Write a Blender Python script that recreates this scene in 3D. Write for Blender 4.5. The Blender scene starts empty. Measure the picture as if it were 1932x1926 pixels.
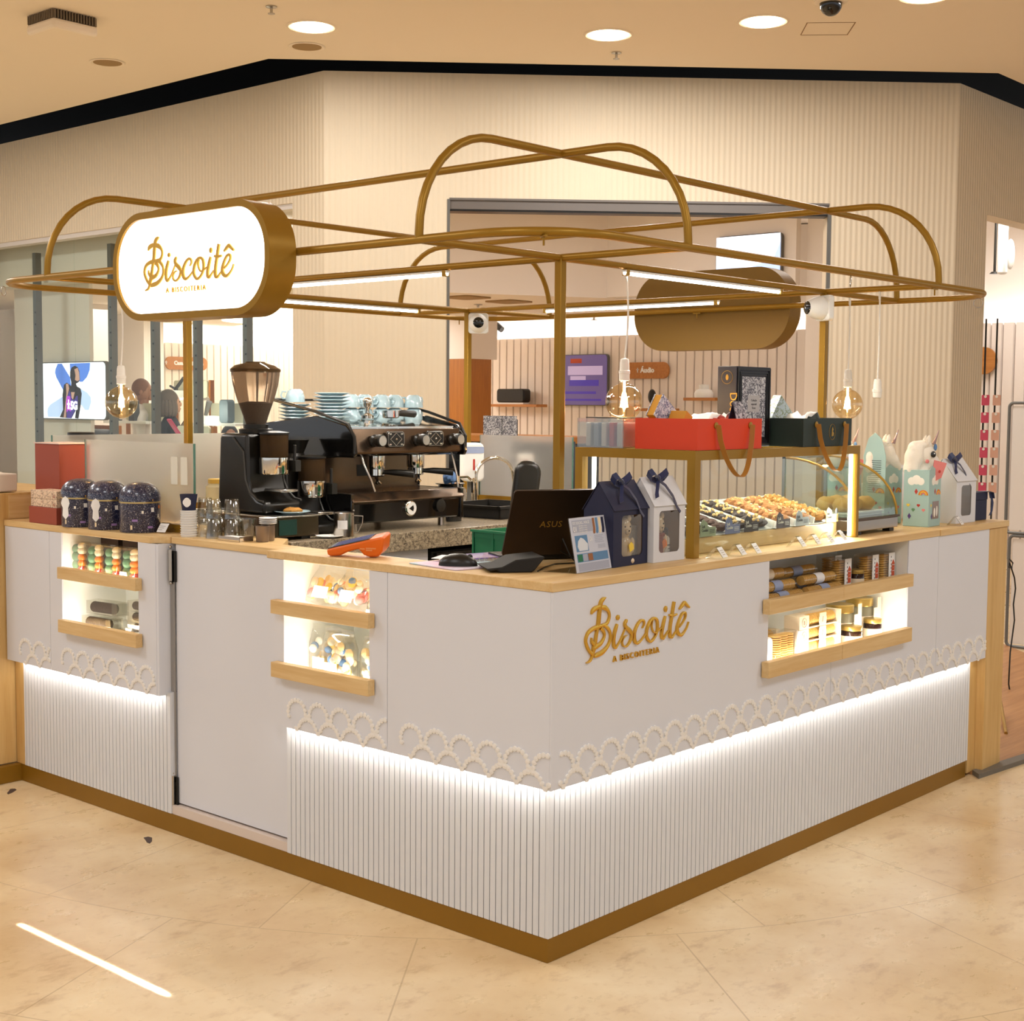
import bpy, bmesh, math, random
from mathutils import Vector, Matrix
random.seed(7)
R_ = math.radians
SC = bpy.context.scene
COL = SC.collection
# ------------------------------------------------------------------ camera, world, exposure
CAM = Vector((-2.87706, -2.40651, 1.5334)); YAW = 0.72595; PITCH = -0.07453; ROLL = 0.00772; FPX = 2676.38
_F = Vector((math.cos(YAW)*math.cos(PITCH), math.sin(YAW)*math.cos(PITCH), math.sin(PITCH)))
_R0 = Vector((math.sin(YAW), -math.cos(YAW), 0)); _U0 = _R0.cross(_F)
_R = _R0*math.cos(ROLL) + _U0*math.sin(ROLL); _U = -_R0*math.sin(ROLL) + _U0*math.cos(ROLL)
cd = bpy.data.cameras.new('camera'); cam = bpy.data.objects.new('camera', cd); COL.objects.link(cam)
cam.matrix_world = Matrix(((_R.x, _U.x, -_F.x, CAM.x), (_R.y, _U.y, -_F.y, CAM.y), (_R.z, _U.z, -_F.z, CAM.z), (0, 0, 0, 1)))
cd.sensor_width = 36; cd.sensor_fit = 'HORIZONTAL'; cd.lens = FPX/1932*36; cd.clip_start = .05; cd.clip_end = 100
SC.camera = cam
SC.view_settings.view_transform = 'Standard'; SC.view_settings.look = 'None'
SC.view_settings.gamma = 1; SC.view_settings.exposure = 0.46
w = bpy.data.worlds.new('mall_air'); SC.world = w; w.use_nodes = True
w.node_tree.nodes['Background'].inputs[0].default_value = (.96, 1.0, 1.05, 1); w.node_tree.nodes['Background'].inputs[1].default_value = .62

def at(u, v, x=None, y=None, z=None):      # the point of a real plane that shows at (u, v)
    r = _F + _R*((u-966)/FPX) - _U*((v-963)/FPX)
    t = (x-CAM.x)/r.x if x is not None else (y-CAM.y)/r.y if y is not None else (z-CAM.z)/r.z
    return CAM + r*t
def atd(u, v, d): return CAM + (_F + _R*((u-966)/FPX) - _U*((v-963)/FPX))*d

def light(kind, name, loc, power, color, size=.1, size_y=None, aim=None, spread=None, spot=None, rot=None):
    l = bpy.data.lights.new(name, kind); l.energy = power; l.color = color
    if kind == 'AREA':
        l.shape = 'RECTANGLE' if size_y else 'DISK'; l.size = size
        if size_y: l.size_y = size_y
        if spread: l.spread = R_(spread)
    elif kind == 'SPOT': l.spot_size = R_(spot or 110); l.spot_blend = .6; l.shadow_soft_size = size
    else: l.shadow_soft_size = size
    o = bpy.data.objects.new(name, l); COL.objects.link(o); o.location = loc
    if aim: o.rotation_euler = (Vector(aim)-Vector(loc)).to_track_quat('-Z', 'Y').to_euler()
    if rot: o.rotation_euler = rot
    return o
WARM = (1.0, .84, .68); SOFTW = (.97, 1.0, 1.03); NEUT = (1.0, .93, .84); COOL = (1, .97, .93)
ZC = 3.95
# added fill lights out of the frame: soft front light, brighter left wall
for x, y, p in ((-3.2, -.4, 36), (-.6, -3.2, 36), (-2.6, 3.4, 40), (2.8, -2.8, 34), (-4.5, -4.5, 30), (.6, 8.6, 110), (-1.8, 7.0, 40)):
    light('AREA', 'added_mall_fill', (x, y, ZC-.03), p, SOFTW, 1.1)

light('AREA', 'added_streak_light', (-.79, .995, ZC-.02), .30, COOL, .005, .74, spread=.42, rot=(0, 0, 0))     # added narrow light, source unknown, that draws the streak on the floor
# ------------------------------------------------------------------ materials
def lin(c):
    if isinstance(c, str): c = [int(c[i:i+2], 16)/255 for i in (0, 2, 4)]
    return tuple((k/12.92 if k <= .04045 else ((k+.055)/1.055)**2.4) for k in c[:3]) + (1,)
class NT:
    def __init__(s, name):
        s.m = bpy.data.materials.new(name); s.m.use_nodes = True; s.n = s.m.node_tree.nodes; s.l = s.m.node_tree.links
        s.b = s.n['Principled BSDF']
    def node(s, t, **k):
        n = s.n.new(t)
        for a, v in k.items(): setattr(n, a, v)
        return n
    def link(s, a, b): s.l.new(a, b)
    def math(s, op, a, b=None, c=None):
        n = s.n.new('ShaderNodeMath'); n.operation = op
        for i, q in enumerate((a, b, c)):
            if q is None: continue
            if isinstance(q, (int, float)): n.inputs[i].default_value = q
            else: s.link(q, n.inputs[i])
        return n.outputs[0]
    def mix(s, fac, a, b):
        n = s.n.new('ShaderNodeMix'); n.data_type = 'RGBA'
        for i, q in ((0, fac), (6, a), (7, b)):
            if isinstance(q, (int, float)): n.inputs[i].default_value = q
            elif isinstance(q, tuple): n.inputs[i].default_value = q
            else: s.link(q, n.inputs[i])
        return n.outputs[2]
    def coord(s, kind='Object', scale=(1, 1, 1), rot=(0, 0, 0)):
        c = s.n.new('ShaderNodeTexCoord'); mp = s.n.new('ShaderNodeMapping')
        mp.inputs[3].default_value = scale; mp.inputs[2].default_value = rot; s.link(c.outputs[kind], mp.inputs[0]); return mp.outputs[0]
    def noise(s, vec, scale, detail=3, rough=.5):
        n = s.n.new('ShaderNodeTexNoise'); n.inputs['Scale'].default_value = scale; n.inputs['Detail'].default_value = detail
        n.inputs['Roughness'].default_value = rough; s.link(vec, n.inputs['Vector']); return n.outputs[0]
    def ramp(s, fac, stops):
        n = s.n.new('ShaderNodeValToRGB'); e = n.color_ramp.elements
        while len(e) < len(stops): e.new(.5)
        for i, (p, c) in enumerate(stops): e[i].position = p; e[i].color = c
        s.link(fac, n.inputs[0]); return n.outputs[0]
    def bump(s, h, strength=.3, dist=.01):
        n = s.n.new('ShaderNodeBump'); n.inputs['Strength'].default_value = strength; n.inputs['Distance'].default_value = dist
        s.link(h, n.inputs['Height']); s.link(n.outputs[0], s.b.inputs['Normal'])
M = {}
def mat(name, col, rough=.5, metal=0, trans=0, emis=0, ecol=None, ior=1.45, alpha=1, coat=0, var=0, vscale=8, bump=0, bscale=60, sheen=0):
    t = NT(name); b = t.b; c = lin(col)
    b.inputs['Base Color'].default_value = c; b.inputs['Roughness'].default_value = rough; b.inputs['Metallic'].default_value = metal
    b.inputs['Transmission Weight'].default_value = trans; b.inputs['IOR'].default_value = ior; b.inputs['Alpha'].default_value = alpha
    b.inputs['Coat Weight'].default_value = coat
    if emis: b.inputs['Emission Color'].default_value = lin(ecol or col); b.inputs['Emission Strength'].default_value = emis
    if sheen: b.inputs['Sheen Weight'].default_value = sheen
    if var or bump:
        v = t.coord()
        if var:
            n = t.noise(v, vscale); d = tuple(max(0, k*(1-var)) for k in c[:3])+(1,); l = tuple(min(1, k*(1+var)) for k in c[:3])+(1,)
            t.link(t.mix(n, d, l), b.inputs['Base Color'])
        if bump: t.bump(t.noise(v, bscale), bump, .004)
    M[name] = t.m; return t.m
def wood(name, c1, c2, axis=0, rough=.45, scale=1.0):
    t = NT(name); s = [14*scale, 14*scale, 14*scale]; s[axis] = .9*scale
    v = t.coord(scale=tuple(s)); n = t.noise(v, 2.2, 5, .6); n2 = t.noise(t.coord(scale=tuple(k*5 for k in s)), 2.0, 2)
    f = t.math('ADD', t.math('MULTIPLY', n, .75), t.math('MULTIPLY', n2, .25))
    t.link(t.ramp(f, [(.3, lin(c1)), (.7, lin(c2))]), t.b.inputs['Base Color']); t.b.inputs['Roughness'].default_value = rough
    t.bump(f, .08, .002); M[name] = t.m; return t.m
mat('panel_white', 'dcdde3', .5, var=.02, vscale=3); mat('slat_white', 'dadbde', .5); mat('lace', 'ece8e2', .45)
mat('groove', '37312e', .8); mat('white', 'eeeeea', .5); mat('niche_white', 'f0efe6', .55)
mat('brass', '9b741f', .38, .45, var=.05, vscale=20); mat('brass_kick', '8c6414', .42, .25, var=.08, vscale=6)
mat('logo_gold', 'e0b04a', .2, 1.0); mat('sign_gold', 'd8ab45', .35, .3); mat('black_gap', '15120f', .9)
wood('oak_x', 'cda468', 'e4c690', 0); wood('oak_y', 'cda468', 'e4c690', 1); wood('oak_z', 'c59a58', 'dcb87a', 2)
wood('orange_wood', '9c5c18', 'b87422', 2); wood('orange_wood_y', 'a8682a', 'c48440', 1)
mat('glass_edge', '6a9a88', .1, trans=.5)
t = NT('frosted_glass'); t.b.inputs['Base Color'].default_value = lin('f6f4ee'); t.b.inputs['Roughness'].default_value = .30
t.b.inputs['Transmission Weight'].default_value = .86; t.b.inputs['IOR'].default_value = 1.12; M['frosted_glass'] = t.m
mat('led', 'ffffff', .5, emis=9, ecol='fff6e6'); mat('led_soft', 'ffffff', .5, emis=3.2, ecol='fff4e0'); mat('lamp_face', 'ffffff', .5, emis=14, ecol='fff2dd')
mat('sign_face', 'ffffff', .5, emis=1.7, ecol='fff6e8')
mat('ceiling_paint', 'f0e0ca', .9); mat('shop_white', 'f0e6dc', .8); mat('steel', 'b9b4ac', .25, 1); mat('chrome', 'd8d4cc', .08, 1); mat('grey_metal', '6d6b66', .5, .4)
mat('black', '15130f', .35); mat('black_gloss', '0d0c0b', .12, coat=.5); mat('black_matt', '1b1916', .7); mat('dark_grey', '3a3835', .5)
mat('navy', '20233f', .6, bump=.1, bscale=300); mat('ribbon', '1d2750', .35, sheen=.3); mat('gold_print', 'b08a3c', .4, .6)
mat('paper', 'f1efec', .6); mat('ink', '3b3a3e', .7); mat('cardboard_white', 'dcdcdf', .6); mat('pink', 'dd9aa0', .6)

mat('kraft', 'b08c62', .8)
def thin(name, col, fmin=.05, rough=.03, tint=1.0, edge=.45):       # a thin clear sheet: straight see-through plus a glossy sheen growing at grazing angles
    t = NT(name); t.n.remove(t.b); out = [n for n in t.n if n.type == 'OUTPUT_MATERIAL'][0]
    tr = t.node('ShaderNodeBsdfTransparent'); gl = t.node('ShaderNodeBsdfGlossy'); gl.inputs['Roughness'].default_value = rough; mx = t.node('ShaderNodeMixShader'); lw = t.node('ShaderNodeLayerWeight')
    tr.inputs[0].default_value = lin(col); lw.inputs[0].default_value = .25; f = t.math('ADD', t.math('MULTIPLY', lw.outputs['Facing'], edge), fmin)
    f = t.math('MULTIPLY', f, tint); t.link(f, mx.inputs[0]); t.link(tr.outputs[0], mx.inputs[1]); t.link(gl.outputs[0], mx.inputs[2]); t.link(mx.outputs[0], out.inputs[0]); M[name] = t.m
thin('thin_glass', 'f2f8f4', .04); thin('glass', 'f6faf7', .015, edge=.12); thin('film', 'fbfaf6', .06, .08); thin('clear_plastic', 'f2f2ee', .08, .05); thin('bulb_glass', 'faeccf', .09, .02)
# ------------------------------------------------------------------ mesh helpers
class MB:
    def __init__(s, T=None): s.v = []; s.f = []; s.m = []; s.k = 0; s.T = T or Matrix()
    def add(s, vs, fs):
        o = len(s.v); s.v += [s.T @ Vector(p) for p in vs]; s.f += [tuple(i+o for i in f) for f in fs]; s.m += [s.k]*len(fs); return s
    def box(s, x0, x1, y0, y1, z0, z1):
        return s.add([(x0, y0, z0), (x1, y0, z0), (x1, y1, z0), (x0, y1, z0), (x0, y0, z1), (x1, y0, z1), (x1, y1, z1), (x0, y1, z1)],
                     [(0, 3, 2, 1), (4, 5, 6, 7), (0, 1, 5, 4), (1, 2, 6, 5), (2, 3, 7, 6), (3, 0, 4, 7)])
    def prism(s, poly, h0, h1, axis='z'):
        n = len(poly); q = {'z': lambda a, b, h: (a, b, h), 'y': lambda a, b, h: (a, h, b), 'x': lambda a, b, h: (h, a, b)}[axis]
        return s.add([q(a, b, h0) for a, b in poly]+[q(a, b, h1) for a, b in poly],
                     [tuple(range(n-1, -1, -1)), tuple(range(n, 2*n))]+[(i, (i+1) % n, (i+1) % n+n, i+n) for i in range(n)])
    def lathe(s, prof, n=24, c=(0, 0, 0), axis='z', cap=True):
        vs = []; fs = []
        for r, h in prof:
            for i in range(n):
                a = 2*math.pi*i/n; p = (r*math.cos(a), r*math.sin(a), h)
                if axis == 'x': p = (p[2], p[0], p[1])
                if axis == 'y': p = (p[1], p[2], p[0])
                vs.append((p[0]+c[0], p[1]+c[1], p[2]+c[2]))
        for k in range(len(prof)-1):
            for i in range(n): j = (i+1) % n; fs.append((k*n+i, k*n+j, (k+1)*n+j, (k+1)*n+i))
        if cap: fs += [tuple(range(n-1, -1, -1)), tuple((len(prof)-1)*n+i for i in range(n))]
        return s.add(vs, fs)
    def cyl(s, a, b, r, n=12, r2=None):
        return s.tube([a, b], r, n, r2=r2)
    def tube(s, path, r, n=10, closed=False, r2=None, flat=None):
        P = [Vector(p) for p in path]; m = len(P); vs = []; up = None
        for i, p in enumerate(P):
            if closed: d = P[(i+1) % m]-P[i-1]
            else: d = P[min(i+1, m-1)]-P[max(i-1, 0)]
            d.normalize()
            if up is None: up = Vector((0, 0, 1)) if abs(d.z) < .9 else Vector((1, 0, 0))
            a = d.cross(up).normalized(); b = a.cross(d).normalized(); up = b
            rr = r if not isinstance(r, (list, tuple)) else r[i]
            if r2 is not None: rr = r+(r2-r)*i/(m-1)
            for k in range(n):
                t = 2*math.pi*(k+.5)/n; vs.append(p+a*rr*math.cos(t)+b*rr*math.sin(t)*(flat or 1))
        fs = [(i*n+k, i*n+(k+1) % n, ((i+1) % m)*n+(k+1) % n, ((i+1) % m)*n+k) for i in range(m if closed else m-1) for k in range(n)]
        if not closed: fs += [tuple(range(n-1, -1, -1)), tuple((m-1)*n+k for k in range(n))]
        return s.add(vs, fs)
    def ball(s, c, r, n=14, m=9):
        rx, ry, rz = (r, r, r) if isinstance(r, (int, float)) else r
        vs = [(c[0], c[1], c[2]-rz)]; fs = []
        for j in range(1, m):
            t = math.pi*j/m-math.pi/2
            for i in range(n): a = 2*math.pi*i/n; vs.append((c[0]+rx*math.cos(t)*math.cos(a), c[1]+ry*math.cos(t)*math.sin(a), c[2]+rz*math.sin(t)))
        vs.append((c[0], c[1], c[2]+rz)); e = len(vs)-1
        for i in range(n): fs += [(0, 1+(i+1) % n, 1+i), (e, 1+(m-2)*n+i, 1+(m-2)*n+(i+1) % n)]
        for j in range(m-2):
            for i in range(n): fs.append((1+j*n+i, 1+j*n+(i+1) % n, 1+(j+1)*n+(i+1) % n, 1+(j+1)*n+i))
        return s.add(vs, fs)
    def strip(s, pts, wdt, th, up=(0, 0, 1)):      # a flat band of thickness th along pts, its width across `up`-perpendicular
        P = [Vector(p) for p in pts]; vs = []; U = Vector(up)
        for i, p in enumerate(P):
            d = (P[min(i+1, len(P)-1)]-P[max(i-1, 0)]).normalized(); nn = d.cross(U).normalized()
            for a, b in ((-1, -1), (1, -1), (1, 1), (-1, 1)): vs.append(p+U*(a*wdt/2)+nn*(b*th/2))
        m = len(P); fs = [(i*4+k, i*4+(k+1) % 4, (i+1)*4+(k+1) % 4, (i+1)*4+k) for i in range(m-1) for k in range(4)]
        return s.add(vs, fs+[(3, 2, 1, 0), tuple((m-1)*4+k for k in range(4))])
    def mesh(s, name, mats, smooth=False, angle=35):
        me = bpy.data.meshes.new(name); me.from_pydata([tuple(p) for p in s.v], [], s.f)
        for m_ in (mats if isinstance(mats, (list, tuple)) else [mats]): me.materials.append(M[m_] if isinstance(m_, str) else m_)
        me.polygons.foreach_set('material_index', s.m)
        bm = bmesh.new(); bm.from_mesh(me); bmesh.ops.recalc_face_normals(bm, faces=bm.faces); bm.to_mesh(me); bm.free()
        if smooth: me.shade_smooth(); me.set_sharp_from_angle(angle=R_(angle))
        me.update(); return me
    def build(s, name, mats, parent=None, smooth=False, bevel=0, angle=35):
        o = bpy.data.objects.new(name, s.mesh(name, mats, smooth or bevel > 0, angle)); COL.objects.link(o)
        if parent is not None: o.parent = parent
        if bevel:
            b = o.modifiers.new('edge', 'BEVEL'); b.width = bevel; b.segments = 2; b.limit_method = 'ANGLE'; b.angle_limit = R_(40)
        return o
def rrect(x0, x1, z0, z1, r, n=6):
    out = []
    for cx, cz, a0 in ((x1-r, z1-r, 0), (x0+r, z1-r, 90), (x0+r, z0+r, 180), (x1-r, z0+r, 270)):
        for i in range(n+1): a = R_(a0+90*i/n); out.append((cx+r*math.cos(a), cz+r*math.sin(a)))
    return out
def tag(o, label, cat, group=None):
    o['label'] = label; o['category'] = cat
    if group: o['group'] = group
    return o
def thing(name, label, cat, loc=(0, 0, 0), rz=0, group=None):
    o = bpy.data.objects.new(name, None); COL.objects.link(o); o.location = loc; o.rotation_euler = (0, 0, rz); o.empty_display_size = .05
    return tag(o, label, cat, group)
def struct(o): o['kind'] = 'structure'; return o
def dup(root, loc, rz=None, label=None, group=None, scale=None):
    r = root.copy(); COL.objects.link(r); r.location = loc
    if rz is not None: r.rotation_euler = (0, 0, rz)
    if label: r['label'] = label
    if group: r['group'] = group
    if scale: r.scale = scale if isinstance(scale, tuple) else (scale,)*3
    for ch in [o for o in root.children]:
        c = ch.copy(); COL.objects.link(c); c.parent = r
        for g in ch.children: d = g.copy(); COL.objects.link(d); d.parent = c
    return r
def text_polys(txt, size, depth=.001, align='CENTER', spacing=1.0, T=None, mb=None, bold=0):   # letters in the local xz plane, facing -y
    cu = bpy.data.curves.new('lettering', 'FONT'); cu.body = txt; cu.size = size; cu.align_x = align; cu.space_character = spacing; cu.extrude = depth/2
    cu.resolution_u = 2; cu.offset = bold
    o = bpy.data.objects.new('lettering', cu); COL.objects.link(o); dg = bpy.context.evaluated_depsgraph_get()
    me = bpy.data.meshes.new_from_object(o.evaluated_get(dg)); bpy.data.objects.remove(o); bpy.data.curves.remove(cu)
    RT = (T or Matrix()) @ Matrix.Rotation(R_(90), 4, 'X'); mb = mb or MB()
    mb.add([RT @ v.co for v in me.vertices], [tuple(p.vertices) for p in me.polygons]); bpy.data.meshes.remove(me); return mb
def XF(loc=(0, 0, 0), rz=0, rx=0, ry=0, s=1):
    return Matrix.Translation(loc) @ Matrix.Rotation(rz, 4, 'Z') @ Matrix.Rotation(ry, 4, 'Y') @ Matrix.Rotation(rx, 4, 'X') @ Matrix.Scale(s, 4)
# ------------------------------------------------------------------ the setting
t = NT('marble_floor'); v = t.coord()
n1 = t.noise(v, 1.1, 6, .62); n2 = t.noise(t.coord(scale=(1, 1.9, 1), rot=(0, 0, .5)), 5.0, 9, .68); n3 = t.noise(v, 26, 4, .6)
base = t.ramp(n1, [(.3, lin('c4a273')), (.5, lin('dac096')), (.72, lin('ecdab8'))])
spots = t.ramp(n2, [(.56, (0, 0, 0, 1)), (.70, (1, 1, 1, 1))]); fine = t.ramp(n3, [(.55, (0, 0, 0, 1)), (.75, (1, 1, 1, 1))])
c = t.mix(t.math('MULTIPLY', spots, .42), base, lin('96693a')); c = t.mix(t.math('MULTIPLY', fine, .28), c, lin('ab8148'))
sx = t.node('ShaderNodeSeparateXYZ'); t.link(v, sx.inputs[0]); X, Y = sx.outputs[0], sx.outputs[1]
dx = t.math('SUBTRACT', X, 2.2); dy = t.math('SUBTRACT', Y, 2.2)
rad = t.math('SQRT', t.math('ADD', t.math('MULTIPLY', dx, dx), t.math('MULTIPLY', dy, dy)))
fr = t.math('FRACT', t.math('DIVIDE', rad, .72)); ring = t.math('LESS_THAN', fr, .006)
an = t.math('FRACT', t.math('MULTIPLY', t.math('ARCTAN2', dy, dx), 3.82)); idx = t.math('FLOOR', t.math('DIVIDE', rad, .72))
an = t.math('FRACT', t.math('ADD', an, t.math('MULTIPLY', idx, .37))); spoke = t.math('LESS_THAN', t.math('MULTIPLY', an, rad), .018)
g = t.math('MAXIMUM', ring, spoke); c = t.mix(t.math('MULTIPLY', g, .38), c, lin('85622f'))
t.link(c, t.b.inputs['Base Color']); t.b.inputs['Roughness'].default_value = .2; t.b.inputs['Specular IOR Level'].default_value = .45
t.link(t.ramp(n2, [(.3, (.24,)*3+(1,)), (.8, (.40,)*3+(1,))]), t.b.inputs['Roughness']); M['marble_floor'] = t.m
fl = MB().add([(-14, -14, 0), (26, -14, 0), (26, 26, 0), (-14, 26, 0)], [(0, 1, 2, 3)]).build('floor', 'marble_floor'); struct(fl)
# dark chips in the marble
for i, (x, y, rz) in enumerate(((-.072, 1.776, 1.0), (-.08, 2.70, .7))):
    poly = [(-.05, -.004), (-.02, -.014), (.03, -.016), (.05, 0), (.04, .02), (.0, .012), (-.03, .008)]
    o = MB(XF((x, y, 0), rz)).prism([(a*.8, b*.8) for a, b in poly], .0002, .0015).build('floor_chip', mat('chip', '4a3a34', .6))
    tag(o, ('dark sliver of chipped stone on the marble near the counter flap', 'dark chipped spot on the marble by the far left plinth')[i], 'stain', 'dark chips on the floor')

# ceiling: a polygon with a cut edge along the shopfront, then a dark slot
cp = [(-14, -14), (26, -14), (26, 1.93), (7.27, 1.93), (3.6, 5.67), (3.6, 26), (-14, 26)]
ce = MB().prism(cp, ZC, ZC+.12).build('ceiling', 'ceiling_paint'); struct(ce)
sl = MB().prism([(25.9, 1.9), (7.2, 1.9), (3.55, 5.6), (3.55, 25.9), (25.9, 25.9)], ZC+.55, ZC+.6).build('trim_1', 'black_gap'); struct(sl)
MB().prism([(26, 1.93), (7.27, 1.93), (3.6, 5.67), (3.6, 26), (3.59, 26), (3.59, 5.66), (7.26, 1.92), (26, 1.92)], ZC+.12, ZC+.56).build('trim_2', 'black_gap')
struct(bpy.data.objects['trim_2'])

def ribbed(name, col):
    t = NT(name); v = t.coord(); s = t.node('ShaderNodeSeparateXYZ'); t.link(v, s.inputs[0])
    wv = t.math('SINE', t.math('MULTIPLY', s.outputs[0], 2*math.pi/.042)); t.b.inputs['Base Color'].default_value = lin(col); t.b.inputs['Roughness'].default_value = .6
    t.bump(wv, .6, .003); M[name] = t.m
ribbed('ribbed_wall', 'dfceb2')
mat('reveal', 'd8d0c8', .5)
def wall(name, a, b, pieces, th=.16, zt=ZC+.5, m='ribbed_wall'):   # local x runs from a to b; pieces are (s0, s1, z0, z1)
    a = Vector(a); b = Vector(b); ang = math.atan2(b.y-a.y, b.x-a.x); mb = MB()
    for s0, s1, z0, z1 in pieces: mb.box(s0, s1, 0, th, z0, z1)
    o = mb.build(name, m); o.location = (a.x, a.y, 0); o.rotation_euler = (0, 0, ang); return struct(o)
# diagonal wall of the shop, 45 degrees; its local +y points into the shop
A = (4.085, 5.643); B = (7.404, 2.277); L = math.dist(A, B); ZW = ZC+.0
wall('wall_back', A, B, [(0, .92, 0, ZW), (3.76, L, 0, ZW), (.92, 3.76, 3.04, ZW)], th=.16)
wall('wall_left', (4.085, 18), A, [(0, 18-10.9, 0, ZW), (18-10.9, 18-6.0, 3.03, ZW), (18-6.0, 18-5.643, 0, ZW)], th=.16)
wall('wall_right', B, (18, 2.277), [(0, .55, 0, ZW), (.55, 10.6, 3.04, ZW)], th=.16)
# dark door track in the head of the middle opening and steel jambs
T = XF((A[0], A[1], 0), math.atan2(B[1]-A[1], B[0]-A[0]))
d1 = thing('door_1', 'wide open shop doorway head with dark sliding track and slim steel jambs', 'doorway'); d1['kind'] = 'structure'
MB(T).box(.92, 3.76, .01, .15, 2.97, 3.04).box(.92, 3.76, -.004, .012, 3.035, 3.05).build('door_track', mat('track', '77706a', .4, .5), d1)
MB(T).box(.92, 3.76, .015, .14, 2.955, 2.972).build('track_lip', 'black', d1)
MB(T).box(3.75, 3.775, -.005, .02, 0, 3.0).box(.905, .925, -.005, .02, 0, 3.04).build('jamb', 'grey_metal', d1)
# left shop window: glass panes between drilled grey posts
w1 = thing('window_1', 'tall shop window glass wall with drilled grey metal posts', 'window'); w1['kind'] = 'structure'
for (y0, y1) in ((6.02, 8.05), (8.06, 9.2), (9.21, 10.88)):
    MB().box(4.19, 4.20, y0, y1, .05, 3.0).build('pane', 'glass', w1)
MB().box(4.10, 4.20, 6.0, 10.9, 2.99, 3.03).build('window_head', 'reveal', w1)
for u in (71, 212, 292, 372, 466):
    p = at(u, 700, x=4.27); mb = MB().box(4.25, 4.31, p.y-.028, p.y+.028, 0, 2.93); o = mb.build('window_post', 'grey_metal', w1)
    h = MB()
    for k in range(14): h.box(4.244, 4.249, p.y-.02, p.y-.008, .9+.045*2.5*k, .915+.045*2.5*k)
    h.build('slot', 'black', o)
# interior of the shop
mat('slat_shop', 'f0e6dd', .6); mat('slat_back', '8a7264', .9)
def slats(name, p0, p1, z1, nrm, pitch=.125):
    a = Vector((p0[0], p0[1], 0)); b = Vector((p1[0], p1[1], 0)); L = (b-a).length; ang = math.atan2(b.y-a.y, b.x-a.x)
    mb = MB(XF((a.x, a.y, 0), ang)); mb.k = 1; mb.box(0, L, .03*nrm, .05*nrm, 0, z1-.02); mb.k = 0; x = 0
    while x < L-.02: mb.prism([(x+.012, 0), (x+pitch-.012, 0), (x+pitch-.004, .03*nrm), (x+.004, .03*nrm)], 0, z1); x += pitch
    return struct(mb.build(name, ['slat_shop', 'slat_back']))
XB = 11.25; YB = 15.2; ZI = 2.66
slats('wall_shop_right', (XB, -1), (XB, YB), 2.40, -1); slats('wall_shop_far', (4.3, YB), (XB, YB), 2.40, 1)
struct(MB().box(XB+.2, XB+.26, -1, YB+.3, 0, 3.6).build('wall_shop_upper', 'shop_white'))
struct(MB().box(4.3, XB+.2, YB+.2, YB+.26, 0, 3.6).build('wall_shop_upper_far', 'shop_white'))
struct(MB().prism([(4.26, 5.72), (7.5, 2.44), (XB+.3, 2.44), (XB+.3, YB+.3), (4.26, YB+.3)], 3.55, 3.62).build('ceiling_shop', 'shop_white'))
# lower ceiling with a bulkhead face
q0 = at(850, 552, z=ZI); q1 = at(1500, 575, z=ZI)
struct(MB().prism([(4.4, 8.3), (5.6, 8.2), (q0.x, q0.y), (q1.x, q1.y), (XB+.2, q1.y-1.5), (XB+.2, YB+.2), (4.4, YB+.2)], ZI, 3.54).build('ceiling_shop_low', 'shop_white'))
for p, q in (((XB+.1, 1.), (XB+.1, YB)), ((5.0, YB+.1), (XB, YB+.1))):
    m_ = ((p[0]+q[0])/2, (p[1]+q[1])/2, 2.36); vert = p[0] == q[0]
    light('AREA', 'cove_light', m_, 42, (1, .97, .94), .08 if vert else q[0]-p[0], q[1]-p[1] if vert else .08, rot=(math.pi, 0, 0))
light('AREA', 'shop_light', (6.9, 5.2, 3.45), 22, (1, .95, .93), 2.6, 2.0, rot=(0, 0, 0))
light('AREA', 'shop_light', (7.5, 11, 2.6), 75, (1, .97, .95), 3.2, 3.2, rot=(0, 0, 0))
light('AREA', 'shop_light', (10.0, 2.9, 3.4), 28, (1, .97, .95), 1.2, .8, rot=(0, 0, 0))
light('AREA', 'shop_light', (5.2, 8.8, 3.3), 95, (1, .93, .89), 1.0, 3.0, rot=(0, 0, 0))  # added fill to brighten the interior behind the left window
# pale pillar to the right of the middle opening, inside, and the wide pillar left
pr = at(1518, 700, x=9.2); struct(MB().box(9.2, 9.6, pr.y-1.4, pr.y, 0, 3.5).build('wall_shop_pillar', 'shop_white'))
pl0 = at(168, 700, x=6.2); pl1 = at(0, 700, x=6.2)
struct(MB().box(6.2, 6.5, pl0.y, pl1.y+3, 0, 3.5).build('wall_shop_pillar_left', 'shop_white'))
p_ = at(272, 700, x=7.6); p2 = at(150, 700, x=7.6); struct(MB().box(7.6, 7.9, p_.y, p2.y+2, 0, 3.5).build('wall_shop_partition', 'shop_white'))
# timber strip floor and grey edge beyond the right end of the kiosk
wood('deck', '9a6a3e', 'bd8a58', 0, .5); dk = MB().prism([(2.79, .03), (3.25, -.02), (5.2, .4), (7, 2.2), (3.2, 2.2), (3.2, 1.2), (2.8, 1.2)], .0, .012).build('wood_deck', 'deck')
tag(dk, 'reddish brown timber floor panel behind the right end of the kiosk', 'flooring')
ed = MB().prism([(2.74, -.02), (3.25, -.07), (5.25, .34), (5.2, .4), (3.25, -.02), (2.79, .03)], .0, .02).build('deck_edge', mat('edge_rubber', '6e675c', .6))
tag(ed, 'grey rubber edging along the timber floor panel', 'floor edging')
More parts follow.
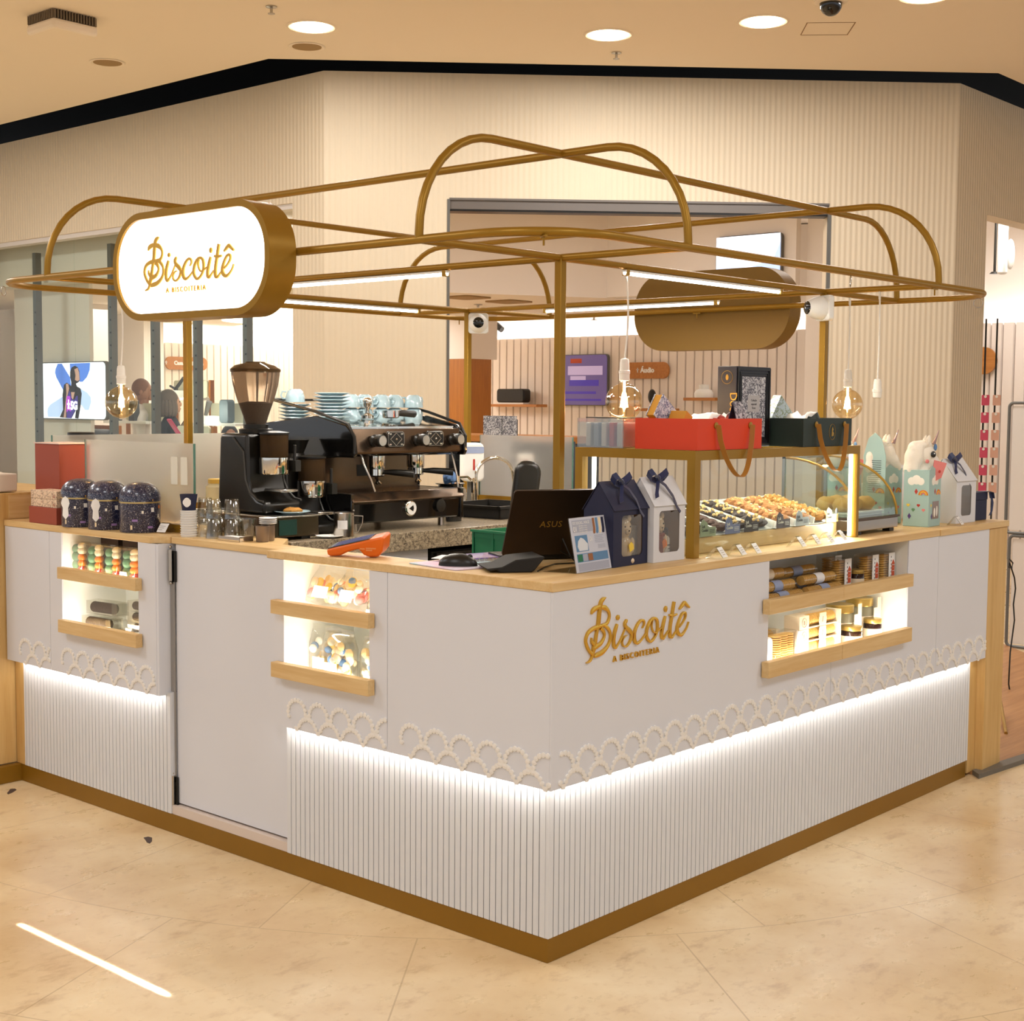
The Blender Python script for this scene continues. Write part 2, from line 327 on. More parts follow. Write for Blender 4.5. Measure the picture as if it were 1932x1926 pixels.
# ------------------------------------------------------------------ ceiling fixtures
def downlight(x, y, label):
    r = thing('ceiling_downlight', label, 'ceiling light', (x, y, ZC), 0, 'round downlights in the mall ceiling')
    MB().lathe([(.13, -.002), (.15, -.008), (.165, -.002)], 40, cap=False).build('trim_ring', 'ceiling_paint', r, True)
    MB().lathe([(.118, -.006), (.118, -.012)], 32).build('diffuser', 'lamp_face', r)
    light('AREA', 'lamp', (x, y, ZC-.02), 19, SOFTW, .22)
for (u, v), lb in (((588, 50), 'leftmost glowing round downlight, above the flat wall speaker'), ((1148, 65), 'round downlight above the middle shop doorway, beside a sprinkler'),
                   ((1440, 40), 'round downlight just left of the black dome camera'), ((1745, -8), 'round downlight cut off at the top edge, right of the dome camera')):
    p = at(u, v, z=ZC); downlight(p.x, p.y, lb)
for (u, v), lb in (((579, 88), 'flat round ceiling speaker just below the leftmost downlight'), ((203, 118), 'flat round ceiling speaker above the left dark slot')):
    p = at(u, v, z=ZC); r = thing('ceiling_speaker', lb, 'speaker', p, 0, 'flush round ceiling speakers')
    MB().lathe([(.10, -.002), (.118, -.008), (.125, -.002)], 32, cap=False).build('rim', 'ceiling_paint', r, True); MB().lathe([(.1, -.001), (.1, -.004)], 32).build('grille', mat('grille', 'a08258', .8), r)
for (u, v), lb in (((512, 12), 'small ceiling sprinkler left of the leftmost downlight'), ((1163, 99), 'small ceiling sprinkler right of the central downlight')):
    p = at(u, v, z=ZC); r = thing('sprinkler', lb, 'sprinkler', p, 0, 'ceiling sprinklers')
    MB().lathe([(.035, -.001), (.035, -.006), (.012, -.01)], 20).build('escutcheon', 'steel', r); MB().lathe([(.009, -.008), (.009, -.04), (.022, -.042), (.022, -.046)], 12).build('nozzle', 'steel', r)
p = at(117, 32, z=ZC); r = thing('ceiling_vent', 'boxy white ventilation cap with dark louvres at top left', 'vent', p)
MB().box(-.16, .16, -.16, .16, -.12, -.055).build('cover', 'ceiling_paint', r, bevel=.02)
lv = MB(); lv.box(-.14, .14, -.14, .14, -.06, -.002)
for k in range(15):
    x = -.14+k*.02
    for s in (-1, 1): lv.k = 1; lv.box(x-.004, x+.004, s*.145-.012, s*.145+.012, -.056, -.004); lv.box(s*.145-.012, s*.145+.012, x-.004, x+.004, -.056, -.004)
lv.build('louvre', ['black_matt', mat('louvre_grey', '7a6a55', .6)], r)
p = at(1568, 0, z=ZC); r = thing('dome_camera', 'black glass dome security camera in the mall ceiling', 'security camera', p)
MB().lathe([(.1, -.001), (.1, -.012), (.08, -.02)], 32).build('base_ring', 'ceiling_paint', r, True)
MB().ball((0, 0, -.02), (.068, .068, .075), 24, 14).build('dome', 'black_gloss', r, True)
q = at(1615, 42, z=ZC-.001); hx = MB(XF((q.x, q.y, ZC), R_(38)))
for a, b, c_, d in ((0, .3, 0, .006), (0, .006, 0, .3), (.3, .306, 0, .3), (0, .3, .3, .306)): hx.box(a, b, c_, d, -.002, -.0002)
struct(hx.build('trim_3', mat('hatch_line', '8d6d4a', .8)))
# ------------------------------------------------------------------ kiosk body
ZU = 1.035; ZTOP = 1.06; ZS = .496; RS = .033; RB = .036
MF = Matrix(((0, 1, 0, 0), (1, 0, 0, 0), (0, 0, 1, 0), (0, 0, 0, 1)))      # (along, depth, z) on the front-left face
MR = Matrix.Identity(4)                                                     # ... on the right face
def frame_panel(mb, s0, s1, z0, z1, hole=None, d0=0, d1=.006):
    if not hole: mb.box(s0, s1, d0, d1, z0, z1); return
    a, b, c, d = hole
    mb.box(s0, a, d0, d1, z0, z1) if a > s0+.001 else None
    mb.box(b, s1, d0, d1, z0, z1) if b < s1-.001 else None
    mb.box(a, b, d0, d1, z0, c)
    if d < z1-.001: mb.box(a, b, d0, d1, d, z1)
PX = .1035
def lace(T, s0, s1, phase=0.0):
    mb = MB(T); th = .004
    def arch(cx, zb, h, wd, clip0, clip1, lo):
        n = 12; pts = []
        for i in range(n):
            a = R_(-22+224*i/(n-1)); x = cx+wd*math.cos(a); z = zb+h*math.sin(a)
            pts.append((x, z))
        for j, (x, z) in enumerate(pts):
            if x < clip0 or x > clip1 or z < lo: continue
            m = 9; r = .0076
            mb.add([(x, -th-.001, z)]+[(x+r*math.cos(2*math.pi*k/m), -th, z+r*math.sin(2*math.pi*k/m)) for k in range(m)]+[(x+r*1.08*math.cos(2*math.pi*k/m), 0, z+r*1.08*math.sin(2*math.pi*k/m)) for k in range(m)],
                   [(0, 1+k, 1+(k+1) % m) for k in range(m)]+[(1+k, 1+m+k, 1+m+(k+1) % m, 1+(k+1) % m) for k in range(m)])
    k = math.floor((s0-.153)/PX)-1
    while .153+k*PX < s1+.06:
        cx = .153+k*PX+phase; arch(cx, .552, .040, .0425, s0+.006, s1-.006, ZS+.004); arch(cx-PX/2, .500, .0375, .0425, s0+.006, s1-.006, ZS+.006)
        for jx, jz in ((cx-PX/2, .549), (cx, .503)):      # the little joints where arches meet
            if s0+.012 < jx < s1-.012: mb.prism([(jx-.012, jz+.004), (jx-.005, jz-.010), (jx+.005, jz-.010), (jx+.012, jz+.004)], -th, 0, 'y')
        k += 1
    return mb
def slat_base(T, s0, s1, parent, ztop=.505):
    mb = MB(T); mb.k = 1; mb.box(s0+.002, s1-.002, RS+.006, RS+.02, .074, ztop-.004); mb.k = 0; s = s0
    while s < s1-.004:
        e = min(s+.0195, s1); mb.box(s, e, RS, RS+.012, .070, ztop); s += .023
    return mb.build('slatted_base', ['slat_white', 'groove'], parent)
def niche(T, a, b, parent, dark=False, dd=.30):
    mb = MB(T); mb.box(a-.012, a, .0062, dd, .66, ZU); mb.box(b, b+.012, .0062, dd, .66, ZU); mb.box(a, b, dd, dd+.012, .66, ZU)
    mb.build('niche_lining', 'niche_white', parent)
    for z in (.672, .878): MB(T).box(a, b, .004, dd, z-.014, z).build('shelf', 'niche_white', parent)
    for z0, z1 in ((.66, .708), (.864, .908)):
        lipm = MB(T); lipm.box(a-.028, b+.028 if b < 2.0 else b-.02, -.032, -.004, z0, z1); lipm.build('shelf_lip', 'oak_y' if T is MF else 'oak_x', parent, bevel=.0015)
def niche_light(T, a, b, z, power):
    c = T @ Vector(((a+b)/2, .010, z)); d = T @ Vector(((a+b)/2, .16, z+.2))
    MB(T).box(a+.01, b-.01, .002, .010, z-.006, z-.001).build('led_strip', 'led', CUR)
    light('AREA', 'niche_led', c, power, COOL, b-a-.03, .012, rot=None)
    o = COL.objects[-1]
    xa = (T.to_3x3() @ Vector((1, 0, 0))).normalized(); zn = (c-d).normalized(); ya = zn.cross(xa).normalized()
    o.rotation_euler = Matrix((xa, ya, zn)).transposed().to_euler()
def soffit_led(T, a, b, power):
    c = T @ Vector(((a+b)/2, .0125, .4985)); xa = (T.to_3x3() @ Vector((1, 0, 0))).normalized()
    zn = (T.to_3x3() @ Vector((0, -.30, 1))).normalized(); ya = zn.cross(xa)
    light('AREA', 'soffit_led', c, power, (1, .97, .92), b-a, .010); COL.objects[-1].rotation_euler = Matrix((xa, ya, zn)).transposed().to_euler()
# front-left cabinet
CUR = r = thing('counter_cabinet', 'white cabinet with lit sweets niche left of the corner, slatted below', 'cabinet', (0, 0, 0), 0, 'white kiosk cabinets')
m = MB(MF); frame_panel(m, .0065, .637, ZS, ZU); m.build('front_panel', 'panel_white', r)
m = MB(MF); frame_panel(m, .639, 1.198, ZS, ZU, (.717, 1.118, .66, ZU)); m.build('front_panel', 'panel_white', r)
MB(MF).box(1.184, 1.198, .0062, .056, ZS, ZU).build('side_panel', 'panel_white', r)
lace(MF, .0, .637, -.135).build('lace_trim', 'lace', r); lace(MF, .639, 1.198, -.135).build('lace_trim', 'lace', r)
slat_base(MF, .0455, 1.146, r); niche(MF, .717, 1.118, r); niche_light(MF, .717, 1.118, .678, .55); niche_light(MF, .717, 1.118, .884, .42)
MB(MF).box(.03, 1.14, .0075, .0185, .500, .506).build('led_strip', 'led_soft', r); soffit_led(MF, .04, 1.145, .6)
MB(MF).box(.32, 1.18, .315, .33, .08, ZU-.01).build('back_panel', 'panel_white', r)
# right-hand cabinet
CUR = r = thing('counter_cabinet', 'long white cabinet right of the corner with gold lettering and a biscuit niche', 'cabinet', (0, 0, 0), 0, 'white kiosk cabinets')
m = MB(MR); frame_panel(m, .0, 1.509, ZS, ZU, (1.091, 1.509, .66, ZU)); m.build('front_panel', 'panel_white', r)
m = MB(MR); frame_panel(m, 1.511, 2.338, ZS, ZU, (1.511, 2.085, .66, ZU)); m.build('front_panel', 'panel_white', r)
m = MB(MR); frame_panel(m, 2.340, 2.814, ZS, ZU); m.build('front_panel', 'panel_white', r)
for a, b in ((.0, 1.509), (1.511, 2.338), (2.340, 2.814)): lace(MR, a+.03 if a == 0 else a, b).build('lace_trim', 'lace', r)
slat_base(MR, .034, 2.742, r)
mb = MB(MR); mb.box(1.079, 1.091, .0062, .30, .66, ZU).box(2.085, 2.097, .0062, .30, .66, ZU).box(1.091, 2.085, .30, .312, .66, ZU); mb.build('niche_lining', 'niche_white', r)
for z in (.672, .878): MB(MR).box(1.091, 2.085, .004, .30, z-.014, z).build('shelf', 'niche_white', r)
for z0, z1 in ((.66, .712), (.867, .914)):
    for a, b in ((1.049, 1.531), (1.533, 2.064)): MB(MR).box(a, b, -.032, -.004, z0, z1).build('shelf_lip', 'oak_x', r, bevel=.0015)
niche_light(MR, 1.10, 2.08, .678, 1.15)
MB(MR).box(.03, 2.735, .0075, .0185, .500, .506).build('led_strip', 'led_soft', r); soffit_led(MR, .04, 2.735, 1.35)
# gold wordmark on the panel
LOGO = [[(.086,.186,.0021),(.077,.183,.0094),(.067,.176,.0125),(.062,.163,.013),(.059,.146,.0129),(.057,.129,.0129),(.055,.116,.0125),(.05,.1,.0104),(.045,.08,.0104),(.041,.064,.0125),(.036,.049,.0146),(.032,.036,.0094),(.027,.025,.0073),(.019,.016,.0058),(.003,.012,.0017)],
[(.061,.164,.0084),(.042,.16,.0125),(.029,.154,.0114),(.023,.145,.0017)],[(.066,.16,.0084),(.08,.158,.0147),(.096,.149,.0095),(.104,.136,.0067),(.102,.123,.0074),(.092,.112,.0084),(.07,.109,.0084)],
[(.07,.109,.0063),(.051,.107,.0115),(.03,.104,.0104),(.011,.096,.0093),(.002,.084,.0083),(0,.071,.0079),(.007,.056,.0083),(.017,.043,.0083),(.03,.033,.0104)],
[(.078,.109,.0063),(.095,.1,.0095),(.107,.087,.0074),(.11,.073,.007),(.106,.058,.0074),(.093,.044,.0095),(.072,.033,.0126),(.05,.029,.0125),(.037,.026,.0073)],
[(.065,.103,.0126),(.077,.093,.0094),(.083,.081,.0063),(.078,.07,.0073),(.066,.059,.0105),(.049,.054,.0125),(.036,.049,.0104)],[(.025,.08,.0008),(.026,.069,.0075),(.036,.059,.0104)],
[(.146,.13,.003),(.143,.123,.0127),(.142,.116,.0025)],[(.14,.105,.0064),(.135,.095,.0095),(.128,.079,.0102),(.125,.062,.0102),(.126,.047,.0106),(.133,.038,.0064),(.143,.045,.0043),(.154,.055,.0032),(.166,.071,.0026),(.177,.087,.0021)],
[(.181,.103,.003),(.184,.112,.0053),(.176,.103,.0085),(.181,.092,.0107),(.199,.079,.0129),(.208,.068,.009),(.205,.054,.0075),(.194,.042,.0054),(.18,.036,.0043),(.167,.042,.0043),(.165,.054,.0032),(.175,.065,.0026),(.187,.068,.0017)],
[(.259,.08,.0017),(.268,.091,.0043),(.264,.102,.0061),(.251,.103,.0061),(.236,.093,.0076),(.224,.076,.0091),(.221,.06,.0103),(.224,.047,.0108),(.235,.039,.0076),(.251,.044,.0043),(.266,.054,.0033),(.277,.063,.0026)],
[(.311,.105,.0033),(.297,.096,.0076),(.285,.08,.0092),(.28,.063,.0087),(.283,.049,.0087),(.298,.036,.0066),(.316,.043,.0055),(.33,.059,.0066),(.334,.078,.0084),(.33,.096,.0084),(.316,.104,.0055),(.307,.095,.0039),(.305,.078,.0039),(.316,.061,.0033),(.33,.061,.0031),(.348,.069,.0026),(.356,.072,.0018)],
[(.376,.132,.0027),(.373,.124,.0122),(.373,.115,.0027)],[(.372,.103,.0055),(.366,.089,.0088),(.359,.07,.0099),(.355,.054,.0099),(.356,.043,.0106),(.363,.037,.0055),(.375,.047,.0033),(.388,.058,.0022)],
[(.416,.141,.0089),(.411,.123,.0094),(.407,.106,.0094),(.402,.088,.0094),(.398,.071,.0093),(.396,.053,.0107),(.398,.04,.0107),(.407,.036,.0056),(.419,.045,.0034),(.431,.055,.0022)],[(.392,.104,.0056),(.411,.101,.0062),(.43,.103,.0049)],
[(.443,.062,.0034),(.462,.075,.0034),(.475,.09,.005),(.473,.103,.0061),(.459,.101,.0061),(.447,.089,.0063),(.438,.074,.0078),(.433,.058,.0101),(.438,.045,.0112),(.453,.037,.0085),(.47,.045,.0041),(.484,.058,.0027),(.492,.073,.0014)],
[(.443,.116,.0036),(.457,.126,.0085),(.469,.135,.0068)],[(.468,.135,.0081),(.479,.126,.0086),(.494,.116,.005)]]
def spline(P, k=4):
    out = []
    for i in range(len(P)-1):
        p0, p1, p2, p3 = P[max(i-1, 0)], P[i], P[i+1], P[min(i+2, len(P)-1)]
        for j in range(k):
            t = j/k; out.append(tuple(.5*(2*b+(c-a)*t+(2*a-5*b+4*c-d)*t*t+(3*b-a-3*c+d)*t**3) for a, b, c, d in zip(p0, p1, p2, p3)))
    return out+[tuple(P[-1])]
def wordmark(T, th=.006, k=4, bold=0, tag_line=True):          # local xz plane, facing -y; width .494, height .19
    mb = MB(T)
    for i, S in enumerate(LOGO):
        P = spline(S, k); m_ = len(P); y1 = -th-i*.00008; vs = []
        for j, (x, z, w_) in enumerate(P):
            dx = P[min(j+1, m_-1)][0]-P[max(j-1, 0)][0]; dz = P[min(j+1, m_-1)][1]-P[max(j-1, 0)][1]; l = math.hypot(dx, dz) or 1
            h = max(w_, .0012)/2+bold; nx, nz = -dz/l*h, dx/l*h
            vs += [(x+nx, y1, z+nz), (x, y1-min(.0007, max(w_, .0012)*.08), z), (x-nx, y1, z-nz), (x-nx, 0, z-nz), (x+nx, 0, z+nz)]
        mb.add(vs, [(5*j+a, 5*j+(a+1) % 5, 5*(j+1)+(a+1) % 5, 5*(j+1)+a) for j in range(m_-1) for a in range(5)]+[(0, 1, 2, 3, 4), (5*m_-1, 5*m_-2, 5*m_-3, 5*m_-4, 5*m_-5)])
    if tag_line: text_polys('A BISCOITERIA', .0240, th, 'LEFT', 1.42, XF((.124, -th/2, -.001)), mb, 0)
    return mb
wordmark(XF((.139, 0, .815))).build('gold_lettering', 'logo_gold', r)
# left cabinet beyond the flap door
CUR = r = thing('counter_cabinet', 'white cabinet left of the flap door with a two-shelf niche', 'cabinet', (0, 0, 0), 0, 'white kiosk cabinets')
m = MB(MF); frame_panel(m, 1.822, 2.523, ZS, ZU, (1.928, 2.437, .66, ZU)); m.build('front_panel', 'panel_white', r)
m = MB(MF); frame_panel(m, 2.525, 2.855, ZS, ZU); m.build('front_panel', 'panel_white', r)
MB(MF).box(1.808, 1.822, .002, .30, ZS, ZU).box(1.79, 1.806, RS+.013, .30, .07, ZS+.01).build('side_panel', 'panel_white', r)
lace(MF, 1.822, 2.523, -.135).build('lace_trim', 'lace', r); lace(MF, 2.525, 2.855, -.135).build('lace_trim', 'lace', r)
slat_base(MF, 1.79, 2.79, r); niche(MF, 1.928, 2.437, r, dd=.28); niche_light(MF, 1.93, 2.43, .678, .5); niche_light(MF, 1.93, 2.43, .884, .36)
MB(MF).box(1.83, 2.79, .0075, .0185, .500, .506).build('led_strip', 'led_soft', r); soffit_led(MF, 1.83, 2.79, .55)
MB(MF).box(2.792, 2.856, RS+.002, .3, .07, .5).build('end_block', 'oak_z', r)
# flap door
r = thing('flap_door', 'plain white waist-high swing door between the two left cabinets', 'door', (0, 0, 0))
MB(MF).box(1.148, 1.782, .058, .08, .106, ZU).build('leaf', 'panel_white', r, bevel=.0015)
MB(MF).box(1.206, 1.778, .081, .0835, .104, .112).build('edge_strip', 'orange_wood', r)
for z in (.15, .96):
    mb = MB().tube([(.044, 1.795, z-.055), (.044, 1.795, z+.055)], .0085, 12); mb.ball((.044, 1.795, z+.064), .006, 8, 6); mb.ball((.044, 1.795, z-.064), .006, 8, 6)
    mb.k = 1; mb.box(.05, .056, 1.775, 1.796, z-.06, z+.05); mb.build('hinge', ['steel', 'black'], r, True)
MB(MF).box(1.786, 1.806, .05, .056, .18, 1.0).build('jamb_seal', 'steel', r)
# plinth
kp = [(RB, RB), (2.732, RB), (2.732, .30), (2.70, .30), (2.70, .066), (.066, .066), (.066, 2.855), (-.16, 2.855), (-.16, 2.825), (RB, 2.825)]
kick = MB().prism(kp, .001, .068).build('kick_plinth', 'brass_kick'); tag(kick, 'dull gold kick plinth running round the foot of the kiosk', 'plinth')
th = MB(MF).box(1.15, 1.79, .038, .10, .0685, .100).build('threshold', mat('threshold_paint', 'd9c9bd', .5)); tag(th, 'pale raised threshold ledge under the flap door', 'threshold')
# oak end posts
r = MB().box(2.817, 3.0, 0, .61, .012, ZU-.001).box(2.746, 2.816, RS+.002, .4, .012, ZS-.002).build('oak_column', 'oak_z', bevel=.002); tag(r, 'tall pale oak column closing the right end of the counter', 'column')
r = thing('end_cabinet', 'oak clad cabinet at the far left edge, taller than the worktop', 'cabinet')
MB().box(-.19, .42, 2.862, 3.5, .07, 1.165).build('body', 'oak_z', r, bevel=.002); MB().box(.02, .5, 2.856, 2.8615, 1.062, 1.155).build('side_board', 'oak_x', r)
# worktops
def slab(name, poly, z0, z1, m, label, cat, group=None, bevel=.002): o = MB().prism(poly, z0, z1).build(name, m, bevel=bevel); return tag(o, label, cat, group)
slab('worktop', [(-.003, -.003), (2.34, -.003), (2.34, .60), (.60, .60), (.60, .44), (.553, .44), (.553, .62), (.15, .62), (.15, 1.2), (-.003, 1.2)], ZU+.0005, ZTOP, 'oak_x', 'long L shaped oak worktop wrapping the front corner of the kiosk', 'worktop', 'oak worktops')
slab('worktop', [(2.343, -.006), (3.003, -.006), (3.003, .62), (2.343, .62)], ZU+.0005, ZTOP+.001, 'oak_x', 'short oak worktop at the right end under the unicorn boxes', 'worktop', 'oak worktops')
slab('worktop', [(.052, 1.203), (.16, 1.203), (.16, 1.32), (.30, 1.46), (.30, 1.80), (.052, 1.80)], ZU+.0005, ZTOP-.001, 'oak_y', 'oak worktop over the flap door with glasses and cups at its back', 'worktop', 'oak worktops')
slab('worktop', [(-.003, 1.85), (.05, 1.803), (.42, 1.803), (.42, 2.858), (-.003, 2.858)], ZU+.0005, ZTOP, 'oak_y', 'oak worktop at the left under the blue domed tins', 'worktop', 'oak worktops')
t = NT('granite'); v = t.coord(); n = t.noise(v, 90, 4, .7); n2 = t.noise(v, 240, 2)
t.link(t.ramp(t.math('ADD', t.math('MULTIPLY', n, .6), t.math('MULTIPLY', n2, .4)), [(.38, lin('4a4036')), (.5, lin('94866f')), (.6, lin('b5a68c'))]), t.b.inputs['Base Color']); t.b.inputs['Roughness'].default_value = .3; M['granite'] = t.m
slab('granite_counter', [(.312, 1.46), (2.19, 1.46), (2.19, 2.40), (.61, 2.40), (.61, 2.34), (.43, 2.34), (.43, 1.81), (.312, 1.81)], .975, 1.045, 'granite', 'speckled brown granite counter carrying the espresso machine', 'counter')
o = MB().box(.45, 2.19, 2.35, 2.40, 1.046, 1.10).build('granite_upstand', 'granite'); tag(o, 'low granite upstand behind the tap and sink', 'upstand')
o = thing('under_counter_fridge', 'black under-counter appliance below the granite counter', 'appliance'); MB().box(1.05, 1.95, 1.50, 2.3, .02, .955).build('body', 'black_matt', o)
MB().box(1.06, 1.94, 1.48, 1.499, .05, .95).build('front_panel', 'black', o)
o = MB().box(.34, 1.03, 1.5, 2.3, .02, .974).build('base_cabinet', 'panel_white'); tag(o, 'pale base cabinet under the granite counter', 'cabinet')
# far counters of the kiosk
o = MB().box(.62, 2.19, 2.45, 2.86, .02, ZU).build('back_cabinet', 'panel_white'); tag(o, 'white back cabinet along the far side of the kiosk', 'cabinet')
o = MB().box(.62, 2.19, 2.405, 2.88, ZU+.001, ZTOP).build('back_worktop', 'oak_x'); tag(o, 'oak worktop along the far side of the kiosk', 'worktop')
# ------------------------------------------------------------------ frosted screens
def screen(label, a, b, z0, z1, n=(0, 1), mt='frosted_glass', chan=True):
    r = thing('glass_screen', label, 'glass screen', (a[0], a[1], 0), math.atan2(b[1]-a[1], b[0]-a[0]), 'frosted glass screens of the kiosk'); L = math.dist(a, b)
    MB().box(0, L, -.004, .004, z0, z1).build('pane', mt, r); MB().box(-.0025, -.0005, -.0045, .0045, z0, z1).box(L+.0005, L+.0025, -.0045, .0045, z0, z1).build('polished_edge', 'glass_edge', r)
    if chan: MB().box(0, L, -.012, .012, z0-.012, z0-.0005).box(0, L, -.012, -.006, z0, z0+.016).box(0, L, .006, .012, z0, z0+.016).build('brass_channel', 'brass', r)
    return r
s1 = screen('frosted glass screen on the left worktop behind the blue domed tins', (.163, 1.815), (.163, 2.52), ZTOP+.013, 1.385)
MB().box(.035, .075, .0045, .0052, 1.235, 1.335).build('sticker', mat('sticker_cream', 'e6e2d2', .6), s1); MB().box(.095, .135, .0045, .0052, 1.235, 1.335).build('sticker', 'sticker_cream', s1)
for c in s1.children:
    if c.name.startswith('sticker'): c.location = (0, -.0, 0)
screen('frosted glass screen along the back, behind the grinder', (.20, 2.83), (2.20, 2.83), ZTOP+.013, 1.395)
screen('frosted glass screen at the back right, behind the soap dispenser', (2.225, 2.33), (2.225, 1.75), 1.075, 1.385)
# ------------------------------------------------------------------ brass tube canopy
px0, py0, px1, py1, z1, z2 = .577, .464, 2.232, 2.428, 1.993, 2.313
rx0, rx1, ry0, ry1 = -.045, 2.854, -.017, 2.908; TR = .0125
r = thing('canopy_frame', 'gold tube canopy of a rounded ring, crossing bars and arches on four posts', 'canopy frame')
mb = MB(); mb.tube([(x, y, z1) for x, y in rrect(rx0, rx1, ry0, ry1, .27, 12)], TR, 12, True); mb.build('ring', 'brass', r, True, angle=50)
for x in (px0, px1): MB().cyl((x, ry0, z1), (x, ry1, z1), TR*.93, 12).build('cross_bar', 'brass', r, True, angle=50)
for y in (py0, py1): MB().cyl((rx0, y, z1), (rx1, y, z1), TR*.93, 12).build('cross_bar', 'brass', r, True, angle=50)
def archp(a0, a1, rad=.30):
    h = z2-z1; out = []; n = 10; rad = min(rad, h)
    for i in range(n+1): t = math.pi/2*i/n; out.append((a0+rad*(1-math.cos(t)), z1+h-rad+rad*math.sin(t)))
    left = [(a0, z1)]+out; right = [(a0+a1-a, z) for a, z in reversed(left)]; return left+right
for y in (py0, py1): MB().tube([(x, y, z) for x, z in archp(rx0, rx1)], TR, 12).build('arch_bar', 'brass', r, True, angle=50)
for x in (px0, px1): MB().tube([(x, y, z) for y, z in archp(ry0, ry1)], TR, 12).build('arch_bar', 'brass', r, True, angle=50)
for x in (px0, px1):
    for y in (py0, py1):
        MB().box(x-.0135, x+.0135, y-.0135, y+.0135, (.975 if False else .003) if (x, y) != (px1, py1) else ZTOP+.001, z1-.002).build('post', 'brass', r, bevel=.002)
for i, (x, y, a) in enumerate(((.0, 2.83, 0), (.02, .06, 1), (1.55, ry0, 0), (2.77, .06, 1.2), (2.6, 2.84, 0), (rx1, 1.5, 1.5), (2.2, ry0, 0))):   # small wire loops under the ring
    lb = ['wire loop under the far left bend of the canopy ring', 'small T-shaped clip under the near corner of the canopy ring', 'wire loop under the right front run of the canopy ring', 'wire loop under the far right bend of the canopy ring',
          'small clip under the rear corner of the canopy ring', 'small clip under the rear right run of the ring, in front of the oval board', 'tiny clip on the right front run of the ring near the white camera'][i]
    if i in (1, 4, 5, 6):
        o = MB(XF((x, y, z1-TR), a)).box(-.022, .022, -.004, .004, -.004, .0005).cyl((0, 0, -.003), (0, 0, -.026), .003, 8).build('ring_clip', 'brass', None, True); tag(o, lb, 'clip', 'clips and loops under the canopy ring')
    else:
        o = MB(XF((x, y, z1-TR-.018), a+.6)).tube([(.019*math.cos(k*math.pi/8), 0, .019*math.sin(k*math.pi/8)) for k in range(16)], .0016, 6, True).build('ring_hook', 'steel', None, True); tag(o, lb, 'hook', 'clips and loops under the canopy ring')
# LED battens
def batten(a, b, label):
    r = thing('led_batten', label, 'strip light', a, math.atan2(b[1]-a[1], b[0]-a[0]), 'LED battens under the canopy bars'); L = math.dist(a, b)
    MB().box(0, L, -.009, .009, -.001, .006).build('housing', 'white', r)
    MB().tube([(.004, 0, -.004), (L-.004, 0, -.004)], .0075, 10).build('tube', 'led', r, True)
    for x in (.012, L-.012): MB().box(x-.008, x+.008, -.010, .010, -.0125, .008).build('end_clip', 'gold_print', r)
    c = ((a[0]+b[0])/2, (a[1]+b[1])/2, a[2]-.016); light('AREA', 'batten_light', c, 7.5, NEUT, L-.03, .014, rot=(0, 0, math.atan2(b[1]-a[1], b[0]-a[0])))
zb = z1-.0185
batten((px0, 1.90, zb), (px0, .955, zb), 'bright LED batten under the left front bar, running behind the lit sign')
batten((.905, py0, zb), (1.90, py0, zb), 'bright LED batten under the right front bar, right of the front post')
batten((.93, py1, zb), (1.90, py1, zb), 'LED batten under the far left bar, ending left of the white rear camera')
batten((px1, 1.94, zb), (px1, .965, zb), 'LED batten under the rear right bar, passing in front of the oval board')
# lit oval sign: local x = along, z = up, face towards -y
def oval_box(w_, h_, d, face_m, name, label, loc, rz, lit, case='brass'):
    r = thing(name, label, 'sign', loc, rz); rr = h_*.46
    P = rrect(-w_/2, w_/2, -h_/2, h_/2, rr, 14); Q = rrect(-w_/2+.022, w_/2-.022, -h_/2+.022, h_/2-.022, rr-.022, 14); n = len(P)
    vs = [(x, 0, z) for x, z in P]+[(x, 0, z) for x, z in Q]+[(x, .012, z) for x, z in Q]+[(x, d, z) for x, z in P]; fs = []
    for i in range(n): j = (i+1) % n; fs += [(i, j, n+j, n+i), (n+i, n+j, 2*n+j, 2*n+i), (i, 3*n+i, 3*n+j, j)]
    fs.append(tuple(3*n+i for i in range(n)))
    MB().add(vs, fs).build('casing', case, r, True, angle=30)
    MB().prism([(x*.998, z*.998) for x, z in Q], .008, .0115, 'y').build('light_face', face_m, r); return r
sg = oval_box(.83, .352, .104, 'sign_face', 'lit_sign', 'glowing white oval sign with gold wordmark on the left of the canopy', (-.165, 1.392, 1.976), R_(-90), True)
wordmark(XF((-.233, .004, -.09), s=.965), .004, 4, .0011).build('wordmark', 'sign_gold', sg)
mat('sign_back_paint', '7d5c14', .5, .2)
sb = oval_box(.885, .38, .10, 'sign_face', 'lit_sign', 'oval sign on the far right of the canopy seen from its plain gold back', (2.972, 1.445, 1.993), R_(90), True, 'sign_back_paint')
wordmark(XF((-.195, .004, -.095), s=.83), .004).build('wordmark', 'logo_gold', sb)
for y in (1.30, 1.68): MB(sb.matrix_basis.inverted()).box(2.852, 2.872, y-.012, y+.012, 1.985, 2.0).build('bracket', 'brass', sb)
for y in (1.35, 1.75): MB(sg.matrix_basis.inverted()).box(rx0-.001+TR*0+.0, rx0+.0885, y-.01, y+.01, 1.985, 2.0).build('bracket', 'brass', sg)
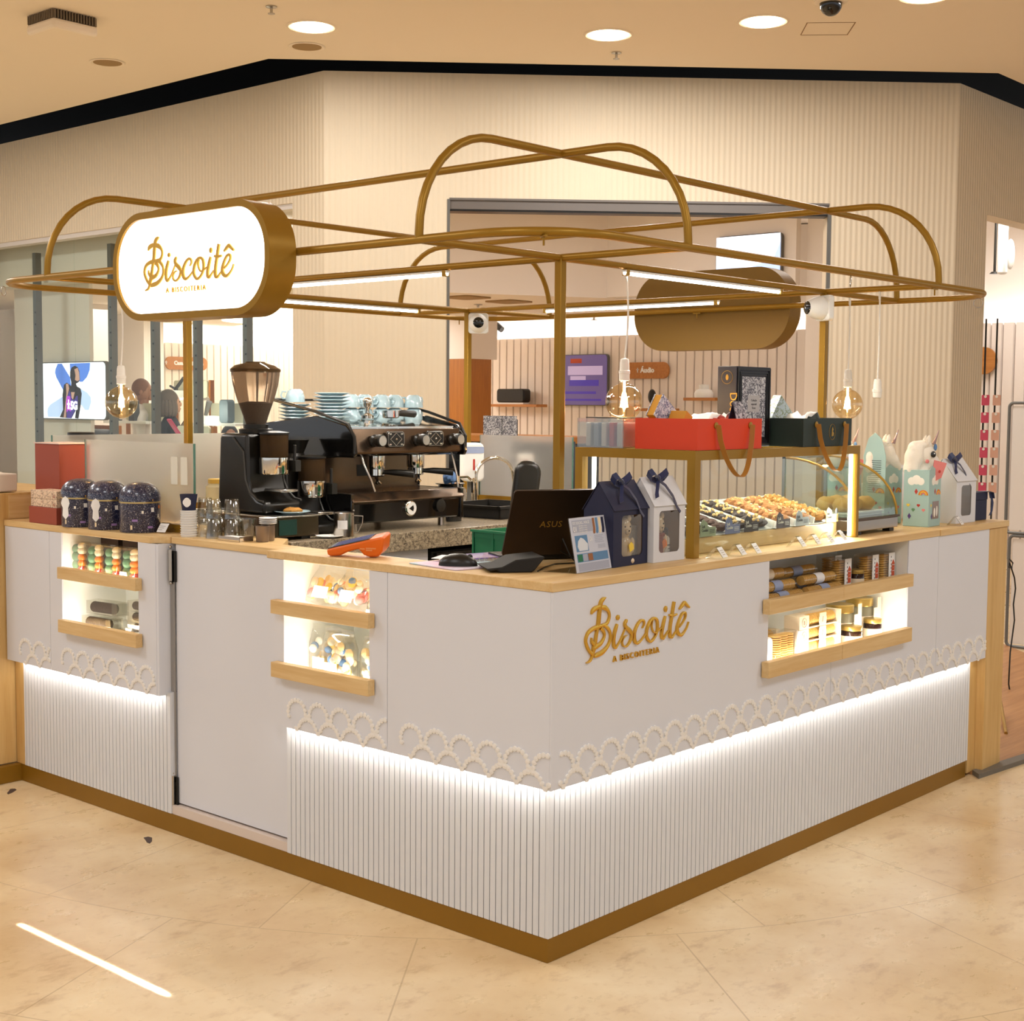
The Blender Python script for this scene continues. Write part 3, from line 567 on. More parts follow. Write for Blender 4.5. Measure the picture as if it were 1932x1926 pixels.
# pendant globe bulbs
mat('filament', 'ffb45a', .5, emis=60, ecol='ffd9a0'); mat('cord_white', 'ece6da', .5)
def pendant(x, y, ztop, zbulb, label, bulb=True, lean=0):
    r = thing('pendant_bulb' if bulb else 'pendant_socket', label, 'pendant lamp', (x, y, zbulb), 0, 'pendant lamps under the canopy')
    H = ztop-zbulb; n = 9; pts = []
    for i in range(n): t = i/(n-1); pts.append((.01*math.sin(t*3.1)*lean, 0, .138+(H-.138)*t))
    MB().tube(pts, .0032, 8).tube([(0, 0, H-.028), (0, 0, H-.012), (0, 0, H+.026)], .0045, 8).build('cord', 'cord_white', r, True)
    MB().lathe([(.004, .145), (.013, .142), (.0155, .13), (.0165, .105), (.019, .103), (.019, .094), (.0175, .093), (.0175, .072), (.015, .07)], 20).build('socket', 'cord_white', r, True, angle=40)
    if bulb:
        prof = [(.0125, .076), (.0128, .066)]+[(.0625*math.sin(a), -.0625*math.cos(a)) for a in [R_(165-8*k) for k in range(20)]]+[(.002, -.0625)]
        MB().lathe(prof, 28, cap=False).build('glass_globe', 'bulb_glass', r, True, angle=80)
        fm = MB(); fm.tube([(0, 0, .07), (0, 0, .03)], .004, 8)
        for k in range(4): a = k*math.pi/2; fm.tube([(.004*math.cos(a), .004*math.sin(a), .03), (.011*math.cos(a+.3), .011*math.sin(a+.3), -.018)], .0034, 8)
        fm.build('filament', 'filament', r)
        light('POINT', 'bulb_light', (x, y, zbulb-.0), 3.2, (1, .76, .45), .012)
pendant(.915, py0, z1-.012, 1.545, 'large glowing globe bulb on a white cord, right of the front post', True, 1.6)
pendant(.265, py1, z1-.012, 1.53, 'glowing globe bulb hanging below the lit oval sign', True, 1)
pendant(2.44, py0, z1-.012, 1.545, 'glowing globe bulb at the right, above the dark gift box', True, .4)
pendant(px1, .224, z1-.012, 1.50, 'white lamp socket without a bulb at the right of the canopy', False, .5)
# white turret cameras
def turret(loc, aim, label):
    d = Vector(aim)-Vector(loc); r = thing('turret_camera', label, 'security camera', loc, math.atan2(d.y, d.x)-math.pi/2+math.pi, 'white turret cameras on the canopy posts')   # local -y looks at the aim
    MB().prism(rrect(-.05, .05, -.05, .05, .016), .03, .055, 'y').build('housing', 'white', r, bevel=.004)
    MB().lathe([(.046, .03), (.046, .01), (.042, -.008), (.034, -.026), (.028, -.036), (.0265, -.038)], 28, axis='y').build('ball', 'white', r, True, angle=40)
    MB().lathe([(.026, -.0385), (.024, -.040), (.004, -.043)], 24, axis='y').build('lens', 'black_gloss', r, True)
turret((px1, py1-.07, 1.93), (-3, -2.6, 1.6), 'white turret camera on the rear post, looking at the viewer')
turret((px1-.07, py0+.0, 1.925), (px1-1.2, py0+.62, 1.70), 'white turret camera on the right post, aimed down to the left')
# ------------------------------------------------------------------ coffee corner
mat('machine_steel', '6b5a4b', .22, .9); mat('hopper', 'a08c7a', .10, trans=.8, ior=1.08); mat('beans', '1a120c', .6, bump=.8, bscale=120); mat('cup_blue', 'a9c3cc', .18, coat=.6)
mat('smoky', '5a4630', .1, trans=.6, ior=1.1)
E_ = thing('espresso_machine', 'black two-group espresso machine with chrome front panel and cups on top', 'coffee machine', (.68, 1.55, 1.0455)); W_ = .60
mb = MB().prism([(.01, .035), (.5, .035), (.5, .14), (.03, .14), (.005, .125)], 0, W_, 'x'); mb.build('base_body', 'black_gloss', E_, bevel=.006)
MB().prism([(-.012, .118), (.012, .104), (.05, .135), (.05, .15), (.02, .15)], .0, W_, 'x').build('drip_edge', 'machine_steel', E_, bevel=.004)
g_ = MB(); g_.k = 0; g_.box(.03, W_-.03, .05, .24, .1405, .148); g_.k = 1
for k in range(22): g_.box(.04+k*.0245, .052+k*.0245, .055, .235, .148, .1495)
g_.build('drip_grille', ['black', 'machine_steel'], E_)
MB().box(.012, W_-.012, .25, .48, .14, .31).build('back_panel', 'machine_steel', E_)
MB().prism([(.0, .30), (.02, .288), (.5, .288), (.5, .40), (.18, .415), (.06, .405), (.015, .375)], .012, W_-.012, 'x').build('group_housing', 'black_gloss', E_, bevel=.006)
MB().prism([(-.006, .305), (-.002, .297), (.02, .39), (.012, .392)], .012, W_-.012, 'x').build('control_panel', 'machine_steel', E_, bevel=.002)
MB().prism([(.03, .392), (.19, .4165), (.49, .403), (.49, .409), (.19, .424), (.03, .40)], .012, W_-.012, 'x').build('cup_tray', 'chrome', E_)
for x0, x1 in ((-.004, .0115), (W_-.0115, W_+.004)):
    MB().prism([(-.02, .30), (-.01, .285), (.06, .285), (.25, .275), (.25, .15), (.0, .15), (.0, .03), (.505, .03), (.505, .41), (.2, .44), (.03, .405), (-.01, .37)], x0, x1, 'x').build('side_plate', 'black_gloss', E_, bevel=.003)
rl = [(-.012, .30), (-.014, .36), (.02, .41), (.2, .455), (.46, .50), (.50, .49), (.505, .42)]
for x in (.0, W_): MB().tube([(x, a, b) for a, b in rl], .006, 8).build('rail', 'black', E_, True)
MB().tube([(0, .46, .50), (W_, .46, .50)], .005, 8).build('rail', 'black', E_, True)
for x in (.105, .335, .53):
    k_ = MB().lathe([(.021, -.002), (.024, -.012), (.019, -.02), (.024, -.034), (.023, -.052), (.018, -.055)], 20, (x, 0, .348), 'y'); k_.T = Matrix(); o = k_.build('steam_knob', 'black', E_, True)
    MB().lathe([(.019, -.0552), (.019, -.056)], 20, (x, 0, .348), 'y').lathe([(.015, -.0562), (.015, -.0564)], 20, (x, 0, .348), 'y').build('knob_cap', 'steel', o)
for x in (.215, .43):
    o = MB().prism(rrect(x-.045, x+.045, .322, .382, .012), -.012, .0, 'y').build('button_pad', 'black', E_, bevel=.002)
    sq = MB()
    for a in range(4): t0 = a*math.pi/2; sq.cyl((x+.03*math.cos(t0), -.0128, .352+.024*math.sin(t0)), (x+.03*math.cos(t0+math.pi/2), -.0128, .352+.024*math.sin(t0+math.pi/2)), .0012, 6)
    for a, b in ((-.03, .02), (.03, .02), (-.03, -.02), (.03, -.02)): sq.box(x+a-.006, x+a+.006, -.0132, -.0122, .352+b-.003, .352+b+.003)
    sq.tube([(p, -.0128, q) for p, q in rrect(x-.042, x+.042, .325, .379, .011)], .0011, 6, True).ball((x, -.0135, .352), .005, 8, 6); sq.build('key_outline', 'steel', o)
for x, ha in ((.215, -.35), (.43, -.15)):
    gh = MB().lathe([(.034, .235), (.036, .245), (.036, .29), (.03, .292)], 24, (x, .10, 0)).build('group_head', 'chrome', E_, True, angle=40)
    pf = MB().lathe([(.028, .205), (.033, .21), (.033, .234), (.025, .234)], 24, (x, .10, 0)); pf.tube([(x, .10, .206), (x, .09, .19), (x-.012, .085, .178)], .006, 8).tube([(x, .10, .2), (x, .09, .19), (x+.012, .085, .178)], .006, 8)
    p_ = pf.build('portafilter', 'chrome', E_, True, angle=40)
    MB().tube([(x+.03*math.cos(ha-.6), .10+.03*math.sin(ha-.6), .222), (x+.07*math.cos(ha-.6), .10+.07*math.sin(ha-.6), .222), (x+.15*math.cos(ha-.6), .10+.15*math.sin(ha-.6), .216)], [.008, .012, .015], 12).build('handle', 'black', p_, True)
for x, dx in ((.075, .02), (.565, -.0)): MB().tube([(x, .03, .29), (x, .02, .26), (x+dx, .0, .20), (x+dx*1.8, -.005, .155)], .0048, 8).build('steam_wand', 'steel', E_, True)
o = MB().lathe([(.03, .012), (.031, -.002), (.026, -.006)], 28, (.305, 0, .082), 'y').build('pressure_gauge', 'chrome', E_, True, angle=40)
MB().lathe([(.025, -.006), (.025, -.0068)], 28, (.305, 0, .082), 'y').build('dial', 'white', o); MB().prism([(.29, .082), (.312, .094), (.316, .082), (.312, .07)], -.0078, -.007, 'y').build('needle', 'black', o)
MB().lathe([(.024, .01), (.026, -.004), (.015, -.006)], 24, (.47, 0, .085), 'y').build('badge', 'black', E_, True)
for x in (.06, .54):
    for y in (.06, .44): MB().lathe([(.018, 0), (.016, .036)], 14, (x, y, 0)).build('foot', 'steel', E_)
MB().box(.25, .35, .2485, .2498, .20, .245).build('backsplash_badge', 'black', E_)
# grinders
def grinder(x, y, z, hop, label):
    r = thing('coffee_grinder', label, 'coffee grinder', (x, y, z), 0, 'coffee grinders')
    MB().prism([(-.15, 0), (.12, 0), (.12, .03), (.105, .27), (.095, .285), (-.055, .285), (-.06, .12), (-.075, .075), (-.11, .05), (-.155, .04)], -.085, .085, 'x').build('body', 'black', r, bevel=.012)
    for s in (-1, 1): MB().tube([(s*.087, a, b) for a, b in ((.02, .27), (-.04, .22), (-.05, .12), (-.075, .075), (-.115, .05), (-.15, .045))], .004, 6).build('side_trim', 'dark_grey', r, True)
    MB().lathe([(.045, .175), (.05, .185), (.052, .28), (.05, .283)], 24, (.0, -.105, 0)).build('doser_chamber', 'smoky', r, True, angle=40)
    MB().lathe([(.053, .14), (.055, .145), (.055, .20), (.05, .202)], 24, (.0, -.105, 0)).build('doser', 'chrome', r, True, angle=40)
    MB().lathe([(.055, .284), (.055, .29), (.02, .296)], 24, (0, -.105, 0)).build('doser_lid', 'black', r, True)
    MB().box(.045, .07, -.17, -.06, .15, .19).tube([(.058, -.15, .19), (.058, -.15, .245)], .006, 8).build('lever', 'black', r)
    MB().prism([(-.04, -.19), (-.02, -.2), (.02, -.2), (.04, -.19), (.035, -.09), (-.035, -.09)], .078, .088).build('filter_fork', 'steel', r, bevel=.002)
    if hop:
        MB().lathe([(.06, .286), (.062, .30), (.045, .304), (.046, .318)], 28).build('collar', 'black', r, True, angle=40)
        MB().lathe([(.036, .318), (.05, .36), (.068, .41), (.082, .46), (.088, .50), (.088, .51)], 32, cap=False).build('hopper', 'hopper', r, True, angle=80)
        MB().lathe([(.034, .318), (.048, .36), (.060, .395), (.03, .402), (.005, .398)], 28).build('coffee_beans', 'beans', r, True)
        MB().lathe([(.091, .508), (.092, .518), (.075, .532), (.04, .54), (.035, .545), (.004, .546)], 32).build('hopper_lid', 'smoky', r, True, angle=40)
    else: MB().lathe([(.05, .286), (.04, .30), (.058, .345), (.062, .35), (.054, .348), (.02, .31)], 24).build('funnel', 'black', r, True, angle=40)
    return r
grinder(.385, 1.745, 1.1365, True, 'black coffee grinder with a tall smoky bean hopper')
grinder(.572, 1.76, 1.0455, False, 'black grinder without hopper between the tall grinder and the espresso machine')
r = thing('knock_drawer', 'steel knock-box drawer under the tall grinder', 'drawer', (.283, 1.515, 1.0455))
MB().box(0, .205, 0, .39, .012, .082).build('body', 'machine_steel', r, bevel=.003); MB().box(-.006, .211, -.01, .395, .082, .0885).build('top', 'steel', r, bevel=.002)
MB().box(.02, .1, -.0035, -.0005, .02, .075).build('front_plate', mat('teal_dark', '1f3f38', .3), r); MB().box(.03, .07, .02, .06, 0, .012).box(.14, .18, .02, .06, 0, .012).box(.03, .18, .33, .37, 0, .012).build('foot', 'black', r)
# plate with cookie
def plate(mb, r0, z=0): return mb.lathe([(r0*.55, z), (r0*.6, z+.002), (r0, z+.011), (r0*.98, z+.0125), (r0*.58, z+.004), (.002, z+.0035)], 32)
r = thing('saucer', 'pale blue plate holding a cookie on the steel drawer', 'plate', (.40, 1.557, 1.1345)); plate(MB(), .065).build('dish', 'cup_blue', r, True, angle=50)
mat('cookie', 'b98238', .8, var=.25, vscale=90, bump=.6, bscale=140)
def lump(mb, c, r, seed, n=14, m=9, amp=.18):
    rnd = random.Random(seed); k = len(mb.v); mb.ball(c, r, n, m); C = mb.T @ Vector(c)
    ph = [rnd.uniform(0, 6.28) for _ in range(6)]
    for i in range(k, len(mb.v)):
        d = mb.v[i]-C; u = d.normalized(); f = 1+amp*(math.sin(5*u.x+ph[0])*math.sin(4*u.y+ph[1])+.6*math.sin(9*u.y+ph[2])*math.sin(8*u.z+ph[3])+.4*math.sin(14*u.x+ph[4]))
        mb.v[i] = C+d*f
    return mb
o = lump(MB(XF((.40, 1.557, 1.1495))), (0, 0, 0), (.034, .026, .0105), 5).build('cookie', 'cookie', None, True); tag(o, 'golden cookie on the pale blue plate in front of the grinder', 'cookie')
# pitcher with label
r = thing('steel_pitcher', 'steel pitcher with a wire handle and white label, left of the machine foot', 'pitcher', (.592, 1.497, 1.0455), R_(-50))
MB().lathe([(.036, 0), (.038, .003), (.038, .088), (.035, .09), (.035, .006), (.002, .005)], 32, cap=False).build('body', 'steel', r, True, angle=50)
MB(XF((0, 0, 0), R_(0))).add([(.0385*math.sin(R_(a)), -.0385*math.cos(R_(a)), z) for a in range(-28, 30, 8) for z in (.03, .062)], [(2*i, 2*i+2, 2*i+3, 2*i+1) for i in range(7)]).build('label', 'paper', r)
MB().tube([(.038, 0, .078), (.07, 0, .076), (.068, 0, .05), (.052, 0, .018), (.038, 0, .014)], .002, 6).build('handle', 'steel', r, True); MB().ball((.036, 0, .096), .004).build('lid_knob', 'steel', r)
# glasses, cups on the back of the flap worktop
def glass(x, y, z, rt, rb, h, label, inv=False, m='clear_plastic', name='drinking_glass', grp='tumblers on the flap worktop'):
    pr = [(rb*.9, 0), (rb, .003), (rt, h), (rt-.002, h), (rb-.003, .008), (.001, .007)]
    if inv: pr = [(a, h-b) for a, b in pr]
    o = MB().lathe(pr, 24, cap=False).build(name, m, None, True, angle=45); o.location = (x, y, z); return tag(o, label, 'glass', grp)
zt_ = ZTOP-.0008
def jn(x, y, z, inv, lb): glass(x, y, z, .030, .024, .068, lb, inv)
for i, (x, y) in enumerate(((.130, 1.655), (.180, 1.700), (.165, 1.600), (.218, 1.645))):
    lb = ('upturned tumbler at the front left of the glass cluster', 'upturned tumbler at the rear left of the glass cluster', 'upturned tumbler second from the left front, by the napkin tray', 'upturned tumbler at the back of the cluster beside the drawer')[i]
    jn(x, y, zt_, True, lb)
for i, (x, y) in enumerate(((.130, 1.655), (.165, 1.600))): jn(x, y, zt_+.07, True, ('tumbler stacked on top of the front left glass', 'tumbler stacked on the glass nearest the tray')[i])
jn(.150, 1.735, zt_, True, 'upturned tumbler half hidden behind the paper cup stack'); jn(.215, 1.575, zt_, False, 'upright shot tumbler with a thick milky base beside the drawer')
jn(.150, 1.735, zt_+.07, True, 'topmost tumbler leaning on the paper cup stack')
r = thing('paper_cup_stack', 'stack of white paper cups with a navy printed cup on top, by the glass screen', 'paper cups', (.100, 1.762, zt_))
for k in range(11): MB().lathe([(.0265, .0+k*.0085), (.030, .0085+k*.0085), (.031, .0075+k*.0085)], 24, cap=False).build('cup', 'paper', r, True)
MB().lathe([(.023, .094), (.031, .150), (.030, .150), (.022, .096)], 24, cap=False).build('navy_cup', 'navy', r, True)
MB().add([(.0305*math.sin(R_(a)), -.0305*math.cos(R_(a)), .123+.017*s*math.cos(R_((a+48)*2.6))) for a in range(-78, -17, 8) for s in (-1, 1)], [(2*i, 2*i+2, 2*i+3, 2*i+1) for i in range(7)]).build('cup_badge', 'paper', r)
r = thing('napkin_tray', 'low chrome tray of white napkins on the flap worktop', 'tray', (.118, 1.49, zt_), R_(0)); MB().box(-.02, .035, -.02, .095, 0, .004).box(-.022, -.019, -.022, .097, 0, .016).box(-.022, .035, -.023, -.02, 0, .018).build('tray', 'chrome', r)
MB().box(-.017, .032, -.016, .09, .0045, .014).build('napkins', 'paper', r)
for i, (x, y) in enumerate(((.165, 1.432), (.205, 1.452))):
    r = thing('espresso_tumbler', ('small brown-grey cup at the end of the napkin tray', 'darker small cup with a stack of lids, behind the first')[i], 'cup', (x, y, zt_), 0, 'small brown cups by the tray')
    MB().lathe([(.020, 0), (.022, .003), (.0235, .052), (.0245, .055), (.023, .055), (.021, .006), (.001, .005)], 24, cap=False).build('body', mat('cup_brown', '8a7a6c', .35, .5), r, True, angle=45)
    if i:
        for k in range(4): MB().lathe([(.026, .058+k*.006), (.031, .061+k*.006), (.030, .062+k*.006), (.002, .060+k*.006)], 24).build('lid', 'paper', r, True)
o = MB().lathe([(.02, 0), (.045, .006), (.05, .008), (.02, .004), (.001, .003)], 28).build('saucer', 'paper', None, True); o.location = (.525, 1.50, 1.0455); tag(o, 'flat white saucer on the granite beside the steel pitcher', 'saucer')
# on top of the machine
ZM = 1.0455+.4245
def stack(x, y, z, n, r0, label):
    for k in range(n):
        o = plate(MB(), r0-.002*(k % 3 == 1)).build('saucer', 'cup_blue', None, True, angle=50); o.location = (x+random.uniform(-.002, .002), y, z+k*.0132); tag(o, label[k] if isinstance(label, list) else label, 'saucer', 'pale blue saucers on the espresso machine')
ords = ['bottom', 'second', 'third', 'fourth', 'fifth', 'sixth', 'seventh', 'eighth', 'ninth', 'tenth']
stack(.80, 1.80, ZM-.001, 8, .074, [f'pale blue saucer, {ords[k]} from below in the wider right-hand stack' for k in range(8)])
stack(.745, 1.955, ZM-.006, 5, .066, [f'pale blue saucer, {ords[k]} from below in the smaller left-hand stack' for k in range(5)])
def cup(x, y, z, rz, label, inv=True):
    r = thing('coffee_cup', label, 'cup', (x, y, z), rz, 'pale blue cups on the espresso machine')
    pr = [(.018, 0), (.03, .008), (.037, .03), (.039, .052), (.037, .052), (.034, .03), (.026, .01), (.001, .008)]
    if inv: pr = [(a, .052-b) for a, b in pr]
    MB().lathe(pr, 28, cap=False).build('bowl', 'cup_blue', r, True, angle=60)
    z0 = .026; MB().tube([(.034, 0, z0+.014), (.05, 0, z0+.016), (.056, 0, z0), (.048, 0, z0-.012), (.036, 0, z0-.012)], .0038, 8).build('handle', 'cup_blue', r, True); return r
cup(.745, 1.955, ZM+.066, 2.4, 'pale blue cup resting on the smaller saucer stack')
cc = [(.955, 1.86), (1.035, 1.87), (1.11, 1.85), (1.185, 1.85), (1.245, 1.80)]
names = ['left end of the cup row', 'second place from left', 'middle of the cup row', 'fourth place from left', 'right end of the cup row']
for i, (x, y) in enumerate(cc):
    for lv in (0, 1):
        cup(x, y, ZM-.006+lv*.0535, -1.1+.3*i, f"pale blue cup, {('lower' if lv == 0 else 'upper')} one at the {names[i]}")
r = thing('spare_portafilter', 'spare portafilter with a black handle lying on the machine top', 'portafilter', (1.02, 1.70, ZM+.006), R_(8))
MB().lathe([(.028, 0), (.034, .004), (.034, .03), (.03, .03)], 24).build('basket', 'chrome', r, True, angle=40); MB().tube([(.03, 0, .018), (.06, 0, .02), (.15, 0, .016)], [.008, .013, .015], 12).build('handle', 'black', r, True)
r = thing('tamper', 'chrome tamper standing among the cups on the machine', 'tamper', (.955, 1.765, ZM+.004)); MB().lathe([(.026, 0), (.027, .012), (.01, .02), (.008, .035), (.017, .055), (.02, .072), (.012, .082), (.002, .084)], 24).build('body', 'chrome', r, True, angle=50)
# soap dispenser, tap, sink, cloth, hose
r = thing('soap_dispenser', 'white wall-style soap dispenser with a red window behind the tap', 'soap dispenser', (2.085, 2.26, 1.165), R_(-30)); r.scale = (.8, .8, .9)
MB().prism(rrect(-.065, .065, 0, .205, .03), -.05, .04, 'y').build('body', 'white', r, bevel=.01); MB().prism(rrect(-.062, .062, .15, .185, .008), -.052, -.0505, 'y').build('label', mat('pale_blue_label', '9aa6c4', .5), r)
MB().prism(rrect(-.006, .006, .06, .12, .005), -.052, -.0505, 'y').build('window', mat('red_mark', 'b83a30', .4), r); MB().box(-.02, .02, .041, .06, .02, .18).build('bracket', 'grey_metal', r)
MB().box(-.012, .012, .042, .055, -.132, .02).build('stand', 'grey_metal', r)
r = thing('tap', 'tall arched chrome tap over the black sink', 'tap', (2.02, 2.17, 1.0455))
MB().lathe([(.024, 0), (.024, .012), (.013, .016), (.013, .13)], 20).build('pillar', 'chrome', r, True, angle=40)
pts = [(0, 0, .13)]+[(.095*(1-math.cos(a)), -.095*(1-math.cos(a))*.35, .15+.085*math.sin(a)) for a in [R_(k) for k in range(0, 170, 12)]]+[(.198, -.07, .10), (.205, -.075, .02)]
MB().tube(pts, .0085, 12).build('spout', 'chrome', r, True); MB().tube([(0, 0, .12), (-.045, -.03, .125), (-.06, -.04, .14)], .006, 8).build('lever', 'chrome', r, True)
r = thing('soap_pump', 'short chrome pump beside the tap', 'soap pump', (1.90, 2.17, 1.0455)); MB().lathe([(.036, 0), (.038, .09), (.03, .1), (.008, .104), (.008, .15)], 20).build('body', 'chrome', r, True, angle=40); MB().tube([(0, 0, .148), (.03, -.03, .15), (.045, -.04, .135)], .006, 8).build('spout', 'chrome', r, True)
r = thing('sink_tray', 'black plastic dish tray beside the sink', 'tray', (1.72, 1.80, 1.0455), R_(4)); MB().box(-.15, .18, -.17, .16, 0, .006).box(-.15, .18, -.17, -.163, 0, .05).box(-.15, -.143, -.17, .16, 0, .05).box(.173, .18, -.17, .16, 0, .05).box(-.15, .18, .153, .16, 0, .05).build('tray', 'black_matt', r)
MB().box(-.16, .19, -.18, -.16, .045, .055).box(-.16, .19, .155, .17, .045, .055).box(-.16, -.148, -.17, .16, .045, .055).box(.178, .19, -.17, .16, .045, .055).build('rim', 'black', r)
o = lump(MB(XF((1.385, 1.72, 1.225), .4)), (0, 0, 0), (.04, .03, .022), 3, amp=.3).build('cloth', mat('cloth_blue', '6f93c8', .9, bump=.6, bscale=200), None, True); tag(o, 'crumpled blue cloth at the right end of the espresso machine', 'cloth')
r = thing('milk_jug_rack', 'dark round tamping dish holding the blue cloth right of the machine', 'dish', (1.39, 1.73, 1.0455)); MB().lathe([(.05, 0), (.05, .15), (.062, .155), (.062, .158), (.002, .156)], 24).build('body', 'black_gloss', r, True, angle=40)
# jars behind the frosted back screen
mat('jar_gold', 'b99a45', .5); mat('jar_glass', 'dcd6b8', .1, trans=.6, ior=1.1)
for i, (x, y) in enumerate(((.70, 2.68), (.86, 2.60), (1.02, 2.66), (1.02, 2.66))):
    z = ZTOP+.0005+(.145 if i == 3 else 0); r = thing('storage_jar', ('gold-lidded jar behind the grinder, left', 'gold-lidded jar behind the grinder, middle', 'gold-lidded jar behind the grinder, right', 'gold-lidded jar stacked on the right-hand one')[i], 'jar', (x, y, z), 0, 'gold lidded jars behind the grinder')
    MB().lathe([(.055, 0), (.06, .01), (.06, .11), (.045, .125)], 24).build('glass_body', 'jar_glass', r, True); MB().lathe([(.05, .125), (.05, .142), (.046, .144)], 24).build('lid', 'jar_gold', r, True, angle=40)
# tall black padded backrest beside the sink
o = MB(XF((1.13, 1.16, .66), R_(-42), 0, R_(6))).prism(rrect(-.05, .05, 0, .665, .045), -.03, .03, "y").build("padded_backrest", "black", None, bevel=.015)
tag(o, 'tall black padded backrest rising behind the laptop', 'chair back'); o['label'] = 'tall black padded chair back rising behind the laptop'
# ------------------------------------------------------------------ pattern materials
def pattern(name, base, inks, scale=60, thr=.06, rough=.5, warp=3.0):
    t = NT(name); v = t.coord(); c = lin(base)
    for i, (ink, sc, th_) in enumerate(inks):
        n = t.noise(t.coord(scale=(1, 1, 1), rot=(i, i*.7, i*.3)), sc, 4, .65)
        e = t.math('LESS_THAN', t.math('ABSOLUTE', t.math('SUBTRACT', n, .5)), th_) if th_ < .2 else t.math('GREATER_THAN', n, th_)
        c = t.mix(e, c, lin(ink))
    t.link(c, t.b.inputs['Base Color']) if not isinstance(c, tuple) else None; t.b.inputs['Roughness'].default_value = rough; M[name] = t.m
pattern('toile', 'dfe0e8', [('4c5484', 48, .022), ('4c5484', 90, .02)]); pattern('toile_grey', 'cfd0d4', [('4a4a5e', 60, .03), ('54545f', 26, .022)])
pattern('floral_red', 'e8cdb0', [('9a3b2c', 42, .64), ('4f5876', 60, .68), ('7c5a48', 55, .018)]); pattern('leaf_green', 'b9c8cc', [('7d8c62', 45, .03), ('c59a5a', 40, .68)])
t = NT('tin_night'); v = t.coord(); n = t.noise(v, 260, 2, .5); n2 = t.noise(v, 55, 3, .6); n3 = t.noise(v, 34, 2)
c = t.mix(t.math('GREATER_THAN', n, .655), lin('1e2240'), lin('c9c4c0')); c = t.mix(t.math('LESS_THAN', t.math('ABSOLUTE', t.math('SUBTRACT', n2, .5)), .006), c, lin('8c8fa8')); c = t.mix(t.math('GREATER_THAN', n3, .76), c, lin('cfa24c'))
t.link(c, t.b.inputs['Base Color']); t.b.inputs['Roughness'].default_value = .28; t.b.inputs['Coat Weight'].default_value = .4; M['tin_night'] = t.m
mat('brick_red', '9c4a38', .55, var=.03); mat('tan_leather', 'a9732c', .5); mat('sweet_green', '5d8a62', .5); mat('sweet_orange', 'e07a1c', .45); mat('sweet_red', 'b8392c', .45)
mat('sweet_cream', 'ecd9b4', .55); mat('sweet_white', 'f4efe2', .6); mat('sweet_yellow', 'ecc94a', .5); mat('sweet_blue', '5b84b8', .5); mat('sweet_pink', 'e0837e', .5)
# ---- left worktop
TW = ZTOP+.0006
def tin(x, y, rz, label, k):
    r = thing('domed_tin', label, 'tin', (x, y, TW), rz, 'navy domed tins')
    MB().lathe([(.071, 0), (.073, .003), (.073, .102), (.0735, .106)], 40).build('tin_body', 'tin_night', r, True, angle=40)
    MB().lathe([(.0742, .1062), (.0748, .109), (.0742, .1118)], 40).build('rim', mat('rim_gold', 'c8b27a', .3, .8) if 'rim_gold' not in M else 'rim_gold', r, True)
    MB().lathe([(.0745, .112), (.0745, .124)]+[(.0745*math.cos(R_(a))**.8 if a < 89 else .001, .124+.057*math.sin(R_(a))) for a in range(0, 91, 10)], 40).build('dome_lid', 'tin_night', r, True, angle=70)
    def st(a, z, w, h, m, nm):
        MB().add([(.0737*math.cos(R_(a+b*w)), .0737*math.sin(R_(a+b*w)), z+c_*h) for b, c_ in ((-1, -1), (-.3, -1), (.4, -1), (1, -1), (1, 1), (.4, 1), (-.3, 1), (-1, 1))], [(0, 1, 6, 7), (1, 2, 5, 6), (2, 3, 4, 5)]).build(nm, m, r)
    st(-98, .083, 5, .008, 'paper', 'price_sticker'); st(-150, .045, 8, .004, mat('ufo', '9a7cb8', .5) if 'ufo' not in M else 'ufo', 'printed_saucer'); st(-128, .075, 3, .005, 'sweet_white', 'printed_planet'); st(-160, .02, 3, .008, 'sweet_cream', 'printed_cone'); st(-106, .02, 8, .004, 'ufo', 'printed_saucer')
    st(-70, .092, 4, .006, 'sweet_orange', 'printed_moon'); st(-75, .06, 3, .006, 'sweet_white', 'printed_donut')
    if k: MB(XF((-.075*math.cos(R_(20)), -.075*math.sin(R_(20))-.004, .072), R_(-45))).prism([(0, .045), (.012, .036), (.017, .018), (.01, 0), (.012, -.028), (0, -.042), (-.012, -.028), (-.010, 0), (-.017, .018), (-.012, .036)], -.0025, 0, 'y').build('paper_tag', 'paper', r)
tin(.085, 2.04, .2, 'navy domed tin nearest the flap door, rightmost of the three', 0); tin(.068, 2.222, .0, 'navy domed tin in the middle of the three on the left worktop', 1); tin(.060, 2.392, -.2, 'navy domed tin next to the red boxes, leftmost of the three', 1)
def price_tag(x, y, z, rz, label, bright=False, group='clear price tag holders'):
    r = thing('price_holder', label, 'price tag', (x, y, z), rz, group)
    MB().strip([(0, .030, 0), (0, .004, .034), (0, 0, .036), (0, -.004, .034), (0, -.026, .003)], .038, .0015, (1, 0, 0)).build('holder', 'clear_plastic', r)
    MB().add([(-.021, -.0065, .034), (.021, -.0065, .034), (.021, -.029, .004), (-.021, -.029, .004)], [(0, 1, 2, 3)]).build('card', 'paper', r)
    tx = MB()
    for k in range(3): z0 = .026-k*.006; y0 = -.0075-.0255*(.034-z0)/.03-.0005; tx.add([(-.016, y0-.0003, z0), (.012-.004*k, y0-.0003, z0), (.012-.004*k, y0-.0013, z0-.0018), (-.016, y0-.0013, z0-.0018)], [(0, 1, 2, 3)])
    tx.build('print', mat('tag_ink', 'b8b0a8', .7) if 'tag_ink' not in M else 'tag_ink', r); return r
price_tag(.122, 1.93, TW, R_(-78), 'clear price holder in front of the left glass screen')
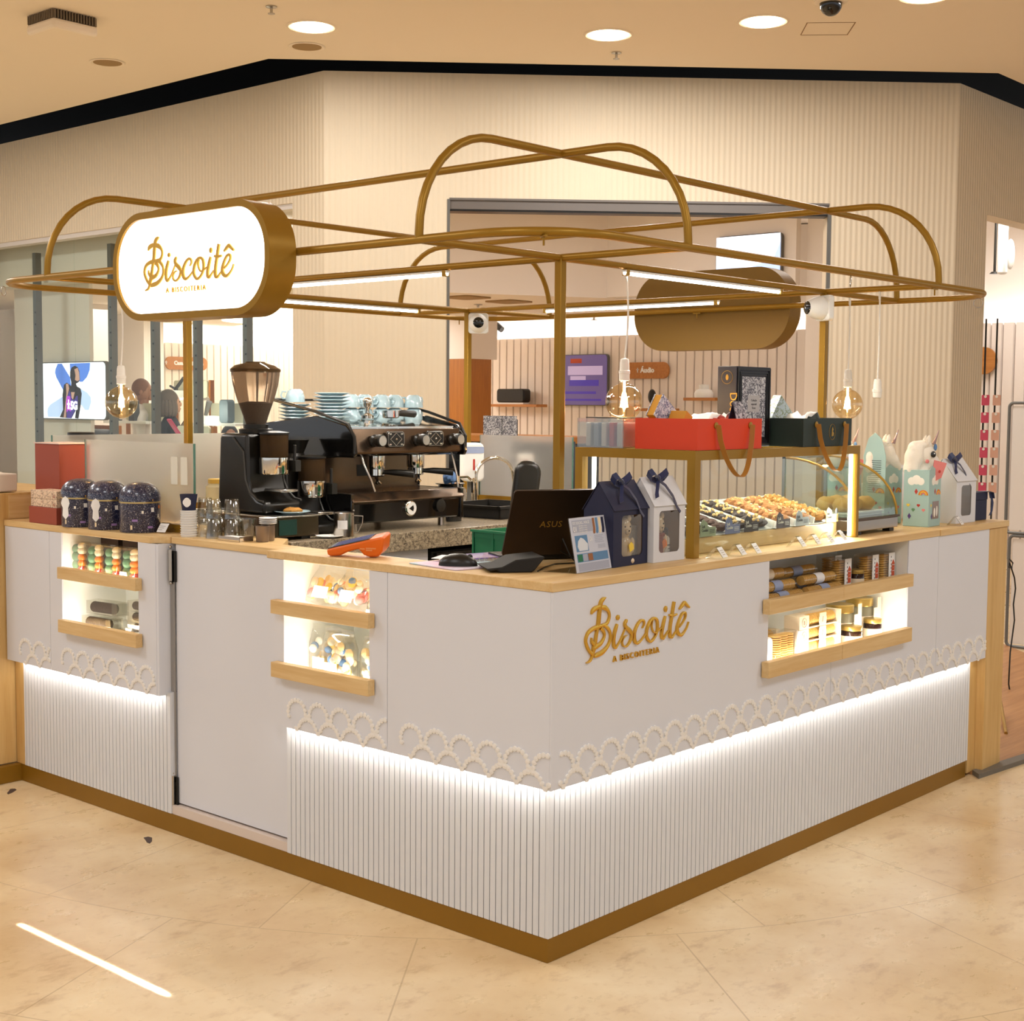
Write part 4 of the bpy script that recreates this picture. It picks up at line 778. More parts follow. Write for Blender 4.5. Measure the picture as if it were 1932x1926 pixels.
r = thing('gift_box', 'low brick red box under the patterned boxes at the far left', 'box', (.0, 2.475, TW)); MB().box(.004, .098, 0, .20, 0, .064).build('box_body', 'brick_red', r, bevel=.001)
for i in (0, 1):
    o = MB().box(.008, .094, .004, .192, 0, .0315).build('patterned_box', 'floral_red', None, bevel=.001); o.location = (0, 2.475, TW+.0645+i*.0322); tag(o, ('lower floral patterned box on the low red box', 'upper floral patterned box on the low red box')[i], 'box', 'floral boxes on the red box')
o = MB().box(0, .14, 0, .18, 0, .303).build('tall_gift_box', 'brick_red', None, bevel=.001); o.location = (.104, 2.618, TW); 
tag(o, 'tall brick red carton standing behind the floral boxes', 'box')
o = MB().box(-.004, .144, -.004, .184, .3035, .308).build('box_lid', mat('lid_pink', 'e6c8bc', .5)); o.location = (.104, 2.618, TW); tag(o, 'thin pale lid on top of the tall brick red carton', 'lid')
for i, (y, dx) in enumerate(((2.93, 0), (3.08, .02))):
    r = thing('wrapped_package', ('clear-wrapped cookie package on the far left cabinet, next to the red carton', 'clear-wrapped package at the left edge of the photo')[i], 'package', (-.03+dx, y, 1.1662), .1, 'wrapped packages on the far left cabinet')
    MB().box(.0, .10, -.055, .05, .002, .075).build('inner_box', mat('cream_print', 'e2d5c4', .5) if i == 0 else 'cream_print', r, bevel=.006); MB().box(-.006, -.001, -.06, .055, .0, .085).box(-.003, .0, .055, .075, .0, .09).build('clear_wrap', 'film', r)
    MB().box(-.0012, -.0005, -.04, -.028, .015, .065).box(-.0012, -.0005, -.005, .005, .02, .06).build('print', mat('print_brown', 'a38a70', .6) if i == 0 else 'print_brown', r)
# ---- front corner of the worktop
mat('pos_orange', 'e56a12', .35); mat('screen_blue', '6f78b0', .15, coat=.6)
r = thing('card_terminal', 'orange card payment terminal with a dark blue screen on the oak worktop', 'payment terminal', (.085, .86, TW+.0055), R_(-62)); r.rotation_euler = (R_(9), 0, R_(-62))
MB().prism([(-.088, .004), (-.078, 0), (-.045, .004), (-.02, .016), (.015, .026), (.03, .008), (.05, .001), (.078, .004), (.092, .022), (.098, .06), (.094, .068), (-.09, .022)], -.038, .038, 'y').build('shell', 'pos_orange', r, bevel=.006)
MB().prism([(-.086, .0238), (.05, .0578), (.05, .0595), (-.086, .0255)], -.033, .033, 'y').build('screen_bezel', 'dark_grey', r); MB().prism([(-.07, .0297), (.045, .0586), (.045, .0598), (-.07, .0309)], -.028, .028, 'y').build('screen', 'screen_blue', r)
MB().box(.02, .036, -.0388, -.0382, .026, .03).box(.04, .072, -.0388, -.0382, .028, .032).box(.04, .06, -.0388, -.0382, .022, .026).build('imprint', mat('imprint', 'e9975c', .5), r)
t = NT('mouse_pad'); v = t.coord(); t.link(t.ramp(t.noise(v, 6, 2), [(.35, lin('e6aecb')), (.5, lin('d9c9dc')), (.65, lin('9ecfd6'))]), t.b.inputs['Base Color']); M['mouse_pad'] = t.m
o = MB(XF((.125, .46, TW), R_(-8))).prism(rrect(-.095, .12, -.10, .13, .01), 0, .003).build('mouse_pad', 'mouse_pad'); tag(o, 'pink and blue marbled mouse pad under the black mouse', 'mouse pad')
r = thing('computer_mouse', 'black computer mouse on the marbled pad', 'mouse', (.10, .445, TW+.0034), R_(-55)); m = MB(); m.ball((0, 0, 0), (.058, .033, .036), 24, 14); 
for p_ in m.v: p_.z = max(p_.z, 0)
m.build('body', 'black', r, True); MB().lathe([(.004, -.003), (.008, -.002), (.008, .002), (.004, .003)], 14, (.035, 0, .026), 'y').build('wheel', 'dark_grey', r)
for x_ in (0,): MB().tube([(.052, .0, .012), (.02, 0, .0345)], .0012, 6).build('button_seam', 'dark_grey', r)
r = thing('card_tray', 'black plastic cash tray leaning on the front worktop', 'tray', (.15, .285, TW), R_(-36))
MB().prism([(-.085, .012), (-.075, .004), (-.055, .008), (-.045, 0), (.045, 0), (.055, .006), (.085, .042), (.08, .044), (.0, .036), (-.04, .016)], -.075, .075, 'y').build('tray', 'black_matt', r, bevel=.004)
r = thing('notebook', 'purple glittery notebook lying beside the laptop', 'notebook', (.255, .505, TW+.0034), R_(-12)); r.location.z = TW
MB().box(-.09, .10, -.035, .085, .0, .010).build('pages', 'paper', r); MB().box(-.093, .103, -.038, .088, .0105, .013).build('cover', mat('purple', '7a5fb0', .25, coat=.5), r)
sp = MB()
for k in range(10): sp.tube([(-.08+k*.018+.006*math.cos(a*.7), -.039+.0+.0*a, .006+.006*math.sin(a*.7)) for a in range(9)], .001, 5, True)
sp.build('spiral', 'steel', r)
o = MB(XF((.165, .55, TW+.004), R_(15), 0, R_(-4))).box(-.03, .035, -.03, .04, 0, .001).build('receipt', 'paper'); o.location.z += .009; tag(o, 'small curled white receipt behind the mouse', 'paper')
# laptop
r = thing('laptop', 'open dark brown laptop seen from behind the lid', 'laptop', (.290, .447, TW), math.atan2(-.45, .89))
MB().box(0, .30, .004, .115, .002, .018).build('base', 'black', r, bevel=.003)
mat('laptop_lid', '3a2c20', .35, .6, var=.05, vscale=40)
T_ = XF((0, 0, .018)) @ Matrix.Rotation(R_(27), 4, 'X'); lid = MB(T_); lid.prism(rrect(0, .30, 0, .228, .01), -.004, .003, 'y'); lid.build('lid', 'laptop_lid', r)
MB(T_).box(.01, .29, .0031, .0038, .012, .216).build('display', 'black_gloss', r); text_polys('ASUS', .030, .0006, 'CENTER', 1.1, T_ @ XF((.140, -.0046, .100))).build('lettering', 'gold_print', r)
MB().cyl((.03, .004, .016), (.08, .004, .016), .006).cyl((.22, .004, .016), (.27, .004, .016), .006).build('hinge', 'black', r)
o = MB().tube([(.16, .19, TW+.003), (.25, .24, TW+.003), (.33, .27, TW+.003), (.40, .245, TW+.003), (.42, .285, TW+.02), (.415, .31, TW+.07), (.43, .33, TW+.03), (.47, .30, TW+.003)], .0022, 6).build('power_cable', 'black', None, True); tag(o, 'thin black cable looping behind the laptop lid', 'cable')
# green crate below
r = thing('plastic_crate', 'green ventilated plastic crate behind the worktop', 'crate', (.60, .95, .86), R_(0)); cr = MB(Matrix.Diagonal((.85, 1, 1, 1)))
mat('crate_green', '22704a', .4)
for (a, b, c_, d) in ((0, .36, 0, .01), (0, .01, 0, .30), (.35, .36, 0, .30), (0, .36, .29, .30)):
    cr.box(a, b, c_, d, .215, .24).box(a, b, c_, d, .15, .158).box(a, b, c_, d, .0, .04).box(a+.003 if b-a > .02 else a+.003, b-.003, c_+.003, d-.003, .16, .215)
for x in (0, .09, .18, .27, .352): cr.box(x, x+.008, -.002, .008, 0, .24).box(x, x+.008, .292, .302, 0, .24)
for y in (0, .10, .20, .292): cr.box(-.002, .008, y, y+.008, 0, .24).box(.352, .362, y, y+.008, 0, .24)
cr.box(-.006, .366, -.006, .006, .235, .243).box(-.006, .006, -.006, .306, .235, .243).box(0, .36, 0, .3, 0, .006); cr.build('basket', 'crate_green', r); r.location = (.725, .675, .855)
o = MB().box(.70, 1.04, .65, 1.0, .05, .853).build('low_cupboard', 'black_matt'); tag(o, 'dark low cupboard under the green crate inside the kiosk', 'cupboard')
# leaflet in a slanted acrylic stand
r = thing('leaflet_stand', 'slanted leaflet in an acrylic stand advertising socks, in front of the navy box', 'leaflet stand', (.204, .084, TW), math.atan2(.019, .186))
T_ = Matrix.Rotation(R_(-11), 4, 'X'); Wl = .186; Hl = .158
MB(T_).box(0, Wl, .0, .002, .0005, Hl).build('acrylic', 'clear_plastic', r); MB().add([(0, .002, .0003), (Wl, .002, .0003), (Wl-.02, .10, .0003), (-.02, .10, .0003), (0, .002, .0018), (Wl, .002, .0018), (Wl-.02, .10, .0018), (-.02, .10, .0018)], [(0, 1, 2, 3), (4, 5, 6, 7), (0, 1, 5, 4), (2, 3, 7, 6), (1, 2, 6, 5), (3, 0, 4, 7)]).build('foot', 'clear_plastic', r)
MB(T_).box(.001, Wl-.001, -.0008, -.0002, .002, Hl-.001).build('leaflet', mat('leaflet_grey', 'c9cbd6', .5), r)
def card(nm, x0, x1, z0, z1, m, y=-.0012): MB(T_).box(x0, x1, y, -.0009, z0, z1).build(nm, m, r)
mat('leaf_blue', '5d86ac', .5); mat('leaf_grey', 'a9acba', .5); mat('leaf_brown', '9a6238', .5)
card('panel', .012, .13, .115, .150, 'leaf_grey'); card('photo', .016, .08, .060, .106, 'leaf_blue'); card('band', .014, .176, .030, .054, 'leaf_blue'); card('small_print', .014, .176, .004, .026, 'leaf_grey')
for i, m_ in enumerate(('crate_green', 'leaf_grey', 'leaf_brown')): card('swatch', .017+i*.027, .041+i*.027, .032, .052, m_, -.0015)
ph = MB(T_); ph.prism([(.03, .062), (.075, .062), (.078, .08), (.06, .095), (.045, .1), (.03, .09), (.024, .075)], -.0016, -.0013, 'y'); ph.build('jacket_picture', mat('pic_white', 'd9dde2', .5), r)
for i, m_ in enumerate(('leaf_brown', 'leaf_blue', 'sweet_cream', 'navy')):
    x = .118+i*.016; MB(T_).prism([(x, .152), (x+.011, .152), (x+.011, .122), (x+.008, .108), (x, .106), (x-.003, .11), (x, .122)], -.0017, -.0013, 'y').build('sock_picture', m_, r)
T2 = T_; mm = text_polys('OS SOCKS...VOCÊ', .011, .0004, 'LEFT', 1, T2 @ XF((.014, -.0016, .138))); text_polys('01', .022, .0004, 'LEFT', .9, XF((.014, -.0016, .117)) if False else T2 @ XF((.014, -.0016, .117)), mm)
text_polys('01', .020, .0004, 'LEFT', .9, T2 @ XF((.09, -.0016, .086)), mm)
for k in range(4): text_polys('biscoitos e meias', .006, .0004, 'LEFT', 1, T2 @ XF((.045, -.0016, .131-k*.006)), mm)
mm.build('lettering', 'paper', r)
ln = MB(T_)
for k in range(5): ln.box(.118, .165-.006*(k % 2), -.0016, -.0013, .100-k*.0048, .1015-k*.0048)
for k in range(3): ln.box(.13, .168, -.0016, -.0013, .072-k*.004, .0735-k*.004)
ln.build('small_print_lines', 'leaf_grey', r)
# gabled gift boxes with a window and a ribbon
def bow(r, T, big=1.0):
    m = MB(T); 
    for s in (-1, 1):
        m.strip([(0, 0, 0), (s*.015, -.012, .014), (s*.034, -.014, .026), (s*.042, -.006, .02), (s*.036, .004, .004), (s*.018, .004, -.002), (0, 0, 0)], .022*big, .0016, (.2*s, .6, .77))
    m.ball((0, -.005, .002), (.009, .009, .011), 10, 8)
    m.build('ribbon_bow', 'ribbon', r, True)
    for s, pts in ((-1, [(0, -.004, 0), (-.016, -.016, -.014), (-.034, -.026, -.04), (-.042, -.034, -.052)]), (1, [(0, -.004, 0), (.02, -.018, -.018), (.042, -.03, -.05), (.052, -.04, -.085), (.062, -.045, -.10)])):
        MB(T).strip(pts, .016*big, .0012, (.75, .3*s, .35)).build('ribbon_tail', 'ribbon', r, True)
def house_box(name, label, loc, rz, w_, d, h, hw, m, win, group=None, bow_x=.5):   # local front at y=0 facing -y
    r = thing(name, label, 'gift box', loc, rz, group); hz = hw; e = .0016
    # walls
    b = MB(); x0, x1, z0, z1 = win
    b.box(0, x0, 0, e, 0, hz).box(x1, w_, 0, e, 0, hz).box(x0, x1, 0, e, 0, z0).box(x0, x1, 0, e, z1, hz)
    rr = .014                                                     # rounded window corners
    for cx, cz, a0, sx, sz in ((x0, z0, 180, 1, 1), (x1, z0, 270, -1, 1), (x1, z1, 0, -1, -1), (x0, z1, 90, 1, -1)):
        P = [(cx, cz)]+[(cx+sx*rr+rr*math.cos(R_(a0+90*k/6)), cz+sz*rr+rr*math.sin(R_(a0+90*k/6))) for k in range(7)]
        b.prism(P, 0.0001, e-.0001, 'y')
    b.box(0, e, e, d, 0, hz).box(w_-e, w_, e, d, 0, hz).box(e, w_-e, d-e, d, 0, hz).box(e, w_-e, e, d-e, 0, e)
    for x in (0, w_-e): b.prism([(0, hz), (d, hz), (d/2, h-.003)], x, x+e, 'x')
    b.build('carton', m, r)
    MB().box(e+.001, w_-e-.001, d-e-.003, d-e-.0005, e, hz-.002).box(w_-e-.003, w_-e-.0005, e+.001, d-e-.003, e, hz-.002).box(e+.001, w_-e-.003, e+.001, d-e-.003, e+.0002, e+.001).build('kraft_lining', 'kraft', r)
    rf = MB(); ov = .012
    for s0, s1 in (((-.004, hz-.0), (d/2, h)), ((d+.004, hz-.0), (d/2, h))):
        rf.prism([(s0[0], s0[1]), (s1[0], s1[1]), (s1[0], s1[1]+.002), (s0[0]-(.0015 if s0[0] < d/2 else -.0015), s0[1]+.001)], -.003, w_+.003, 'x')
    rf.build('roof_flap', m, r); bow(r, XF((w_*bow_x, d/2-.02, h-.006)))
    MB().box(x0+.001, x1-.001, e+.0004, e+.001, z0+.001, z1-.001).build('window_film', 'film', r); return r
NB = house_box('navy_gift_box', 'navy gabled gift box with a bear figurine behind its window', (.394, .102, TW), R_(4), .186, .105, .248, .165, 'navy', (.045, .158, .028, .15), 'gabled gift boxes', .45)
wordmark(XF((.068, -.0005, .163), 0, R_(-33), 0, .11) @ XF((0, .05, .05)), .004, 1, .0022, True).build('gold_print', 'gold_print', NB)
WB = house_box('white_gift_box', 'white gabled gift box with a bear in a red scarf behind its window', (.583, .095, TW), R_(-1), .160, .105, .255, .170, 'cardboard_white', (.028, .132, .028, .155), 'gabled gift boxes', .35)
mat('ceramic_cream', 'e6cfae', .12, coat=.6)
def bear(name, label, loc, rz, scarf):
    r = thing(name, label, 'figurine', loc, rz, 'ceramic bears in the gift boxes'); r.scale = (1.0, 1.0, 1.2); m = MB()
    m.ball((0, 0, .035), (.026, .022, .036), 18, 12).ball((0, 0, .088), (.022, .020, .026), 18, 12)
    for s in (-1, 1): m.ball((s*.016, 0, .112), (.0075, .006, .009), 10, 8).ball((s*.014, -.012, .008), (.012, .016, .009), 12, 8).ball((s*.024, -.006, .045), (.008, .009, .02), 10, 8)
    m.ball((0, -.018, .080), (.010, .008, .008), 12, 8); m.build('body', 'ceramic_cream', r, True)
    f = MB()
    for s in (-1, 1): f.ball((s*.009, -.0185, .093), .0024, 8, 6)
    f.ball((0, -.0262, .083), (.003, .002, .002), 8, 6).tube([(0, -.0262, .081), (0, -.0255, .076), (.004, -.0245, .074)], .0006, 4); f.build('face', 'black', r)
    if scarf: MB().lathe([(.021, .060), (.024, .064), (.022, .069)], 18).box(-.016, .002, -.029, -.024, .012, .064).build('scarf', mat('wine', '7c2a22', .7), r, True)
    MB().prism([(.0, .030), (.014, .038), (.012, .05), (.004, .056), (-.004, .048)], -.032, -.030, 'y').build('heart_tag', 'sweet_yellow' if not scarf else 'sweet_orange', r)
bear('bear_figurine', 'cream bear figurine inside the navy gift box', (.492, .136, TW+.003), R_(-20), False)
bear('bear_figurine', 'cream bear figurine with a red scarf inside the white gift box', (.652, .130, TW+.003), R_(-20), True)
o = MB().prism(rrect(-.024, .024, 0, .11, .006), -.01, .01, 'y').build('fur_pouch', mat('grey_fur', '9a9a98', .9, bump=1, bscale=160)); o.location = (.545, .155, TW+.003); o.rotation_euler = (0, 0, .07); tag(o, 'grey furry pouch beside the bear in the navy gift box', 'pouch')
r = thing('cream_bottle', 'small white bottle with a dark cap inside the white gift box', 'bottle', (.700, .135, TW+.003)); MB().lathe([(.013, 0), (.014, .004), (.014, .062), (.008, .07)], 18).build('bottle_body', 'paper', r, True, angle=40); MB().lathe([(.008, .07), (.0085, .072), (.0085, .092), (.004, .095)], 14).build('cap', 'black', r, True, angle=40)
MB().box(-.008, .008, -.0145, -.0141, .04, .044).box(-.006, .006, -.0145, -.0141, .03, .032).box(-.008, .008, -.0145, -.0141, .02, .0215).build('print', 'ink', r)
# ------------------------------------------------------------------ gold framed display
FX0, FX1, FY0, FY1, FZ = .772, 1.83, .078, .525, 1.395
r = thing('display_case', 'gold framed glass display case holding trays of cookies', 'display case', (0, 0, 0)); fb = MB(); s_ = .030
for x in (FX0, FX1-s_*.6):
    fb.box(x, x+(s_ if x == FX0 else s_*.6), FY0, FY0+s_, TW, FZ-s_)
fb.box(FX0, FX0+s_, FY1, FY1+s_, TW, FZ-s_).box(FX0, FX1, FY0, FY0+s_, FZ-s_, FZ).box(FX0, FX0+s_, FY0+s_, FY1+s_, FZ-s_, FZ).box(FX0+s_, FX1, FY1, FY1+s_, FZ-s_, FZ).box(FX1-s_, FX1, FY0+s_, FY1, FZ-s_, FZ).box(FX1-s_, FX1, FY1, FY1+s_, TW+.29, FZ-s_)
fb.build('frame', 'brass', r); MB().box(FX0+s_, FX1-s_*.6, FY0+.012, FY0+.016, TW, FZ-s_).build('front_glass', 'glass', r); MB().box(FX0+.012, FX0+.016, FY0+s_, FY1, TW, FZ-s_).build('side_glass', 'glass', r)
MB().box(FX0+s_+.001, FX1-s_-.001, FY0+s_+.001, FY1-.001, FZ-.010, FZ-.004).build('top_glass', 'glass', r)
MB().box(FX1-s_*.6-.012, FX1-s_*.6-.001, FY0+.018, FY0+.028, TW+.004, FZ-s_-.002).build('led_strip', 'led', r); MB().box(FX0+s_+.02, FX0+s_+.03, FY1-.012, FY1-.002, TW+.1, FZ-s_-.002).build('led_strip', 'led', r)
light('AREA', 'display_led', (FX1-s_-.01, FY0+.04, 1.22), 1.3, NEUT, .01, .28, rot=(R_(90), 0, R_(105))); light('AREA', 'display_led_top', (1.3, .22, FZ-.014), 2.2, (1, .93, .82), .85, .03, rot=(0, 0, 0))
r = thing('display_plinth', 'pale oak stepped plinth inside the gold framed display', 'plinth', (0, 0, 0)); MB().box(.812, 1.80, .15, .50, TW, 1.112).build('step', 'oak_x', r, bevel=.002)
TL = []
xs = [.835, .945, 1.055, 1.165, 1.30, 1.44, 1.575, 1.70]
tray_lb = ['leftmost, behind the frame post', 'second from the left', 'third from the left, behind the lilac label', 'fourth, behind the black label', 'fifth, in the middle', 'sixth, behind the dark label', 'seventh, behind the grey label', 'rightmost, by the light strip']
mat('brownie', '4a2c1c', .75, var=.3, vscale=70, bump=.7, bscale=110); mat('choc', '2c1a14', .6, var=.3, vscale=60, bump=.7, bscale=90); mat('caramel', 'a8703c', .7, var=.35, vscale=60, bump=.8, bscale=110); mat('nuts', 'dcb878', .6)
rows = [('brownie', 0), ('choc', 0), ('brownie', 0), ('choc', 1), ('choc', 1), ('caramel', 1), ('caramel', 1), ('cookie', 1)]
NL = {'brownie': 'brown biscotti', 'choc': 'dark chocolate biscotti', 'caramel': 'caramel nut cookie', 'cookie': 'golden cookie'}
tilt = R_(14)
for k, x in enumerate(xs):
    T = XF((x, .155, 1.1125)) @ Matrix.Rotation(tilt, 4, 'X')
    r = thing('cookie_tray', f'white open cookie tray, {tray_lb[k]}', 'tray', (0, 0, 0), 0, 'white cookie trays in the display'); w2 = .052 if k < 4 else .062
    MB(T).box(-w2, w2, 0, .25, .001, .004).box(-w2, -w2+.003, 0, .25, .001, .026).box(w2-.003, w2, 0, .25, .001, .026).box(-w2, w2, .247, .25, .001, .03).build('tray_body', 'white', r)
    kind, nut = rows[k]
    for j in range(6):
        y = .02+.041*j; big = kind in ('caramel', 'cookie'); m = MB(T); c_ = (random.uniform(-.006, .006), y, .021 if not big else .024)
        lump(m, c_, (w2*.78, .019, .014) if not big else (w2*.74, .024, .017), k*10+j, 14, 8, .14)
        if nut:
            m.k = 1
            for q in range(9): a = random.uniform(-.7, .7)*w2; m.ball((a, y+random.uniform(-.012, .012), c_[2]+.012), random.uniform(.004, .0065), 6, 5)
        o = m.build('cookie', [kind, 'nuts']); tag(o, f'{NL[kind]} number {j+1} from the front in the tray {tray_lb[k]}' if False else f'{NL[kind]}, {["front", "second", "third", "fourth", "fifth", "rear"][j]} piece in the tray {tray_lb[k]}', 'cookie', 'cookies in the display trays')
mat('lb_lilac', '6f78a4', .5); mat('lb_dark', '2c2228', .5); mat('lb_plum', '3b2c38', .5); mat('lb_grey', '9ba3ac', .5); mat('lb_teal', 'b9cdd0', .5); mat('lb_sand', 'b8a468', .5); mat('lb_green', '9aa688', .5)
for i, (x, m_, lb) in enumerate(((.90, 'lb_green', 'pale green label card at the left, by the frame post'), (1.045, 'lb_lilac', 'lilac label card'), (1.16, 'lb_dark', 'black label card beside the lilac one'), (1.365, 'lb_plum', 'dark plum label card in the middle'), (1.495, 'lb_grey', 'blue-grey label card'), (1.575, 'lb_teal', 'pale label card, raised behind the grey one'), (1.705, 'lb_sand', 'sand label card with a dark seal at the right'))):
    r = thing('cookie_label', lb+' in the cookie display', 'label', (x, .142-(.0 if i != 5 else -.03), 1.113), 0, 'cookie name cards')
    P = [(0, 0), (.088, 0), (.088, .030), (.044, .030), (.040, .044), (.028, .050), (.016, .056), (.004, .046), (0, .03)]
    MB().prism([(a, b+.002) for a, b in P], -.0015, 0, 'y').build('card', m_, r); MB().add([(0, 0, .002), (.088, 0, .002), (.07, .05, .004), (-.02, .05, .004), (0, 0, .003), (.088, 0, .003), (.07, .05, .005), (-.02, .05, .005)], [(0, 1, 2, 3), (4, 5, 6, 7), (0, 1, 5, 4), (2, 3, 7, 6), (0, 3, 7, 4), (1, 2, 6, 5)]).build('fold', 'paper', r)
    tx = text_polys('Soft', .014, .0006, 'LEFT', .9, XF((.006, -.0021, .030))); text_polys('Cookie', .014, .0006, 'LEFT', .9, XF((.006, -.0021, .018)), tx)
    for q in range(3): tx.box(.052, .08, -.0024, -.0018, .012+q*.005, .0135+q*.005)
    tx.build('lettering', 'paper' if i in (1, 2, 3) else 'ink', r)
    if i == 6: MB().lathe([(.011, -.0016), (.011, -.0026)], 20, (.074, 0, .042), 'y').build('seal', 'ink', r)
for i, (x, y) in enumerate(((.845, .040), (.955, .040), (1.035, .034), (1.335, .044), (1.447, .050), (1.54, .050), (1.635, .052))):
    price_tag(x, y, TW, R_(12), ['blank bright price holder, leftmost on the oak edge before the display', 'price holder second from the left before the display', 'price holder third from the left before the display', 'price holder before the display, left of the group of four', 'price holder second in the group of four', 'price holder third in the group of four', 'price holder nearest the display light strip'][i])
# ------------------------------------------------------------------ gifts on top of the display
ZD = FZ+.0008
mat('gift_red', 'd9401c', .5, var=.03); mat('gift_dark', '22302a', .5); mat('tissue', 'f0ece4', .8); mat('book_navy', '23232f', .45); mat('book_yellow', 'd0952a', .5)
def gift_box(name, label, x, y, w_, d, h, m, ex):
    r = thing(name, label, 'gift box', (x, y, ZD)); e = .003
    MB().box(0, w_, 0, e, 0, h).box(0, w_, d-e, d, 0, h).box(0, e, e, d-e, 0, h).box(w_-e, w_, e, d-e, 0, h).box(e, w_-e, e, d-e, 0, e).build('box_body', m, r)
    a, b = ex; el = MB()
    for q in ex: el.lathe([(.010, -.0005), (.011, -.003), (.004, -.004)], 16, (q, 0, h*.78), 'y')
    el.build('eyelet', 'gold_print', r, True)
    pts = []; n = 22
    for i in range(n+1): t_ = i/n; pts.append((a+(b-a)*t_, -.010-.022*math.sin(math.pi*t_), h*.80-.165*math.sin(math.pi*t_)**.62))
    MB().strip(pts, .017, .0022, (.25, -.95, 0)).build('strap_handle', 'tan_leather', r, True); return r
gift_box('orange_gift_box', 'open orange-red gift box with tan strap handles on the display', .790, .083, .372, .24, .098, 'gift_red', (.10, .30))
gift_box('dark_gift_box', 'open dark green gift box with tan strap handles on the display', 1.43, .083, .34, .24, .098, 'gift_dark', (.085, .285))
MB(XF((.20, -.0006, .05))).tube([(.022*math.cos(k*.3927), 0, .028*math.sin(k*.3927)) for k in range(16)], .0006, 5, True).build('oval_emblem', 'gold_print', bpy.data.objects['dark_gift_box'])
MB(XF((.20, -.0006, .05))).prism([(-.006, -.016), (.008, -.014), (.010, -.004), (.002, .002), (.007, .008), (.0, .018), (-.004, .01)], -.0008, 0, 'y').build('emblem_leaf', 'gold_print', bpy.data.objects['dark_gift_box'])
T_ = XF((.832, .245, 1.571), R_(0), 0, R_(36)); r = thing('toile_book', 'blue toile patterned book leaning out of the orange box', 'book'); MB(T_).box(0, .125, 0, .003, -.082, 0).box(0, .125, .031, .034, -.082, 0).build('cover', 'toile', r); MB(T_).box(.002, .122, .0035, .0305, -.081, -.002).build('pages', 'book_yellow', r)
o = MB(XF((.835, .175, ZD+.075), 0, 0, R_(30))).box(0, .04, 0, .06, -.04, .055).build('yellow_box', 'book_yellow', bevel=.001); tag(o, 'small mustard box leaning at the left of the orange gift box', 'box')
def tissue(x, y, z, s, seed, label, nm='tissue_paper'):
    rnd = random.Random(seed); n = 7; vs = []; fs = []
    for i in range(n):
        for j in range(n): a = (i/(n-1)-.5)*s; b = (j/(n-1)-.5)*s*.8; vs.append((x+a, y+b, z+.03*s/.12*(1-4*(a/s)**2)+rnd.uniform(-.009, .012)))
    for i in range(n-1):
        for j in range(n-1): fs.append((i*n+j, (i+1)*n+j, (i+1)*n+j+1, i*n+j+1))
    m = MB(); m.add(vs, fs); o = m.build(nm, 'tissue', None, True, angle=20); s_ = o.modifiers.new('sheet', 'SOLIDIFY'); s_.thickness = .0012; return tag(o, label, 'tissue paper')
tissue(1.0, .19, ZD+.075, .13, 4, 'crumpled white tissue in the middle of the orange box'); tissue(1.11, .21, ZD+.088, .09, 9, 'pointed white tissue at the right of the orange box'); tissue(1.60, .19, ZD+.08, .13, 12, 'crumpled white tissue inside the dark green box')
r = thing('tent_card', 'navy and toile folded tent card standing in the orange box', 'card', (1.075, .10, ZD+.004), R_(0)); MB().prism([(.002, .0), (.042, .15), (.082, 0), (.080, 0), (.042, .143), (.004, 0)], 0, .062, 'x').build('flaps', 'navy', r); MB().prism([(.0, .0), (.040, .15), (.042, .15), (.002, 0)], 0.001, .061, 'x').build('toile_face', 'toile_grey', r)

r = thing('framed_box', 'tall navy framed presentation box with grey toile panel on the display', 'presentation box', (1.195, .345-.09, ZD)); W2, H2 = .215, .272
r.location.y = .205; b = MB(); b.box(0, W2, 0, .075, 0, H2); b.build('box_body', 'book_navy', r, bevel=.001)
for i_, (e0, e1) in enumerate(((.004, .012), (.018, .022), (.026, .03))):
    f_ = MB(); f_.box(e0, W2-e0, -.004+.001*i_, -.0002, H2-e1, H2-e0).box(e0, W2-e0, -.004+.001*i_, -.0002, e0, e1).box(e0, e1, -.004+.001*i_, -.0002, e1, H2-e1).box(W2-e1, W2-e0, -.004+.001*i_, -.0002, e1, H2-e1); f_.build('frame_moulding', 'black', r)
MB().box(.034, W2-.034, -.0012, -.0003, .034, H2-.034).build('toile_panel', 'toile_grey', r); MB().box(.07, W2-.07, -.0018, -.0013, .12, .175).build('plaque', mat('plaque', 'b9b7b8', .6), r)
tx = text_polys('Coleção', .011, .0004, 'CENTER', 1, XF((W2/2, -.0021, .155))); text_polys('especial', .011, .0004, 'CENTER', 1, XF((W2/2, -.0021, .142)), tx); text_polys('Rose', .011, .0004, 'CENTER', 1, XF((W2/2, -.0021, .129)), tx); tx.build('lettering', 'ink', r)
MB().tube([(-.0006, .0375+.022*math.cos(k*.3927), .235+.022*math.sin(k*.3927)) for k in range(16)], .0008, 5, True).ball((-.0006, .0375, .235), (.0008, .006, .010), 10, 8).build('round_seal', 'gold_print', r)
text_polys('Doc', .040, .0008, 'LEFT', .9, XF((-.0008, .024, .185), R_(-90)) @ Matrix.Rotation(R_(90), 4, 'Y')).build('spine_lettering', 'gold_print', r)
T_ = XF((1.535, .235, 1.574), 0, 0, R_(38)); o = MB(T_).box(0, .13, 0, .035, -.12, 0).build('leaf_print_box', 'leaf_green', bevel=.001); tag(o, 'leaf patterned blue-green box tilted in the dark green box', 'box')
